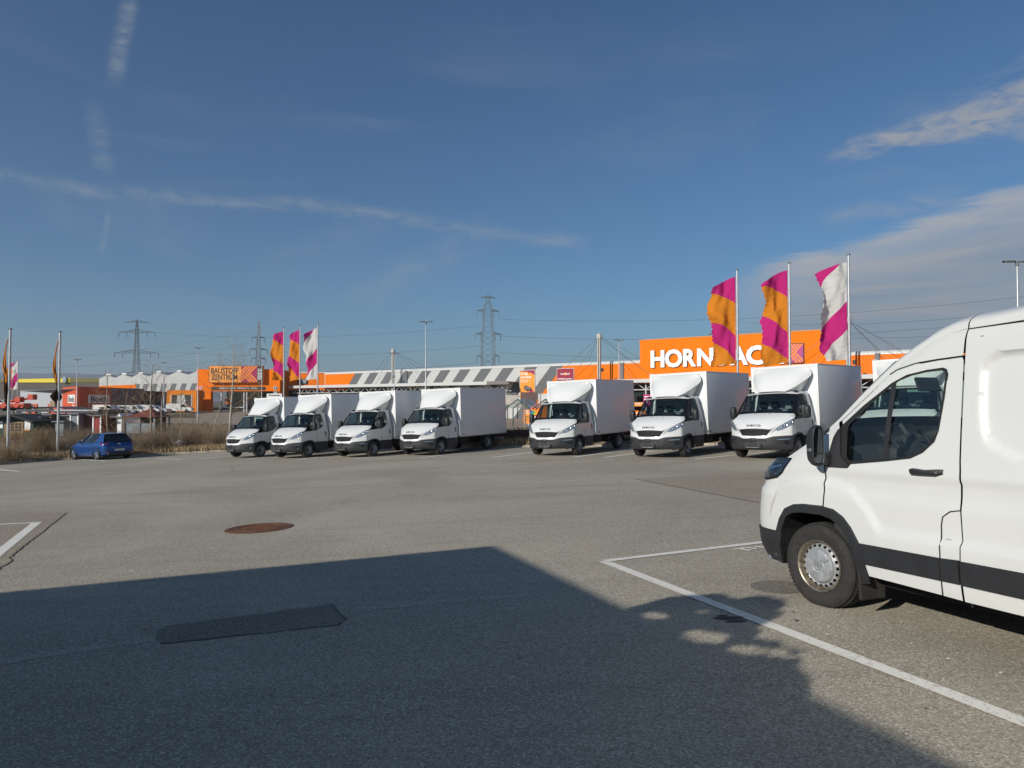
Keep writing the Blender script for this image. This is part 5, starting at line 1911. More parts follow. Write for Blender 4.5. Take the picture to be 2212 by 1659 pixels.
# banners fixed to the front
bn_ = thing('wall_banner', 'tall orange banner with two dark cupped hands on the striped wall', 'banner', FM)
MB().box(24.19, 20.98, .05, .10, 2.05, 6.9).build('frame', LGREY, bn_)
MB().box(24.10, 21.07, .10, .12, 2.14, 6.81).build('print', ORPRINT, bn_)
MB().prism([(24.1, 6.81), (24.1, 6.72), (23.4, 6.64), (22.7, 6.60), (22.2, 6.40), (21.8, 6.42), (21.5, 6.25), (21.2, 6.1), (21.07, 6.0), (21.07, 6.81)], .12, .125, 'y').build('print_corner', MAGENTA, bn_)
text('headline', 'Du hast\nzwei H\u00e4nde.', .60, SIGNW, bn_, basis((23.95, .13, 6.0), *TX), .004, .78, 'LEFT', .014)
text('caption', 'Wir haben alles, um sie\ngl\u00fccklich zu machen.', .26, SIGNW, bn_, basis((23.95, .13, 5.05), *TX), .003, .75, 'LEFT', .004)
mb = MB()
r_ = random.Random(5)
for i in range(9):      # dark gloved fingers, fanned
    a_ = R(35 + i * 16)
    c_ = (22.55, 3.35)
    L_ = .95 + .15 * math.sin(i)
    d_ = (math.cos(a_), math.sin(a_))
    n2 = (-d_[1], d_[0])
    w_ = .12
    mb.prism([(c_[0] + n2[0] * w_ * .7, c_[1] + n2[1] * w_ * .7), (c_[0] + d_[0] * L_ * .9 + n2[0] * w_, c_[1] + d_[1] * L_ * .9 + n2[1] * w_), (c_[0] + d_[0] * L_, c_[1] + d_[1] * L_), (c_[0] + d_[0] * L_ * .9 - n2[0] * w_, c_[1] + d_[1] * L_ * .9 - n2[1] * w_), (c_[0] - n2[0] * w_ * .7, c_[1] - n2[1] * w_ * .7)], .122 + i * .0006, .128 + i * .0006, 'y')
mb.build('hand_shape', mat('print_dark_brown', (.045, .03, .035), .5), bn_)
mb = MB()
for i in range(7):
    a_ = R(42 + i * 18)
    mb.prism([(22.55 + .2 * math.cos(a_), 3.35 + .2 * math.sin(a_)), (22.55 + .8 * math.cos(a_ + .03), 3.35 + .8 * math.sin(a_ + .03)), (22.55 + .8 * math.cos(a_ - .05), 3.35 + .8 * math.sin(a_ - .05))], .135, .138, 'y')
mb.build('hand_highlight', mat('print_pale', (.55, .52, .5), .5), bn_)
MB().prism([(23.3, 3.3), (22.9, 2.95), (22.3, 3.1), (21.9, 3.6), (21.5, 3.5), (21.07, 3.0), (21.07, 2.14), (21.7, 2.3), (22.4, 2.75), (23.2, 3.0)], .1205, .1215, 'y').build('sleeve_shape', MAGENTA, bn_)
ps = thing('wall_poster', 'dark red wide poster with white lettering on the store wall', 'banner', FM)
MB().box(16.62, 13.3, .05, .10, 4.2, 6.97).build('frame', LGREY, ps)
MB().box(16.54, 13.38, .10, .12, 4.28, 6.89).build('print', mat('print_dark_red', (.30, .012, .045), .5), ps)
text('headline', 'Hand  drauf!', .42, SIGNW, ps, basis((14.96, .13, 6.05), *TX), .003, .85, bold=.008)
MB().lathe([(.24, .125), (.0, .13)], 20, 'y', Matrix.Translation((14.93, 0, 6.07))).build('emblem', ORPRINT, ps)
text('caption', 'HORNBACH garantiert', .36, SIGNW, ps, basis((14.96, .13, 5.25), *TX), .003, .8, bold=.008)

# canopy masts with stays
def mast(t0, off, zt_, lb):
    m_ = thing('canopy_mast', lb, 'mast', basis(FO + FU * t0 + FN * off, FU, FN, (0, 0, 1)))
    for s_ in (-.16, .16):
        MB().bevbox(s_ - .10, s_ + .10, -.16, .16, ZB - .6, zt_ - .5, .03).build('mast_leg', CONC, m_)
    MB().bevbox(-.36, .36, -.22, .22, zt_ - .75, zt_, .12, None, 2).build('mast_head', CONC, m_)
    for dx_, dy_, ze in ((9, -.4, 4.9), (5.4, -.4, 4.9), (-9, -.4, 4.9), (-5.4, -.4, 4.9), (6.2, -6, 7.0), (-6.2, -6, 7.0), (-3.2, -6, 7.0)):
        MB().tube([(0, 0, zt_ - .35), (dx_, dy_, ze)], .028, 5).build('stay_cable', DGREY, m_)
    MB().bevbox(-.9, -.55, .2, .5, 6.1, 6.6, .03).build('floodlight', INK, m_)
    return m_


mast(6.9, 3.0, 11.85, 'pale twin leg canopy mast with stay cables left of the sign block')
mast(53.4, 2.0, 11.7, 'pale canopy mast with stay cables above the left canopy')
mast(-27.9, 3.0, 11.8, 'pale canopy mast right of the sign block behind the white flag')

# ------------------------------------------------------------ Baustoff drive-in hall, left
def fplane(px0, py0, Y, dx_=0.0):
    """frame at a photo position and distance; returns matrix and a mapper photo -> local x,z (facing the camera)"""
    o_ = at(px0, py0, Y)
    M_ = basis(o_, (1, 0, 0), (0, 1, 0), (0, 0, 1))
    k_ = Y / 1533.0
    return M_, (lambda px, py: ((px - px0) * k_, (py0 - py) * k_))


def flat(name, f, pix, off, m, parent, th=.05):
    """piece facing the camera at local y=-off"""
    return MB().prism([f(*p_) for p_ in pix], -off, -off + th, 'y').build(name, m, parent)


def rect(a_, b_, c_, d_):
    return [(a_, d_), (c_, d_), (c_, b_), (a_, b_)]


TF = ((1, 0, 0), (0, 0, 1), (0, -1, 0))
BM, bf = fplane(424.8, 888, 152)
bz = thing('drive_in_hall', 'orange drive-in hall with a wide sign board over a dark gateway', 'building', BM)
flat('upper_wall', bf, rect(424.8, 797.5, 604, 845), 0, ORANGE, bz, 1.2)
flat('left_pier', bf, rect(424.8, 845.2, 455, 889), 0, ORANGE, bz, 1.2)
flat('right_pier', bf, rect(593.5, 845.2, 604, 889), 0, ORANGE, bz, 1.2)
MB().box(*(lambda a_, b_: (a_[0], b_[0], 16, 16.2, -.4, a_[1]))(bf(424, 800), bf(640, 888))).build('back_wall', DARKIN, bz)
x0_, z1_ = bf(604, 799)
x1_, _ = bf(640, 800)
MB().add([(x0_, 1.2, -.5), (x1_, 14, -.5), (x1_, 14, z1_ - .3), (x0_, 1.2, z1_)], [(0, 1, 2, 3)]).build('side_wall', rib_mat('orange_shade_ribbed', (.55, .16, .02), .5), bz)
a_ = bf(424.8, 797.5)
b_ = bf(604, 845)
MB().box(a_[0], b_[0], 1.25, 16, a_[1] - .4, a_[1] - .2).build('roof', DGREY, bz)
bd = flat('sign_board', bf, rect(455.4, 791, 570.4, 826.3), 1.0, mat('board_orange', (.90, .33, .05), .5), bz, .9)
flat('board_edge', bf, rect(455, 790.4, 570.9, 791), 1.02, INK, bd, .9)
flat('board_edge', bf, rect(454.6, 790.4, 455.3, 826.8), 1.02, INK, bd, .9)
for ln, (px, py) in (('BAUSTOFF', (488.5, 801.8)), ('ZENTRUM', (488.5, 815.6))):
    x, z = bf(px, py)
    o = text('headline', ln, 1.72, INK, bd, basis((x, -1.02, z), *TF), .02, 1, bold=.018)
    wd = max(v.co.x for v in o.data.vertices) - min(v.co.x for v in o.data.vertices)
    tgt = (58.5 if ln == 'BAUSTOFF' else 55.5) * 152 / 1533
    for v in o.data.vertices:
        v.co.x *= tgt / wd
# diagonal band logo on the board
x, z = bf(523.5, 826)
LF = basis((x, -1.01, z), (-1, 0, 0), (0, -1, 0), (0, 0, 1))
lo_ = bpy.data.objects.new('logo_panel', None)
COL.objects.link(lo_)
lo_.parent = bz
lo_.matrix_local = LF
logo(lo_, 0, 0, 35 * 152 / 1533, 34.6 * 152 / 1533, .0, MAGENTA, ORLT)
flat('side_strip', bf, rect(559, 791.4, 570.2, 826), 1.03, INK, bd, .02)
for px, s_ in ((562, 'DRIVE IN'), (567, 'DRIVE IN')):
    x, z = bf(px, 808.7)
    text('side_lettering', s_, .62, SIGNW, bd, basis((x, -1.04, z), (0, 0, 1), (-1, 0, 0), (0, -1, 0)), .004, .95, bold=.012)
hs_ = flat('hours_strip', bf, rect(456.8, 835.5, 572.4, 842.3), .12, INK, bz, .1)
x, z = bf(514.6, 838.8)
text('hours', 'Ge\u00f6ffnet: Mo. bis Fr. 7.00 \u2013 19.24 Uhr, Sa. 7.15 \u2013 18.00 Uhr', .60, SIGNW, hs_, basis((x, -.13, z), *TF), .004, .56, bold=.004)
for px, py, c_, nm in ((433.7, 838.3, mat('sign_red', (.55, .03, .03), .5), 'no_entry_sign'), (594.6, 837.8, mat('sign_dark_blue', (.03, .05, .10), .5), 'arrow_sign')):
    x, z = bf(px, py)
    sg_ = MB().lathe([(.42, 0), (.42, .05), (0, .05)], 24, 'y', Matrix.Translation((x, -.05, z)) @ Matrix.Rotation(PI, 4, 'Z')).build(nm, SIGNW, bz)
    MB().lathe([(.36, .055), (0, .056)], 24, 'y', Matrix.Translation((x, -.05, z)) @ Matrix.Rotation(PI, 4, 'Z')).build('sign_face', c_, sg_)
    if nm == 'no_entry_sign':
        MB().box(x - .24, x + .24, -.125, -.115, z - .07, z + .07).build('sign_bar', SIGNW, sg_)
    else:
        MB().prism([(x - .05, z - .22), (x + .05, z - .22), (x + .05, z + .05), (x + .2, z + .0), (x, z + .24), (x - .2, z + .0), (x - .05, z + .05)], -.125, -.115, 'y').build('sign_arrow', SIGNW, sg_)
for r__ in (rect(427.6, 845.5, 440.6, 860), rect(589.5, 845, 602, 858)):
    p_ = flat('info_panel', bf, r__, .1, INK, bz, .08)
    for j in range(5):
        x, z = bf((r__[0][0] + r__[1][0]) / 2 - .6, r__[2][1] + 2 + j * 2.4)
        MB().box(x - .45 + .05 * (j % 3), x + .42 - .12 * (j % 2), -.115, -.105, z - .05, z + .05).build('text_line', SIGNW, p_)
for j, (c0_, c1_) in enumerate(((425, 438), (425, 438), (425, 438))):
    flat('price_board', bf, rect(425.5, 868 + j * 6.2, 437.5, 873 + j * 6.2), .14, SIGNW, bz, .05)
for px in (476, 525, 531):
    x, z = bf(px, 888)
    MB().bevbox(x - .14, x + .14, .4, .7, -.3, 4.4, .03).build('gate_post', GALV, bz)
x0_, z0_ = bf(476, 880)
x1_, _ = bf(526, 880)
br = MB().box(x0_, x1_, .1, .2, z0_ - .06, z0_ + .06).build('barrier_arm', SIGNW, bz)
for px, py, w_, h_, m_ in ((462, 862, 14, 3, ORPRINT), (463, 868, 12, 4, ORANGE), (500, 875, 20, 10, mat('rack_goods', (.10, .06, .05), .8, var=.5, vscale=2)), (548, 872, 18, 8, mat('rack_goods_b', (.08, .08, .08), .8, var=.5, vscale=2)), (553, 856, 8, 7, SIGNW), (543, 882, 10, 6, ORPRINT)):
    x, z = bf(px, py)
    k_ = 152 / 1533
    MB().box(x, x + w_ * k_, 5 + px % 3, 6 + px % 3, z - h_ * k_, z).build('rack_display', m_, bz)

# lower link building between hall and store
LM, lf = fplane(600, 888, 156)
lk = thing('link_building', 'low orange link wall with a small numbered sign beside the drive-in hall', 'building', LM)
flat('wall', lf, rect(606, 806, 706, 889), 0, ORIB, lk, 1.0)
flat('roof_edge', lf, rect(606, 803.5, 706, 806), .1, LGREY, lk, 1.2)
sg_ = flat('number_sign', lf, rect(642, 818, 664, 830), .15, INK, lk, .1)
x, z = lf(646, 824)
text('number', '3', 1.2, ORPRINT, sg_, basis((x, -.17, z), *TF), .01, .8, bold=.02)
for j in range(3):
    x, z = lf(657, 821 + j * 3)
    MB().box(x - .5, x + .55 - .1 * j, -.17, -.16, z - .05, z + .05).build('text_line', SIGNW, sg_)
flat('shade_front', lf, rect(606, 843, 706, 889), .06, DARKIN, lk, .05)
x, z = lf(617, 857)
wp = flat('pickup_sign', lf, rect(603, 851, 634, 861), 8, SIGNW, lk, .1)
x, z = lf(619, 854.5)
text('lettering', 'Warenabholung', .52, INK, wp, basis((x, -8.02, z), *TF), .004, .72, bold=.01)

# ------------------------------------------------------------ grey hall with a wavy roofline
def z2(X, Yp):
    return ((380 + X / 5.183) / 1.8517, (1400 + Yp / 5.183) / 1.8517)


GM, gf_ = fplane(213, 888, 166)
gh = thing('warehouse_hall', 'light grey warehouse hall with a zigzag roofline and dark slanted stripes', 'building', GM)
RL = [(75, 590), (235, 518), (400, 577), (560, 505), (740, 567), (905, 485), (1110, 547), (1280, 460), (1490, 530), (1700, 445), (1920, 512), (2110, 430)]
flat('gable_wall', gf_, [z2(*p_) for p_ in RL] + [(426, 889), (213, 889)], 0, LGREY, gh, .4)
ROOFW = mat('roof_white_metal', (.72, .72, .70), .45, var=.05)
for i in range(0, len(RL) - 1):
    a_, b_ = gf_(*z2(*RL[i])), gf_(*z2(*RL[i + 1]))
    MB().add([(a_[0], -.05, a_[1] + .03), (b_[0], -.05, b_[1] + .03), (b_[0] + 9, 46, b_[1] + .5), (a_[0] + 9, 46, a_[1] + .5)], [(0, 1, 2, 3)]).build('roof_slope', ROOFW, gh)
    if i % 2 == 0:
        MB().box(b_[0] - .15, b_[0] + .9, -.0, 40, b_[1] - .05, b_[1] + .28, None).build('ridge_light', SIGNW, gh) if i < 11 else None
for tl in (925, 1105, 1290, 1480, 1685, 1895, 2105):
    w_ = 100
    top = 705 - (tl - 925) * .012
    pl_ = [z2(tl, top), z2(tl - w_, top), z2(tl - w_ - 250, top + 470), z2(tl - 250 - w_ * .1, top + 470)]
    pl_ = [z2(tl, top), z2(tl - w_, top), z2(tl - w_ - 165, top + 500), z2(tl - 165, top + 500)]
    flat('grey_stripe', gf_, [p_ for p_ in pl_[::-1]], .06, DGREY, gh, .05)
flat('orange_band', gf_, [z2(80, 745), z2(850, 718), z2(835, 790), z2(80, 800)][::-1], .07, ORANGE, gh, .05)
flat('side_wall', gf_, rect(212, 818, 213.5, 889), -.4, LGREY, gh, 40)

CM, cf = fplane(360, 888, 146)
ct = thing('site_container', 'orange ribbed container kiosk with a black panel of white capitals', 'container', CM)
A_ = z2(1485, 838)
B_ = z2(2105, 1255)
flat('shell', cf, rect(A_[0], A_[1], B_[0], 889), 0, rib_mat('orange_container', (.83, .25, .015), .42, 0, 1.0, .5, .35), ct, 3.0)
flat('top_rail', cf, rect(A_[0] - .4, A_[1] - .6, B_[0] + .4, A_[1] + .4), .05, ORANGE, ct, 3.1)
A_ = z2(1590, 930)
B_ = z2(1990, 1178)
pn = flat('poster_panel', cf, rect(A_[0], A_[1], B_[0], B_[1]), .12, INK, ct, .1)
for j, s_ in enumerate(('160.000', 'ARTIKEL', 'F\u00dcR IHR', 'PROJEKT')):
    x, z = cf(*z2(1700, 968 + j * 55))
    text('headline', s_, .78, SIGNW, pn, basis((x, -.13, z), *TF), .004, .62, 'LEFT', .018)
for xx in (1578, 2005):
    m_ = MB()
    for j in range(9):
        a_ = cf(*z2(xx - 14, 950 + j * 27))
        b_ = cf(*z2(xx + 14, 932 + j * 27))
        m_.prism([(a_[0], a_[1] - .05), (b_[0], b_[1] - .05), (b_[0], b_[1] + .06), (a_[0], a_[1] + .06)], -.12, -.11, 'y')
    m_.build('hazard_edge', SIGNW, ct)

# ------------------------------------------------------------ rental shop (orange-red corner building)
BOEL = mat('rental_red_orange', (.62, .085, .02), .5, var=.03)
rc = at(166.7, 893, 125)
rl_ = at(134.4, 893, 136)
rll = at(43, 893, 150)
rr_ = at(310, 893, 150)
rt = rc + (rr_ - rc) * .46
zt_ = at(166.7, 834.5, 125).z
rs_ = thing('rental_shop', 'orange-red rental shop with white name boards and grey side walls', 'building', Matrix.Translation((rc.x, rc.y, gz(rc.x, rc.y) - .6)))
oz = gz(rc.x, rc.y) - .6


def wallseg(name, a_, b_, z1_, m, parent, base):
    d_ = (b_ - a_).to_2d()
    n_ = Vector((d_.y, -d_.x)).normalized()
    if n_.dot(a_.to_2d()) > 0:
        n_ = -n_
    p_ = [a_.to_2d(), b_.to_2d(), b_.to_2d() - n_ * .4, a_.to_2d() - n_ * .4]
    return MB().prism([(q.x - base.x, q.y - base.y) for q in p_], 0, z1_, 'z').build(name, m, parent)


wallseg('front_wall', rc, rl_, zt_ - oz, BOEL, rs_, rc)
wallseg('grey_wall', rl_, rll, zt_ - oz - .35, LGREYW := mat('rental_grey', (.40, .41, .43), .6), rs_, rc)
wallseg('side_wall', rc, rt, zt_ - oz - .02, BOEL, rs_, rc)
wallseg('dark_wall', rt, rr_, zt_ - oz - .03, mat('rental_dark', (.13, .12, .13), .6), rs_, rc)
MB().prism([(q.x - rc.x, q.y - rc.y) for q in (rc, rr_, rll + Vector((20, 30, 0)), rll)], zt_ - oz - .5, zt_ - oz - .4, 'z').build('roof', DGREY, rs_)


def board(a_, b_, f0, f1, z0_, z1_, small, parent, base):
    """name board on the wall from a_ to b_, between fractions f0..f1"""
    ex = (b_ - a_).to_2d()
    L_ = ex.length
    ex.normalize()
    nn = Vector((ex.y, -ex.x))
    if nn.dot(a_.to_2d()) > 0:
        nn = -nn
    o_ = a_.to_2d() + ex * L_ * ((f0 + f1) / 2) - Vector((base.x, base.y)) + nn * .03
    if Vector((nn.y, -nn.x)).dot(ex) < 0 and False:
        pass
    rx = Vector((-nn.y, nn.x))
    M_ = basis((o_.x, o_.y, (z0_ + z1_) / 2), (rx.x, rx.y, 0), (0, 0, 1), (nn.x, nn.y, 0))
    w_, h_ = L_ * (f1 - f0), z1_ - z0_
    b0 = MB().box(-w_ / 2, w_ / 2, -h_ / 2, h_ / 2, 0, .12).build('name_board', SIGNW, parent, M=M_)
    MB().box(-w_ / 2 + .08, w_ / 2 - .08, -h_ / 2 + .08, -h_ * .13, .12, .13).build('board_band', BOEL, b0)
    o = text('name', 'Boels', h_ * .62, INK, b0, basis((0, h_ * .15, .13), (1, 0, 0), (0, 1, 0), (0, 0, 1)), .005, 1, bold=.03)
    wd = max(v.co.x for v in o.data.vertices) * 2
    for v in o.data.vertices:
        v.co.x *= w_ * .84 / wd
    text('subtitle', 'RENTAL', h_ * .22, SIGNW, b0, basis((w_ * .44, -h_ * .31, .135), (1, 0, 0), (0, 1, 0), (0, 0, 1)), .003, 1, 'RIGHT', .006)


hh = zt_ - oz
board(rc, rl_, .10, .56, hh * .37, hh * .76, True, rs_, rc)
board(rc, rt, .29, .93, hh * .37, hh * .76, False, rs_, rc)
for f0 in (.62, .12):
    q = rl_ + (rll - rl_) * f0
    o_ = q.to_2d() - rc.to_2d()
    MB().bevbox(o_.x - 1.1, o_.x + 1.1, o_.y - 1.1, o_.y + .3, .4, 2.9, .05).build('entrance_frame', BOEL, rs_)

# ------------------------------------------------------------ dark hall with a yellow band, far left
YM, yf = fplane(0, 890, 235)
yh = thing('yellow_band_hall', 'long dark brown hall with a bright yellow roof band on the far left', 'building', YM)
flat('wall', yf, rect(-60, 826, 216, 893), 0, mat('hall_brown', (.10, .085, .07), .7, var=.1, vscale=.2), yh, 1)
YEL = mat('yellow_panel', (.85, .66, .02), .5)
flat('yellow_band', yf, [(40, 826.3), (150.5, 826.3), (150.5, 816.8), (40, 818.8)], .3, YEL, yh, .5)
flat('yellow_band_shaded', yf, [(-60, 826.3), (39.5, 826.3), (39.5, 819), (-60, 820)], .25, mat('yellow_panel_shaded', (.16, .13, .02), .6), yh, .5)  # yellow bands beyond the sunlit stretch, shade put into their colour
flat('yellow_band_shaded', yf, [(151, 826.3), (216, 826.3), (216, 817), (151, 817)], .2, mat('yellow_panel_shaded', (.16, .13, .02), .6), yh, .5)
flat('emblem_panel', yf, [(138, 826.5), (143.5, 826.5), (145.5, 820), (143.5, 813.5), (138.5, 813.5), (137, 820)], .9, mat('panel_blue_grey', (.28, .36, .42), .5), yh, .3)
for px in (20, 70, 120):
    flat('dark_opening', yf, rect(px, 856, px + 26, 870), .05, mat('blue_shade', (.015, .02, .05), .5), yh, .1)

# ------------------------------------------------------------ flags
def flag_mat(name, cols, bounds, k_):
    m = bpy.data.materials.new(name)
    m.use_nodes = True
    t_ = m.node_tree
    t_.nodes.clear()
    q = NT(t_)
    uv = q.n('ShaderNodeUVMap').outputs[0]
    u_, v_, _ = q.sep(uv)
    s_ = q.m('ADD', v_, q.m('MULTIPLY', u_, k_))
    c_ = cols[0]
    for i, b_ in enumerate(bounds):
        f_ = q.m('GREATER_THAN', s_, b_)
        c_ = q.mix(f_, c_, cols[i + 1])
    df = q.n('ShaderNodeBsdfDiffuse')
    tl = q.n('ShaderNodeBsdfTranslucent')
    q.set(df.inputs['Color'], c_)
    q.set(tl.inputs['Color'], c_)
    bn = q.n('ShaderNodeBump')
    bn.inputs['Strength'].default_value = .8
    bn.inputs['Distance'].default_value = .08
    q.set(bn.inputs['Height'], q.noise(q.mapv(uv, scale=(3, 14, 1)), 2.0, 4, .6, .6))
    q.set(df.inputs['Normal'], bn.outputs[0])
    mx_ = q.n('ShaderNodeMixShader')
    mx_.inputs[0].default_value = .32
    t_.links.new(df.outputs[0], mx_.inputs[1])
    t_.links.new(tl.outputs[0], mx_.inputs[2])
    o = q.n('ShaderNodeOutputMaterial')
    t_.links.new(mx_.outputs[0], o.inputs[0])
    return m


MG, OR_, WH = (.62, .035, .22), (.80, .27, .03), (.72, .70, .66)
FL_OM = flag_mat('flag_orange_magenta', [MG, OR_, MG, OR_], [.30, .68, .97], .25)
FL_WM = flag_mat('flag_white_magenta', [MG, WH, MG, WH], [-.06, .40, .69], -.23)
FL_BK = flag_mat('flag_orange_black', [WH, OR_, (.04, .03, .02), OR_, (.05, .03, .02)], [.10, .42, .52, .66], .12)


def flag(name, m, parent, w_, h_, zt_, seed, droop=.12, ragged=.05):
    r_ = random.Random(seed)
    ph = [r_.uniform(0, 6) for _ in range(6)]
    nu, nv = 22, 60
    vs, uv = [], []
    for j in range(nv + 1):
        v = j / nv
        wl = w_ * (1 - .10 * math.sin(v * 7 + ph[0]) - .12 * v + .05 * math.sin(v * 17 + ph[1]))
        for i in range(nu + 1):
            u_ = i / nu
            fold = .20 * u_ * math.sin(u_ * 6.5 + v * 3.2 + ph[2]) + .13 * u_ * math.sin(v * 9 + ph[3] - u_ * 3) + .06 * u_ ** .5 * math.sin(v * 19 + u_ * 9 + ph[4]) + .035 * math.sin(u_ * 14 - v * 13 + ph[0]) * u_ ** .5
            x = -.08 - wl * u_ * (1 - .10 * abs(math.sin(u_ * 3 + ph[5])))
            z = zt_ - h_ * v - droop * h_ * u_ ** 1.5 * (1 - .75 * v) + .03 * h_ * u_ * math.sin(v * 6 + ph[1])
            if i == nu:
                x += r_.uniform(-ragged, ragged)
                z += r_.uniform(-ragged, ragged) * .5
            vs.append((x, fold + .25 * u_, z))
            uv.append((u_, v))
    fs = [(j * (nu + 1) + i, j * (nu + 1) + i + 1, (j + 1) * (nu + 1) + i + 1, (j + 1) * (nu + 1) + i) for j in range(nv) for i in range(nu)]
    mb_ = MB()
    mb_.add(vs, fs)
    o = mb_.build(name, m, parent, smooth=180)
    ul = o.data.uv_layers.new(name='UVMap')
    for lp in o.data.loops:
        ul.data[lp.index].uv = uv[lp.vertex_index]
    return o


def flagpole(px, ptop, Y, top_above, lb, m, w_, h_, drop, seed, grp, thick=.06, zb=None):
    x = (px - 1106) / 1533 * Y * 1.0
    ztop = HC + top_above
    zb_ = gz(x, Y) if zb is None else zb
    p_ = thing('flagpole', lb + ' pole', 'flagpole', Matrix.Translation((x, Y, zb_)), None)
    H_ = ztop - zb_
    MB().tube([(0, 0, -.2), (0, 0, H_ * .5), (0, 0, H_)], [thick, thick * .92, thick * .72], 14).build('pole', GALV, p_, smooth=50)
    MB().lathe([(thick * 1.3, H_ - .01), (thick * 1.3, H_ + .04), (0, H_ + .06)], 14).build('cap', DGREY, p_)
    MB().lathe([(.28, -.02), (.28, .10), (.10, .14)], 14).build('base', CONC, p_)
    f_ = thing('flag', lb, 'flag', Matrix.Translation((x, Y, zb_)), None)
    flag('cloth', m, f_, w_, h_, H_ - drop, seed)
    return p_


for px, py, Y, m, lb, sd in [(1594, 583, 33.3, FL_OM, 'orange and magenta flag on the left of the three large flags', 11),
                             (1707, 568, 31.6, FL_OM, 'orange and magenta flag in the middle of the three large flags', 23),
                             (1836, 550, 29.8, FL_WM, 'white and magenta flag above the truck nearest the van', 31),
                             (613, 708, 59.7, FL_OM, 'orange and magenta flag on the left of the small middle group', 41),
                             (648, 704, 58.2, FL_OM, 'orange and magenta flag in the middle of the small middle group', 57),
                             (686, 700, 56.8, FL_WM, 'white and magenta flag on the right of the small middle group', 61),
                             (27, 779, 107, FL_OM, 'small distant orange and magenta flag at the left edge', 71),
                             (38, 779, 105, FL_WM, 'small distant white and magenta flag at the left edge', 83)]:
    flagpole(px, py, Y, 6.15, lb, m, 1.15, 4.1, .32, sd, 'flags')

# the two bare poles with rolled-up flags on the left verge
for px, pt, pb, Y, sd, lb in [(16, 711, 994, 39.2, 3, 'orange and black flag twisted round the leftmost pole'), (124, 717, 989, 41.3, 9, 'orange and black flag rolled up on the pole left of the blue car')]:
    a_ = at(px, pb, Y)
    b_ = at(px + 1.5, pt, Y)
    zb_ = a_.z
    p_ = thing('flagpole', lb.split(' flag')[0] and ('tall silver flagpole left of the blue car' if px > 100 else 'tall silver flagpole at the left edge'), 'flagpole', Matrix.Translation((a_.x, Y, zb_)))
    H_ = b_.z - zb_
    MB().tube([(0, 0, -.2), (.05, 0, H_)], [.075, .06], 14).build('pole', GALV, p_, smooth=50)
    MB().lathe([(.10, H_ - .02), (.10, H_ + .03), (0, H_ + .05)], 12, 'z', Matrix.Translation((.05, 0, 0))).build('cap', DGREY, p_)
    MB().lathe([(.42, -.05), (.42, .14), (.2, .17), (.1, .17)], 16).build('base', DGREY, p_)
    f_ = thing('flag', lb, 'flag', Matrix.Translation((a_.x, Y, zb_)))
    r_ = random.Random(sd)
    vs, uv = [], []
    n1, n2 = 46, 14
    top_, bot_ = H_ - .55, H_ - 4.25
    for j in range(n1 + 1):
        v = j / n1
        blob = .11 + .05 * math.sin(v * 11 + sd) + (.42 * math.exp(-((v - .86) / .08) ** 2) if px > 100 else .22 * math.exp(-((v - .75) / .15) ** 2))
        blob *= min(1, (1 - v) * 12 + .15)
        cx = -.10 - blob * .35 + .1 * math.sin(v * 6 + sd)
        for i in range(n2 + 1):
            th = 2 * PI * i / n2 * .93
            rr = blob * (.55 + .16 * math.sin(3 * th + v * 8))
            vs.append((cx + rr * math.cos(th), rr * .8 * math.sin(th), top_ + (bot_ - top_) * v + .06 * math.sin(th * 2 + v * 5)))
            uv.append((i / n2, v + .12 * math.sin(i * .9)))
    mb_ = MB()
    mb_.add(vs, [(j * (n2 + 1) + i, j * (n2 + 1) + i + 1, (j + 1) * (n2 + 1) + i + 1, (j + 1) * (n2 + 1) + i) for j in range(n1) for i in range(n2)])
    o = mb_.build('cloth', FL_BK, f_, smooth=180)
    ul = o.data.uv_layers.new(name='UVMap')
    for lp in o.data.loops:
        ul.data[lp.index].uv = uv[lp.vertex_index]
    MB().tube([(-.3, 0, bot_ + .1), (-.1, 0, bot_ + .9), (.1, .05, bot_ + 1.8)], .012, 5).build('halyard', LGREY, f_)

# ------------------------------------------------------------ lamp posts
def lamp_post(px, ptop, Y, lb, heads=2, hw=.62, thick=.07):
    b_ = at(px, ptop, Y)
    zb_ = gz(b_.x, Y)
    H_ = b_.z - zb_
    t = thing('lamp_post', lb, 'lamp post', Matrix.Translation((b_.x, Y, zb_)), 'tall car park lamp posts')
    MB().tube([(0, 0, -.2), (0, 0, H_ * .3), (0, 0, H_ * .305), (0, 0, H_ - .12)], [thick * 1.25, thick * 1.2, thick, thick * .62], 10).build('post', GALV, t, smooth=50)
    MB().lathe([(.09, H_ - .32), (.09, H_ - .08), (0, H_ - .06)], 10).build('collar', DGREY, t)
    for sg in (-1, 1):
        MB().grid([[(sg * x, y_ * w_, H_ - .1 + zo) for y_, zo in ((-1, 0), (-.8, .07), (.8, .07), (1, 0), (0, -.03), (-1, 0))] for x, w_ in ((.08, .06), (.2, .16), (hw * .9, .20), (hw, .12))]).build('lamp_head', DGREY, t, smooth=40)
    return t


lamp_post(920, 693, 69, 'tall lamp post behind the fourth truck')
lamp_post(428.5, 750, 103, 'lamp post in front of the drive-in hall left corner')
lamp_post(1337, 733, 90, 'lamp post beside the canopy mast left of the sign block')
lamp_post(2197, 562, 39, 'lamp post rising above the near van roof', thick=.08, hw=.75)
lamp_post(167, 775, 112, 'lamp post in front of the orange-red rental shop corner')
lamp_post(355, 782, 128, 'lamp post before the warehouse hall stripes')
lamp_post(566, 772, 127, 'lamp post in front of the drive-in hall sign board')
lamp_post(852, 762, 100, 'lamp post close beside the left canopy mast')

# ------------------------------------------------------------ pylons and wires
PYL = mat('pylon_steel', (.16, .17, .17), .6)
WIRE = mat('wire', (.08, .085, .09), .6)


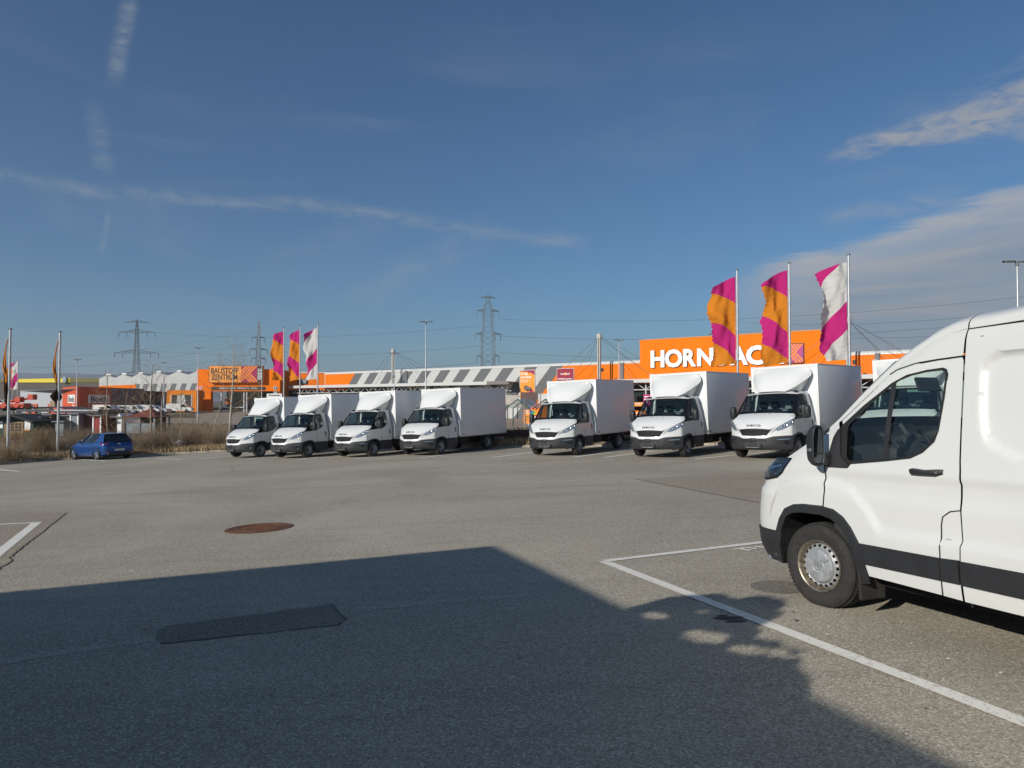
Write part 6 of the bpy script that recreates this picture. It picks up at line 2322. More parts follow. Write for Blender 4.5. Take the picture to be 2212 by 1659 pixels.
def pylon(px, ptop, Y, H_, arms, lb, rot=0.0, wbase=5.5, wtop=1.2):
    b_ = at(px, ptop, Y)
    z0 = b_.z - H_
    t = thing('pylon', lb, 'pylon', Matrix.Translation((b_.x, Y, z0)) @ Matrix.Rotation(rot, 4, 'Z'), 'lattice power pylons')
    ww = lambda z: interp(z / H_, [0, .55, .9, 1], [wbase, wtop * 1.9, wtop, .3])
    th = Y * .00030
    mb_ = MB()
    N = 20
    zs = [H_ * (1 - (1 - i / N) ** 1.0) for i in range(N + 1)]
    for i in range(N):
        za, zc = zs[i], zs[i + 1]
        wa, wc = ww(za) / 2, ww(zc) / 2
        ca = [(-wa, -wa, za), (wa, -wa, za), (wa, wa, za), (-wa, wa, za)]
        cc = [(-wc, -wc, zc), (wc, -wc, zc), (wc, wc, zc), (-wc, wc, zc)]
        for q in range(4):
            mb_.bar(ca[q], cc[q], th * 1.5)
            mb_.bar(ca[q], cc[(q + 1) % 4], th * .8)
            mb_.bar(ca[(q + 1) % 4], cc[q], th * .8)
    mb_.build('tower', PYL, t)
    pts = []
    for hz_, hl, ins in arms:
        z_ = H_ * hz_
        a_ = bpy.data.objects.new('crossarm', None)
        m_ = MB()
        w_ = ww(z_) / 2
        for sg in (-1, 1):
            tip = (sg * hl, 0, z_)
            for yy in (-w_, w_):
                m_.bar((sg * w_, yy, z_), tip, th * 1.1)
                m_.bar((sg * w_, yy, z_ + hl * .16), tip, th * 1.1)
                for q in range(5):
                    f0, f1 = q / 5, (q + 1) / 5
                    A = Vector((sg * w_, yy, z_)).lerp(Vector(tip), f0)
                    B = Vector((sg * w_, yy, z_ + hl * .16)).lerp(Vector(tip), f1)
                    C = Vector((sg * w_, yy, z_)).lerp(Vector(tip), f1)
                    m_.bar(A, B, th * .6)
                    m_.bar(B, C, th * .6)
        COL.objects.link(a_) if False else None
        bpy.data.objects.remove(a_)
        arm = m_.build('crossarm', PYL, t)
        for fr_ in ins:
            for sg in (-1, 1):
                x = sg * hl * fr_
                MB().tube([(x, 0, z_), (x, 0, z_ - H_ * .055)], th * 1.6, 6).build('insulator', PYL, arm)
                pts.append(Matrix.Translation((b_.x, Y, z0)) @ Matrix.Rotation(rot, 4, 'Z') @ Vector((x, 0, z_ - H_ * .055)))
    return pts


A3 = [(.96, 8, ()), (.82, 11, (.98, .55)), (.60, 13.5, (.98, .6)), (.36, 11, (.98, .55))]
pA = pylon(296, 690, 420, 50, [(.965, 7.5, ()), (.845, 10.5, (.98, .55)), (.60, 12.7, (.98, .62)), (.345, 10.5, (.98, .55))], 'lattice pylon above the warehouse hall on the left', .1)
pB = pylon(559, 693, 520, 62, [(.80, 4.8, (.95,)), (.66, 6.5, (.95,)), (.55, 5.2, (.95,))], 'slender lattice pylon above the drive-in hall', .5, 6.5, 1.6)
pC = pylon(1054, 637, 330, 54, [(.975, 4, ()), (.86, 5.4, (.98, .5)), (.66, 6.2, (.98, .55)), (.47, 5.4, (.98, .5))], 'lattice pylon standing behind the striped store wall', .2, 6, 3.0)
pD = pylon(1546, 690, 420, 50, [(.82, 5, (.95,)), (.66, 6, (.95,))], 'dark lattice pylon half hidden behind the left large flag', .3, 6, 1.6)


def wire(a_, b_, sag, r_, lb=None):
    t = thing('power_line', lb, 'power line', Matrix.Translation(a_), 'overhead power lines')
    pts = []
    for i in range(25):
        f_ = i / 24
        p_ = (b_ - a_) * f_
        p_.z -= sag * 4 * f_ * (1 - f_)
        pts.append(p_)
    MB().tube(pts, r_, 4, False).build('conductor', WIRE, t)


names = ['upper', 'middle', 'lower']
k_ = 0
for j, (ya, yb_, nm) in enumerate([(718, 718, 'upper'), (757, 752, 'middle'), (790, 786, 'lower')]):
    wire(at(330, ya, 420), at(1034, ya - 14 + j * 4, 330), 4, .05, f'{nm} thin wire between the two tallest pylons')
    wire(at(1080, 690 + j * 36, 330), at(2300, 630 + j * 52, 300), 5, .055, f'{nm} thin wire running from the store pylon to the sign block')
    wire(at(1560, 690 + j * 20, 420), at(2300, 664 + j * 45, 200), 4, .045, f'{nm} thin wire behind the three large flags')
    wire(at(-40, 772 + j * 22, 520), at(545, 715 + j * 25, 520), 6, .06, f'{nm} thin wire from the left edge to the slender pylon')

# ------------------------------------------------------------ cars
def alloy(parent, x, y, z, rad, side):
    w = bpy.data.objects.new('wheel', None)
    COL.objects.link(w)
    w.parent = parent
    w.matrix_local = Matrix.Translation((x, y, z)) @ Matrix.Rotation(0 if side > 0 else PI, 4, 'Z')
    MB().lathe([(rad * .70, -.01), (rad * .72, .0), (rad * .9, .004), (rad, -.03), (rad, -.17), (rad * .9, -.2), (rad * .7, -.2)], 28, 'y').build('tyre', RUBBER, w, smooth=40)
    MB().lathe([(rad * .71, -.004), (rad * .66, -.006), (rad * .64, -.05), (0, -.055)], 28, 'y').build('rim', BLACKP, w)
    mb_ = MB()
    for i in range(5):
        th = 2 * PI * i / 5
        for d_ in (-.14, .14):
            a_ = (rad * .12 * math.cos(th), -.012, rad * .12 * math.sin(th))
            b_ = (rad * .67 * math.cos(th + d_), -.006, rad * .67 * math.sin(th + d_))
            mb_.bar(a_, b_, .022)
    mb_.lathe([(rad * .15, -.02), (rad * .13, .0), (0, .002)], 14, 'y')
    mb_.build('spokes', CHROMED, w)
    return w


CHROMED = mat('alloy_silver', (.45, .45, .46), .35, metal=.7)
DGLASS = mat('dark_car_glass', (.012, .014, .016), .05, coat=.3)


def hatchback(name, label, M_, paint, detail=True, grp=None, cat='car'):
    t = thing(name, label, cat, M_, grp)
    X = [-.76, -.72, -.60, -.35, 0, .5, 1.2, 1.9, 2.3, 2.7, 3.0, 3.2, 3.30]
    ZT = [.60, .86, .955, .975, .965, .95, .935, .93, .90, .83, .74, .64, .52]
    HW = [.66, .78, .84, .87, .885, .885, .885, .885, .88, .865, .80, .66, .45]
    ZB_ = [.36, .30, .24, .20, .18, .18, .18, .18, .18, .18, .20, .24, .30]
    rows = []
    for x, zt_, hw_, zb_ in zip(X, ZT, HW, ZB_):
        sec = [(-.02, zb_), (hw_ * .86, zb_), (hw_ * .96, zb_ + .10), (hw_ * .995, zb_ + (zt_ - zb_) * .45), (hw_, zb_ + (zt_ - zb_) * .66), (hw_ * .985, zb_ + (zt_ - zb_) * .86), (hw_ * .93, zt_ - .02), (hw_ * .86, zt_), (hw_ * .4, zt_ + .025), (0, zt_ + .03)]
        rows.append([(x, y, z) for y, z in sec] + [(x, -y, z) for y, z in sec[::-1][1:]])
    body = MB().grid(rows).build('body', paint, t, smooth=55)
    MB().add([rows[0][i] for i in range(len(rows[0]))], [tuple(range(len(rows[0])))]).build('rear_panel', paint, body)
    # greenhouse
    base = [(-.62, .70, .96), (.3, .80, .955), (1.1, .80, .94), (2.05, .74, .925)]
    top = [(-.30, .545, 1.385), (.2, .60, 1.425), (.8, .61, 1.43), (1.22, .56, 1.40)]
    for sg in (1, -1):
        MB().add([(x, sg * y, z) for x, y, z in base] + [(x, sg * y, z) for x, y, z in top], [(0, 1, 5, 4), (1, 2, 6, 5), (2, 3, 7, 6)]).build('side_window', DGLASS, t)
        for x0_, x1_ in ((.62, .62),):
            a_ = Vector((.66, sg * .803, .95))
            b_ = Vector((.52, sg * .606, 1.43))
            MB().bar(a_, b_, .035).build('door_pillar', SEAL, t)
        # C-pillar in body colour
        MB().add([(-.64, sg * .78, .965), (.12, sg * .84, .96), (-.02, sg * .615, 1.40), (-.30, sg * .575, 1.39)], [(0, 1, 2, 3)]).build('rear_pillar', paint, t)
        MB().add([(2.12, sg * .78, .93), (1.94, sg * .80, .935), (1.16, sg * .60, 1.405), (1.24, sg * .57, 1.405)], [(0, 1, 2, 3)]).build('front_pillar', paint, t)
        MB().bevbox(1.62, 1.80, sg * .86, sg * 1.0, .93, 1.04, .03).build('door_mirror', paint, t, smooth=40)
        for xx in (.55, 1.35):
            MB().bevbox(xx - .09, xx + .09, sg * .875, sg * .905, .83, .86, .008).build('door_handle', paint, t)
        alloy(t, 0, sg * .865, .305, .315, sg)
        alloy(t, 2.56, sg * .865, .305, .315, sg)
        for xx in (0, 2.56):
            MB().grid([[(xx + rr * math.cos(a_), sg * yy, .305 + rr * math.sin(a_)) for a_ in [-.25 + (PI + .5) * i / 14 for i in range(15)]] for rr, yy in ((.40, .886), (.345, .892), (.345, .70))]).build('arch', SEAL, t, smooth=30)
        lmp = [(-.70, .80, .82), (-.60, .86, .80), (-.42, .885, .83), (-.50, .875, .90), (-.66, .81, .915), (-.74, .62, .895), (-.755, .60, .81)]
        MB().add([(x - .012, sg * (y + .012), z) for x, y, z in lmp], [tuple(range(7))]).build('tail_lamp', REDL, t)
        MB().box(-.79, -.75, sg * .50, sg * .66, .33, .39).build('exhaust_trim', CHROMED, t)
        MB().box(-.775, -.74, sg * .45, sg * .74, .42, .445).build('reflector', REDL, t)
        MB().bevbox(3.0, 3.22, sg * .42, sg * .72, .58, .70, .03).build('headlamp', LAMPG, t)
    MB().grid([[(-.33, y * .56, 1.383) for y in (-1, -.5, 0, .5, 1)], [(-.1, y * .60, 1.43 - .02 * abs(y)) for y in (-1, -.5, 0, .5, 1)], [(.4, y * .62, 1.455 - .025 * abs(y)) for y in (-1, -.5, 0, .5, 1)], [(.9, y * .615, 1.45 - .025 * abs(y)) for y in (-1, -.5, 0, .5, 1)], [(1.25, y * .57, 1.405 - .01 * abs(y)) for y in (-1, -.5, 0, .5, 1)]]).build('roof', paint, t, smooth=60)
    rw = MB().add([(-.68, -.70, .97), (-.68, .70, .97), (-.345, .56, 1.375), (-.345, -.56, 1.375)], [(0, 1, 2, 3)]).build('rear_window', DGLASS, t)
    MB().bevbox(-.42, -.22, -.57, .57, 1.372, 1.40, .012).build('roof_spoiler', paint, t)
    MB().add([(2.10, -.74, .94), (2.10, .74, .94), (1.25, .57, 1.40), (1.25, -.57, 1.40)], [(0, 1, 2, 3)]).build('windscreen', DGLASS, t)
    MB().bar((-.665, .02, 1.01), (-.64, -.36, 1.03), .018).build('rear_wiper', SEAL, rw)
    MB().bevbox(-.80, -.70, -.62, .62, .24, .40, .03).build('rear_diffuser', BLACKP, t)
    MB().box(-.775, -.755, -.27, .27, .47, .585).build('plate_recess', SEAL, t)
    pl_ = MB().box(-.785, -.774, -.26, .26, .475, .58).build('number_plate', SIGNW, t)
    text('plate_text', 'TU 582 DK', .10, INK, pl_, basis((-.787, 0, .527), (0, -1, 0), (0, 0, 1), (-1, 0, 0)), .001, .95, bold=.002)
    MB().bevbox(-.755, -.735, -.06, .06, .80, .88, .01).build('badge', CHROMED, t)
    MB().lathe([(.018, 0), (.0, .10)], 8, 'z', Matrix.Translation((0, 0, 1.445))).build('aerial', SEAL, t)
    MB().box(-.6, 3.0, -.8, .8, .16, .2).build('underbody', DARKM, t)
    return t


BLUE = mat('metallic_blue', (.015, .075, .27), .28, metal=.35, coat=.6, var=.05)
rwp = gpt(208, 994)
fdir = (gpt(166, 992) - rwp).to_2d().normalized()
fdir = Vector((fdir.x * math.cos(R(8)) - fdir.y * math.sin(R(8)), fdir.x * math.sin(R(8)) + fdir.y * math.cos(R(8))))
cm = frame(rwp.x, rwp.y, fdir.x, fdir.y)
cm = cm @ Matrix.Translation((0, -.86, 0))
hatchback('hatchback_car', 'metallic blue hatchback seen from behind at the left kerb', cm, BLUE)
SILV = mat('silver_paint', (.48, .50, .52), .3, metal=.4, coat=.5)
p_ = at(1150, 922, 88)
hatchback('hatchback_car', 'silver hatchback half hidden behind the truck right of the gap', upright(p_.x + 2.6, p_.y + 1, -1, .25), SILV)

# small distant cars and vans in the retail park
DARKC = mat('dark_paint', (.03, .033, .04), .3, coat=.5)


def small_car(px, py, Y, paint, label, L_=4.4, H_=1.5, van_=False, rot=0, name='parked_car'):
    p_ = at(px, py, Y)
    t = thing(name, label, 'van' if van_ else 'car', Matrix.Translation((p_.x, p_.y, p_.z)) @ Matrix.Rotation(rot, 4, 'Z'), 'distant parked vehicles')
    h_ = L_ / 2
    if van_:
        prof = [(-h_, .3), (-h_, H_), (h_ * .45, H_), (h_ * .72, H_ * .6), (h_, H_ * .5), (h_, .3)]
        win = [(h_ * .42, H_ * .92), (h_ * .68, H_ * .6), (h_ * .2, H_ * .6), (h_ * .2, H_ * .92)]
    else:
        prof = [(-h_, .3), (-h_, .8), (-h_ * .8, .92), (-h_ * .5, H_ - .05), (h_ * .2, H_), (h_ * .5, .95), (h_ * .95, .78), (h_, .3)]
        win = [(-h_ * .72, .95), (-h_ * .46, H_ - .1), (h_ * .16, H_ - .06), (h_ * .42, .95)]
    MB().prism(prof, -.85, .85, 'y').build('body', paint, t)
    for sg in (-1, 1):
        MB().prism(win, sg * .852, sg * .858, 'y').build('window', DGLASS, t)
        for x in (-h_ * .6, h_ * .62):
            MB().lathe([(.31, -.1), (.31, .02), (.18, .03), (0, .03)], 14, 'y', Matrix.Translation((x, sg * .85, .31)) @ Matrix.Rotation(0 if sg > 0 else PI, 4, 'Z')).build('wheel', RUBBER, t)
    return t


small_car(389, 890.5, 140, WHITE, 'white pickup van parked by the orange container kiosk', 4.8, 1.7, True, .1)
wl = [(232, 894.5, 118, WHITE, 'van'), (250, 894.5, 119, WHITE, 'car'), (268, 894.5, 120, SILV, 'car'), (285, 895, 121, WHITE, 'van'), (303, 894, 122, WHITE, 'car'), (322, 894, 123, WHITE, 'van'), (340, 893, 124, SILV, 'car')]
wl_names = ['leftmost white vehicle in the distant row before the grey wall', 'second vehicle, a white car, in the distant row before the grey wall', 'third vehicle, a silver car, in the distant row', 'fourth vehicle, a white van, in the distant row', 'fifth vehicle, a white car, in the distant row', 'sixth vehicle, a white van, in the distant row', 'rightmost silver car in the distant row near the kiosk']
for (px, py, Y, m, kd), lb in zip(wl, wl_names):
    small_car(px, py, Y, m, lb, 4.0, 1.55 if kd == 'van' else 1.35, kd == 'van', rnd.uniform(-.2, .2))
for px, py, Y, lb in [(5, 879, 150, 'white distant car at the left edge behind the poles'), (33, 879, 150, 'white distant car just right of the small flags'), (53, 893, 112, 'white distant car above the log cabin roof')]:
    small_car(px, py, Y, WHITE, lb)

# orange-red aerial lift machines at the far left
ORRED = mat('machine_orange_red', (.55, .06, .02), .5)
for i, (px, py, lb) in enumerate([(14, 888, 'orange-red lifting machine at the left edge before the grey wall'), (42, 887, 'orange-red lifting machine with raised boom left of the grey wall')]):
    p_ = at(px, py, 105)
    t = thing('boom_lift', lb, 'machine', Matrix.Translation(p_), 'lifting machines')
    MB().bevbox(-1.2, 1.2, -.8, .8, .4, 1.1, .08).build('chassis', ORRED, t)
    for x in (-.8, .8):
        for sg in (-1, 1):
            MB().lathe([(.42, -.15), (.42, .15), (0, .16)], 14, 'y', Matrix.Translation((x, sg * .8, .42))).build('wheel', RUBBER, t)
    MB().bar((-.6, 0, 1.1), (1.6, 0, 1.7 + i * .3), .22).build('boom', ORRED, t)
    MB().bevbox(1.5, 2.3, -.5, .5, 1.3 + i * .3, 2.1 + i * .3, .05).build('basket', ORRED, t)

# ------------------------------------------------------------ garden sheds and shelters on the left
def pr(x, y):
    """zoom position (0,1600 crop) -> photo units"""
    return (x * .18083 / 1.8517, (1600 + y * .18083) / 1.8517)


SHY = 72
GREENW = mat('dark_green_boards', (.012, .045, .035), .7, var=.2, vscale=4)
TANW = mat('tan_timber', (.30, .20, .10), .75, var=.2, vscale=5, stretch=(8, 8, 1))
REDR = mat('red_felt_roof', (.20, .05, .035), .8, var=.15)
SM, sf = fplane(*pr(0, 860), SHY)
cb = thing('log_cabin', 'dark green log cabin with tan double doors and red roof at the left edge', 'shed', SM)
flat('front_wall', sf, [pr(-330, 430), pr(-330, 860), pr(735, 855), pr(735, 460), pr(340, 330)][::-1], 0, GREENW, cb, .15)
a_, b_ = sf(*pr(-330, 860)), sf(*pr(735, 455))
MB().box(b_[0] - .15, b_[0], .15, 4.5, -.2, b_[1] + .1).build('side_wall', GREENW, cb)
rg, er, el_ = sf(*pr(335, 312)), sf(*pr(850, 470)), sf(*pr(-450, 430))
MB().add([(rg[0], -.9, rg[1]), (er[0], -.9, er[1]), (er[0], 5, er[1]), (rg[0], 5, rg[1])], [(0, 1, 2, 3)]).build('roof_slope', mat('dark_roof_edge', (.03, .03, .03), .8), cb)
MB().add([(rg[0], -.9, rg[1]), (el_[0], -.9, el_[1]), (el_[0], 5, el_[1]), (rg[0], 5, rg[1])], [(0, 1, 2, 3)]).build('roof_slope', REDR, cb)
for A_, B_ in ((rg, er), (rg, el_)):
    MB().prism([(A_[0], A_[1] + .03), (B_[0], B_[1] + .03), (B_[0], B_[1] - .14), (A_[0], A_[1] - .14)], -.95, -.905, 'y').build('barge_board', mat('dark_roof_edge', (.03, .03, .03), .8), cb)
for x0_, x1_ in ((100, 308), (312, 520)):
    d_ = flat('door_leaf', sf, [pr(x0_, 482), pr(x0_, 850), pr(x1_, 850), pr(x1_, 482)][::-1], .06, TANW, cb, .05)
    for i in range(2):
        for j in range(3):
            xx = x0_ + (25 if x0_ > 300 else 70) + i * 78
            yy = 512 + j * 62
            flat('pane', sf, [pr(xx, yy), pr(xx, yy + 48), pr(xx + 58, yy + 48), pr(xx + 58, yy)][::-1], .07, SEAL, d_, .02)
ps_ = flat('notice', sf, [pr(545, 450), pr(545, 685), pr(672, 680), pr(672, 450)][::-1], .05, SIGNW, cb, .03)
flat('notice_band', sf, [pr(545, 655), pr(545, 684), pr(672, 680), pr(672, 652)][::-1], .06, ORPRINT, ps_, .02)
flat('notice', sf, [pr(-30, 470), pr(-30, 625), pr(64, 622), pr(64, 470)][::-1], .05, SIGNW, cb, .03)


def shed(lb, x0_, y0_, x1_, y1_, Y, m, name='garden_shed', trim=None, roof=None, depth=2.5, cat='shed', boards=0):
    """box shed from photo extents"""
    k__ = Y / 1533
    M_, f = fplane(x0_, y1_, Y)
    t = thing(name, lb, cat, M_)
    a_ = f(x0_, y0_)
    b_ = f(x1_, y1_)
    MB().box(0, b_[0], 0, depth, -.3, a_[1]).build('wall', m, t)
    if boards:
        for i in range(boards):
            xx = b_[0] * (i + .5) / boards
            MB().box(xx - b_[0] / boards * .46, xx + b_[0] / boards * .46, -.03 - .01 * (i % 2), -.002, -.25, a_[1] - .02).build('plank', m, t)
    if trim:
        for xx in (0, b_[0]):
            MB().box(xx - .06, xx + .06, -.05, .06, -.3, a_[1] + .02).build('corner_board', trim, t)
    rf = roof or DGREY
    MB().box(-.2, b_[0] + .2, -.3, depth + .2, a_[1] + .002, a_[1] + .12).build('roof', rf, t)
    return t, f


GB = mat('grey_blue_boards', (.20, .235, .25), .7, var=.1, vscale=4)
BRN = mat('brown_boards', (.15, .075, .055), .75, var=.12, vscale=4)
FRED = mat('falun_red', (.30, .028, .028), .7, var=.1, vscale=4)
GW = mat('weathered_timber', (.22, .20, .17), .8, var=.3, vscale=6, stretch=(6, 1, 1))
shed('grey-blue shed with a shallow gable behind the left flagpole', 75.5, 903, 87, 933, 74, GB)
shed('tan plank shed front under the carport roof', 97.5, 897, 110.5, 935, 75, TANW, boards=5)
shed('weathered grey plank wall under the long flat carport roof', 112, 899, 151, 936, 76, GW, boards=9)
shed('small grey metal cabinet in front of the weathered plank wall', 119, 912, 137, 936, 72, GB, 'storage_cabinet', depth=1, cat='cabinet')
shed('grey-blue shed with white corner boards left of the brown shed', 152, 895, 168, 937, 73, GB, trim=SIGNW)
shed('brown boarded shed between the grey-blue and the red shed', 170, 897, 193, 941, 74, BRN)
shed('bright red shed with white corner boards behind the blue car', 201, 899, 217, 943, 72, FRED, trim=SIGNW)
shed('dark red boarded shed right of the bright red shed', 219, 902, 243, 945, 73, mat('dark_red_boards', (.13, .035, .03), .75, var=.12), trim=None)
t, f = shed('narrow white gabled playhouse beside the hip roofed pavilion', 252, 902, 262, 945, 73, SIGNW, 'playhouse')
a_, b_, c_ = f(251, 902), f(257, 893), f(263, 902)
MB().prism([a_, c_, b_], -.05, 2.4, 'y').build('gable', SIGNW, t)
# carports
for lb, x0_, y0_, x1_, y1_, Y, curved in (('dark carport with a curved sheet roof left of the sheds', 39, 879, 146, 887, 84, True), ('long flat carport roof over the garden sheds', 121, 885.5, 216, 892, 79, False)):
    M_, f = fplane(x0_, 937, Y)
    t = thing('carport', lb, 'carport', M_)
    a_ = f(x0_, y0_)
    b_ = f(x1_, y1_)
    if curved:
        MB().grid([[(b_[0] * i / 10, y_, b_[1] + (a_[1] - b_[1]) * math.sin(PI * (.12 + .76 * i / 10))) for i in range(11)] for y_ in (-.4, 5)]).build('roof', mat('carport_dark', (.05, .055, .065), .5), t, smooth=60)
        MB().box(0, b_[0], -.45, -.40, b_[1] - .15, b_[1] + .15).build('front_beam', mat('carport_dark', (.05, .055, .065), .5), t)
    else:
        MB().box(0, b_[0], -.4, 5, b_[1], a_[1]).build('roof', mat('carport_dark', (.05, .055, .065), .5), t)
        MB().box(0, b_[0], -.45, -.402, a_[1] - .10, a_[1] + .02).build('gutter', GALV, t)
    for i in range(5):
        xx = b_[0] * (i + .3) / 5
        MB().box(xx - .07, xx + .07, -.3, -.16, -.4, b_[1]).build('post', GW, t)
# hip-roofed pavilion
def zq(X, Yp):
    return z2(X, Yp)


M_, f = fplane(*zq(560, 1640), 70)
pv = thing('garden_pavilion', 'garden pavilion with a red-brown hipped roof and grey posts', 'pavilion', M_)
ap, e0_, e1_ = f(*zq(1000, 1205)), f(*zq(545, 1392)), f(*zq(1300, 1392))
mx_, w_ = (e0_[0] + e1_[0]) / 2, (e1_[0] - e0_[0]) / 2
cs_ = [(e0_[0], -w_ + 1.5, e0_[1]), (e1_[0], -w_ + 1.5, e0_[1]), (e1_[0], w_ + 1.5, e0_[1]), (e0_[0], w_ + 1.5, e0_[1])]
for i in range(4):
    rows = []
    for v in [0, .25, .5, .75, 1]:
        a_ = Vector(cs_[i]).lerp(Vector((ap[0], 1.5, ap[1])), v)
        b_ = Vector(cs_[(i + 1) % 4]).lerp(Vector((ap[0], 1.5, ap[1])), v)
        rows.append([a_ + Vector((0, 0, -.12 * math.sin(PI * v))), b_ + Vector((0, 0, -.12 * math.sin(PI * v)))])
    MB().grid(rows).build('roof_slope', REDR, pv)
    a_ = Vector(cs_[i])
    MB().box(a_.x + (.25 if i in (0, 3) else -.4), a_.x + (.4 if i in (0, 3) else -.25), a_.y + (.2 if i < 2 else -.35), a_.y + (.35 if i < 2 else -.2), -.4, a_.z).build('post', GB, pv)
MB().box(e0_[0] + .4, e1_[0] - .4, -w_ + 1.8, -w_ + 1.9, -.4, .55).build('parapet', GB, pv)
MB().box(mx_ - .08, mx_ + .08, -w_ + 1.72, -w_ + 1.85, -.4, e0_[1]).build('post', GB, pv)
MB().box(e0_[0] + .5, e1_[0] - .5, w_ + .8, w_ + .9, -.4, e0_[1]).build('back_wall', mat('dark_timber', (.05, .035, .03), .8), pv)
# pallets and stacked goods near the rental shop
CARDB = mat('cardboard', (.42, .28, .17), .8, var=.1)
PALE = mat('pale_goods', (.55, .50, .44), .8, var=.2)
for lb, px, py, w_, h_, Y, m in [('pale cardboard stack left of the rental shop lamp post', 157, 887, 3.6, 8, 100, CARDB), ('second pale stack right beside the lamp post', 163, 887, 3.4, 8, 100, CARDB), ('dark wrapped pallet stack right of the lamp post', 168, 887, 9, 8, 101, DGREY), ('pallet of brown cartons before the grey rental wall', 107, 878, 11, 12, 118, CARDB), ('pale goods stack below the rental name board', 213, 887, 4, 8, 101, CARDB), ('low dark timber pile left of the pavilion', 185, 890, 22, 5, 96, mat('timber_dark', (.07, .06, .05), .8, var=.4)), ('pale sheet pile above the carport roof', 80, 884, 26, 4, 96, PALE)]:
    k__ = Y / 1533
    o_ = at(px, py, Y)
    t = thing('goods_stack', lb, 'pallet', Matrix.Translation(o_), 'stacked goods in the builders yard')
    n_ = 3
    for i in range(n_):
        MB().bevbox(rnd.uniform(-.05, .05), w_ * k__ + rnd.uniform(-.05, .05), 0, 1.0, h_ * k__ * i / n_ + .01, h_ * k__ * (i + 1) / n_, .02).build('layer', m, t)
    MB().box(-.05, w_ * k__ + .05, -.05, 1.05, -.15, .0).build('pallet', GW, t)

# ------------------------------------------------------------ things between the trucks in front of the store
GRN = mat('green_steel', (.02, .10, .085), .4)
o_ = at(1118, 921, 84)
sh = thing('trolley_shelter', 'glazed trolley shelter with green gabled steel frame behind the gap', 'shelter', upright(o_.x, o_.y, .95, -.3, o_.z - .1))
for y_ in (0, 3.0):
    for i in range(3):
        x = -1.5 + i * 3.4
        fr = MB()
        fr.tube([(x, y_, 0), (x, y_, 2.2), (x + 1.5, y_, 3.3), (x + 3.0, y_, 2.2), (x + 3.0, y_, 0)], .07, 6)
        fr.build('frame', GRN, sh)
        MB().add([(x, y_, 2.22), (x + 1.5, y_, 3.32), (x + 1.5, y_ + 2.9, 3.32), (x, y_ + 2.9, 2.22)], [(0, 1, 2, 3)]).build('roof_pane', LENS, sh)
        MB().add([(x + 3.0, y_, 2.22), (x + 1.5, y_, 3.32), (x + 1.5, y_ + 2.9, 3.32), (x + 3.0, y_ + 2.9, 2.22)], [(0, 1, 2, 3)]).build('roof_pane', LENS, sh)
o_ = at(1127, 901, 83)
bb = thing('price_banner', 'orange banner with a rainbow fan fixed to the trolley shelter', 'banner', upright(o_.x + .3, o_.y, 1, -.2, o_.z - .5) @ Matrix.Scale(.62, 4))
MB().box(-.1, 2.5, -.05, 0, -.4, 2.2).build('sheet', ORPRINT, bb)
text('headline', 'Gr\u00f6\u00dfe\nist alles', .42, SIGNW, bb, basis((.05, -.06, 1.75), (1, 0, 0), (0, 0, 1), (0, -1, 0)), .002, .7, 'LEFT', .008)
text('caption', 'Hol dir\ndeine\nFarbe', .34, INK, bb, basis((.05, -.06, .55), (1, 0, 0), (0, 0, 1), (0, -1, 0)), .002, .7, 'LEFT', .006)
for i, c_ in enumerate([(.02, .08, .35), (.02, .30, .30), (.05, .40, .06), (.75, .60, .02), (.60, .05, .03)]):
    a0_, a1_ = R(100 - i * 20), R(80 - i * 20)
    MB().prism([(1.2, .9), (1.2 + 1.25 * math.cos(a0_), .9 + 1.25 * math.sin(a0_)), (1.2 + 1.25 * math.cos(a1_), .9 + 1.25 * math.sin(a1_))], -.07, -.055, 'y').build('fan_blade', mat('fan%d' % i, c_, .5), bb)
MB().lathe([(.62, 0), (0, .01)], 24, 'y', Matrix.Translation((1.85, -.06, .45)) @ Matrix.Rotation(PI, 4, 'Z')).build('disc', INK, bb)
MB().lathe([(.52, .012), (0, .014)], 24, 'y', Matrix.Translation((1.85, -.06, .5)) @ Matrix.Rotation(PI, 4, 'Z')).build('disc_face', SIGNW, bb)
text('disc_text', '1\u00d71', .42, INK, bb, basis((1.85, -.09, .5), (1, 0, 0), (0, 0, 1), (0, -1, 0)), .002, .8, bold=.01)
# display goods under the right canopy
for lb, px, py, w_, h_, Y, m in [('orange crate display under the canopy between the fifth and sixth trucks', 1370, 878, 22, 9, 92, ORPRINT), ('orange machine display below the crate display', 1369, 915, 26, 28, 88, ORANGE), ('magenta entrance banner right of the orange displays', 1390, 880, 16, 28, 93, mat('banner_magenta', (.50, .02, .18), .5))]:
    k__ = Y / 1533
    o_ = at(px, py, Y)
    t = thing('shop_display', lb, 'display', upright(o_.x, o_.y, .95, -.3, o_.z))
    MB().bevbox(0, w_ * k__, 0, .3 if 'banner' in lb else 1.2, 0, h_ * k__, .03).build('panel', m, t)
    for i in range(3):
        MB().box(w_ * k__ * .12, w_ * k__ * (.85 - .15 * i), -.02, -.004, h_ * k__ * (.78 - .2 * i), h_ * k__ * (.86 - .2 * i)).build('print_line', SIGNW, t)
o_ = at(1112, 868, 96)
t = thing('goods_trailer', 'pale stacked goods behind the trolley shelter', 'pallet', Matrix.Translation(o_))
for i, (x, w_, h_, m) in enumerate([(-1.5, 2.0, .9, PALE), (.8, 2.2, 1.3, mat('brown_goods', (.14, .09, .08), .8)), (3.2, 2.6, 1.1, SIGNW), (6, 1.8, .8, ORPRINT)]):
    MB().bevbox(x, x + w_, 0, 1.4, -.4, h_, .03).build('bale', m, t)

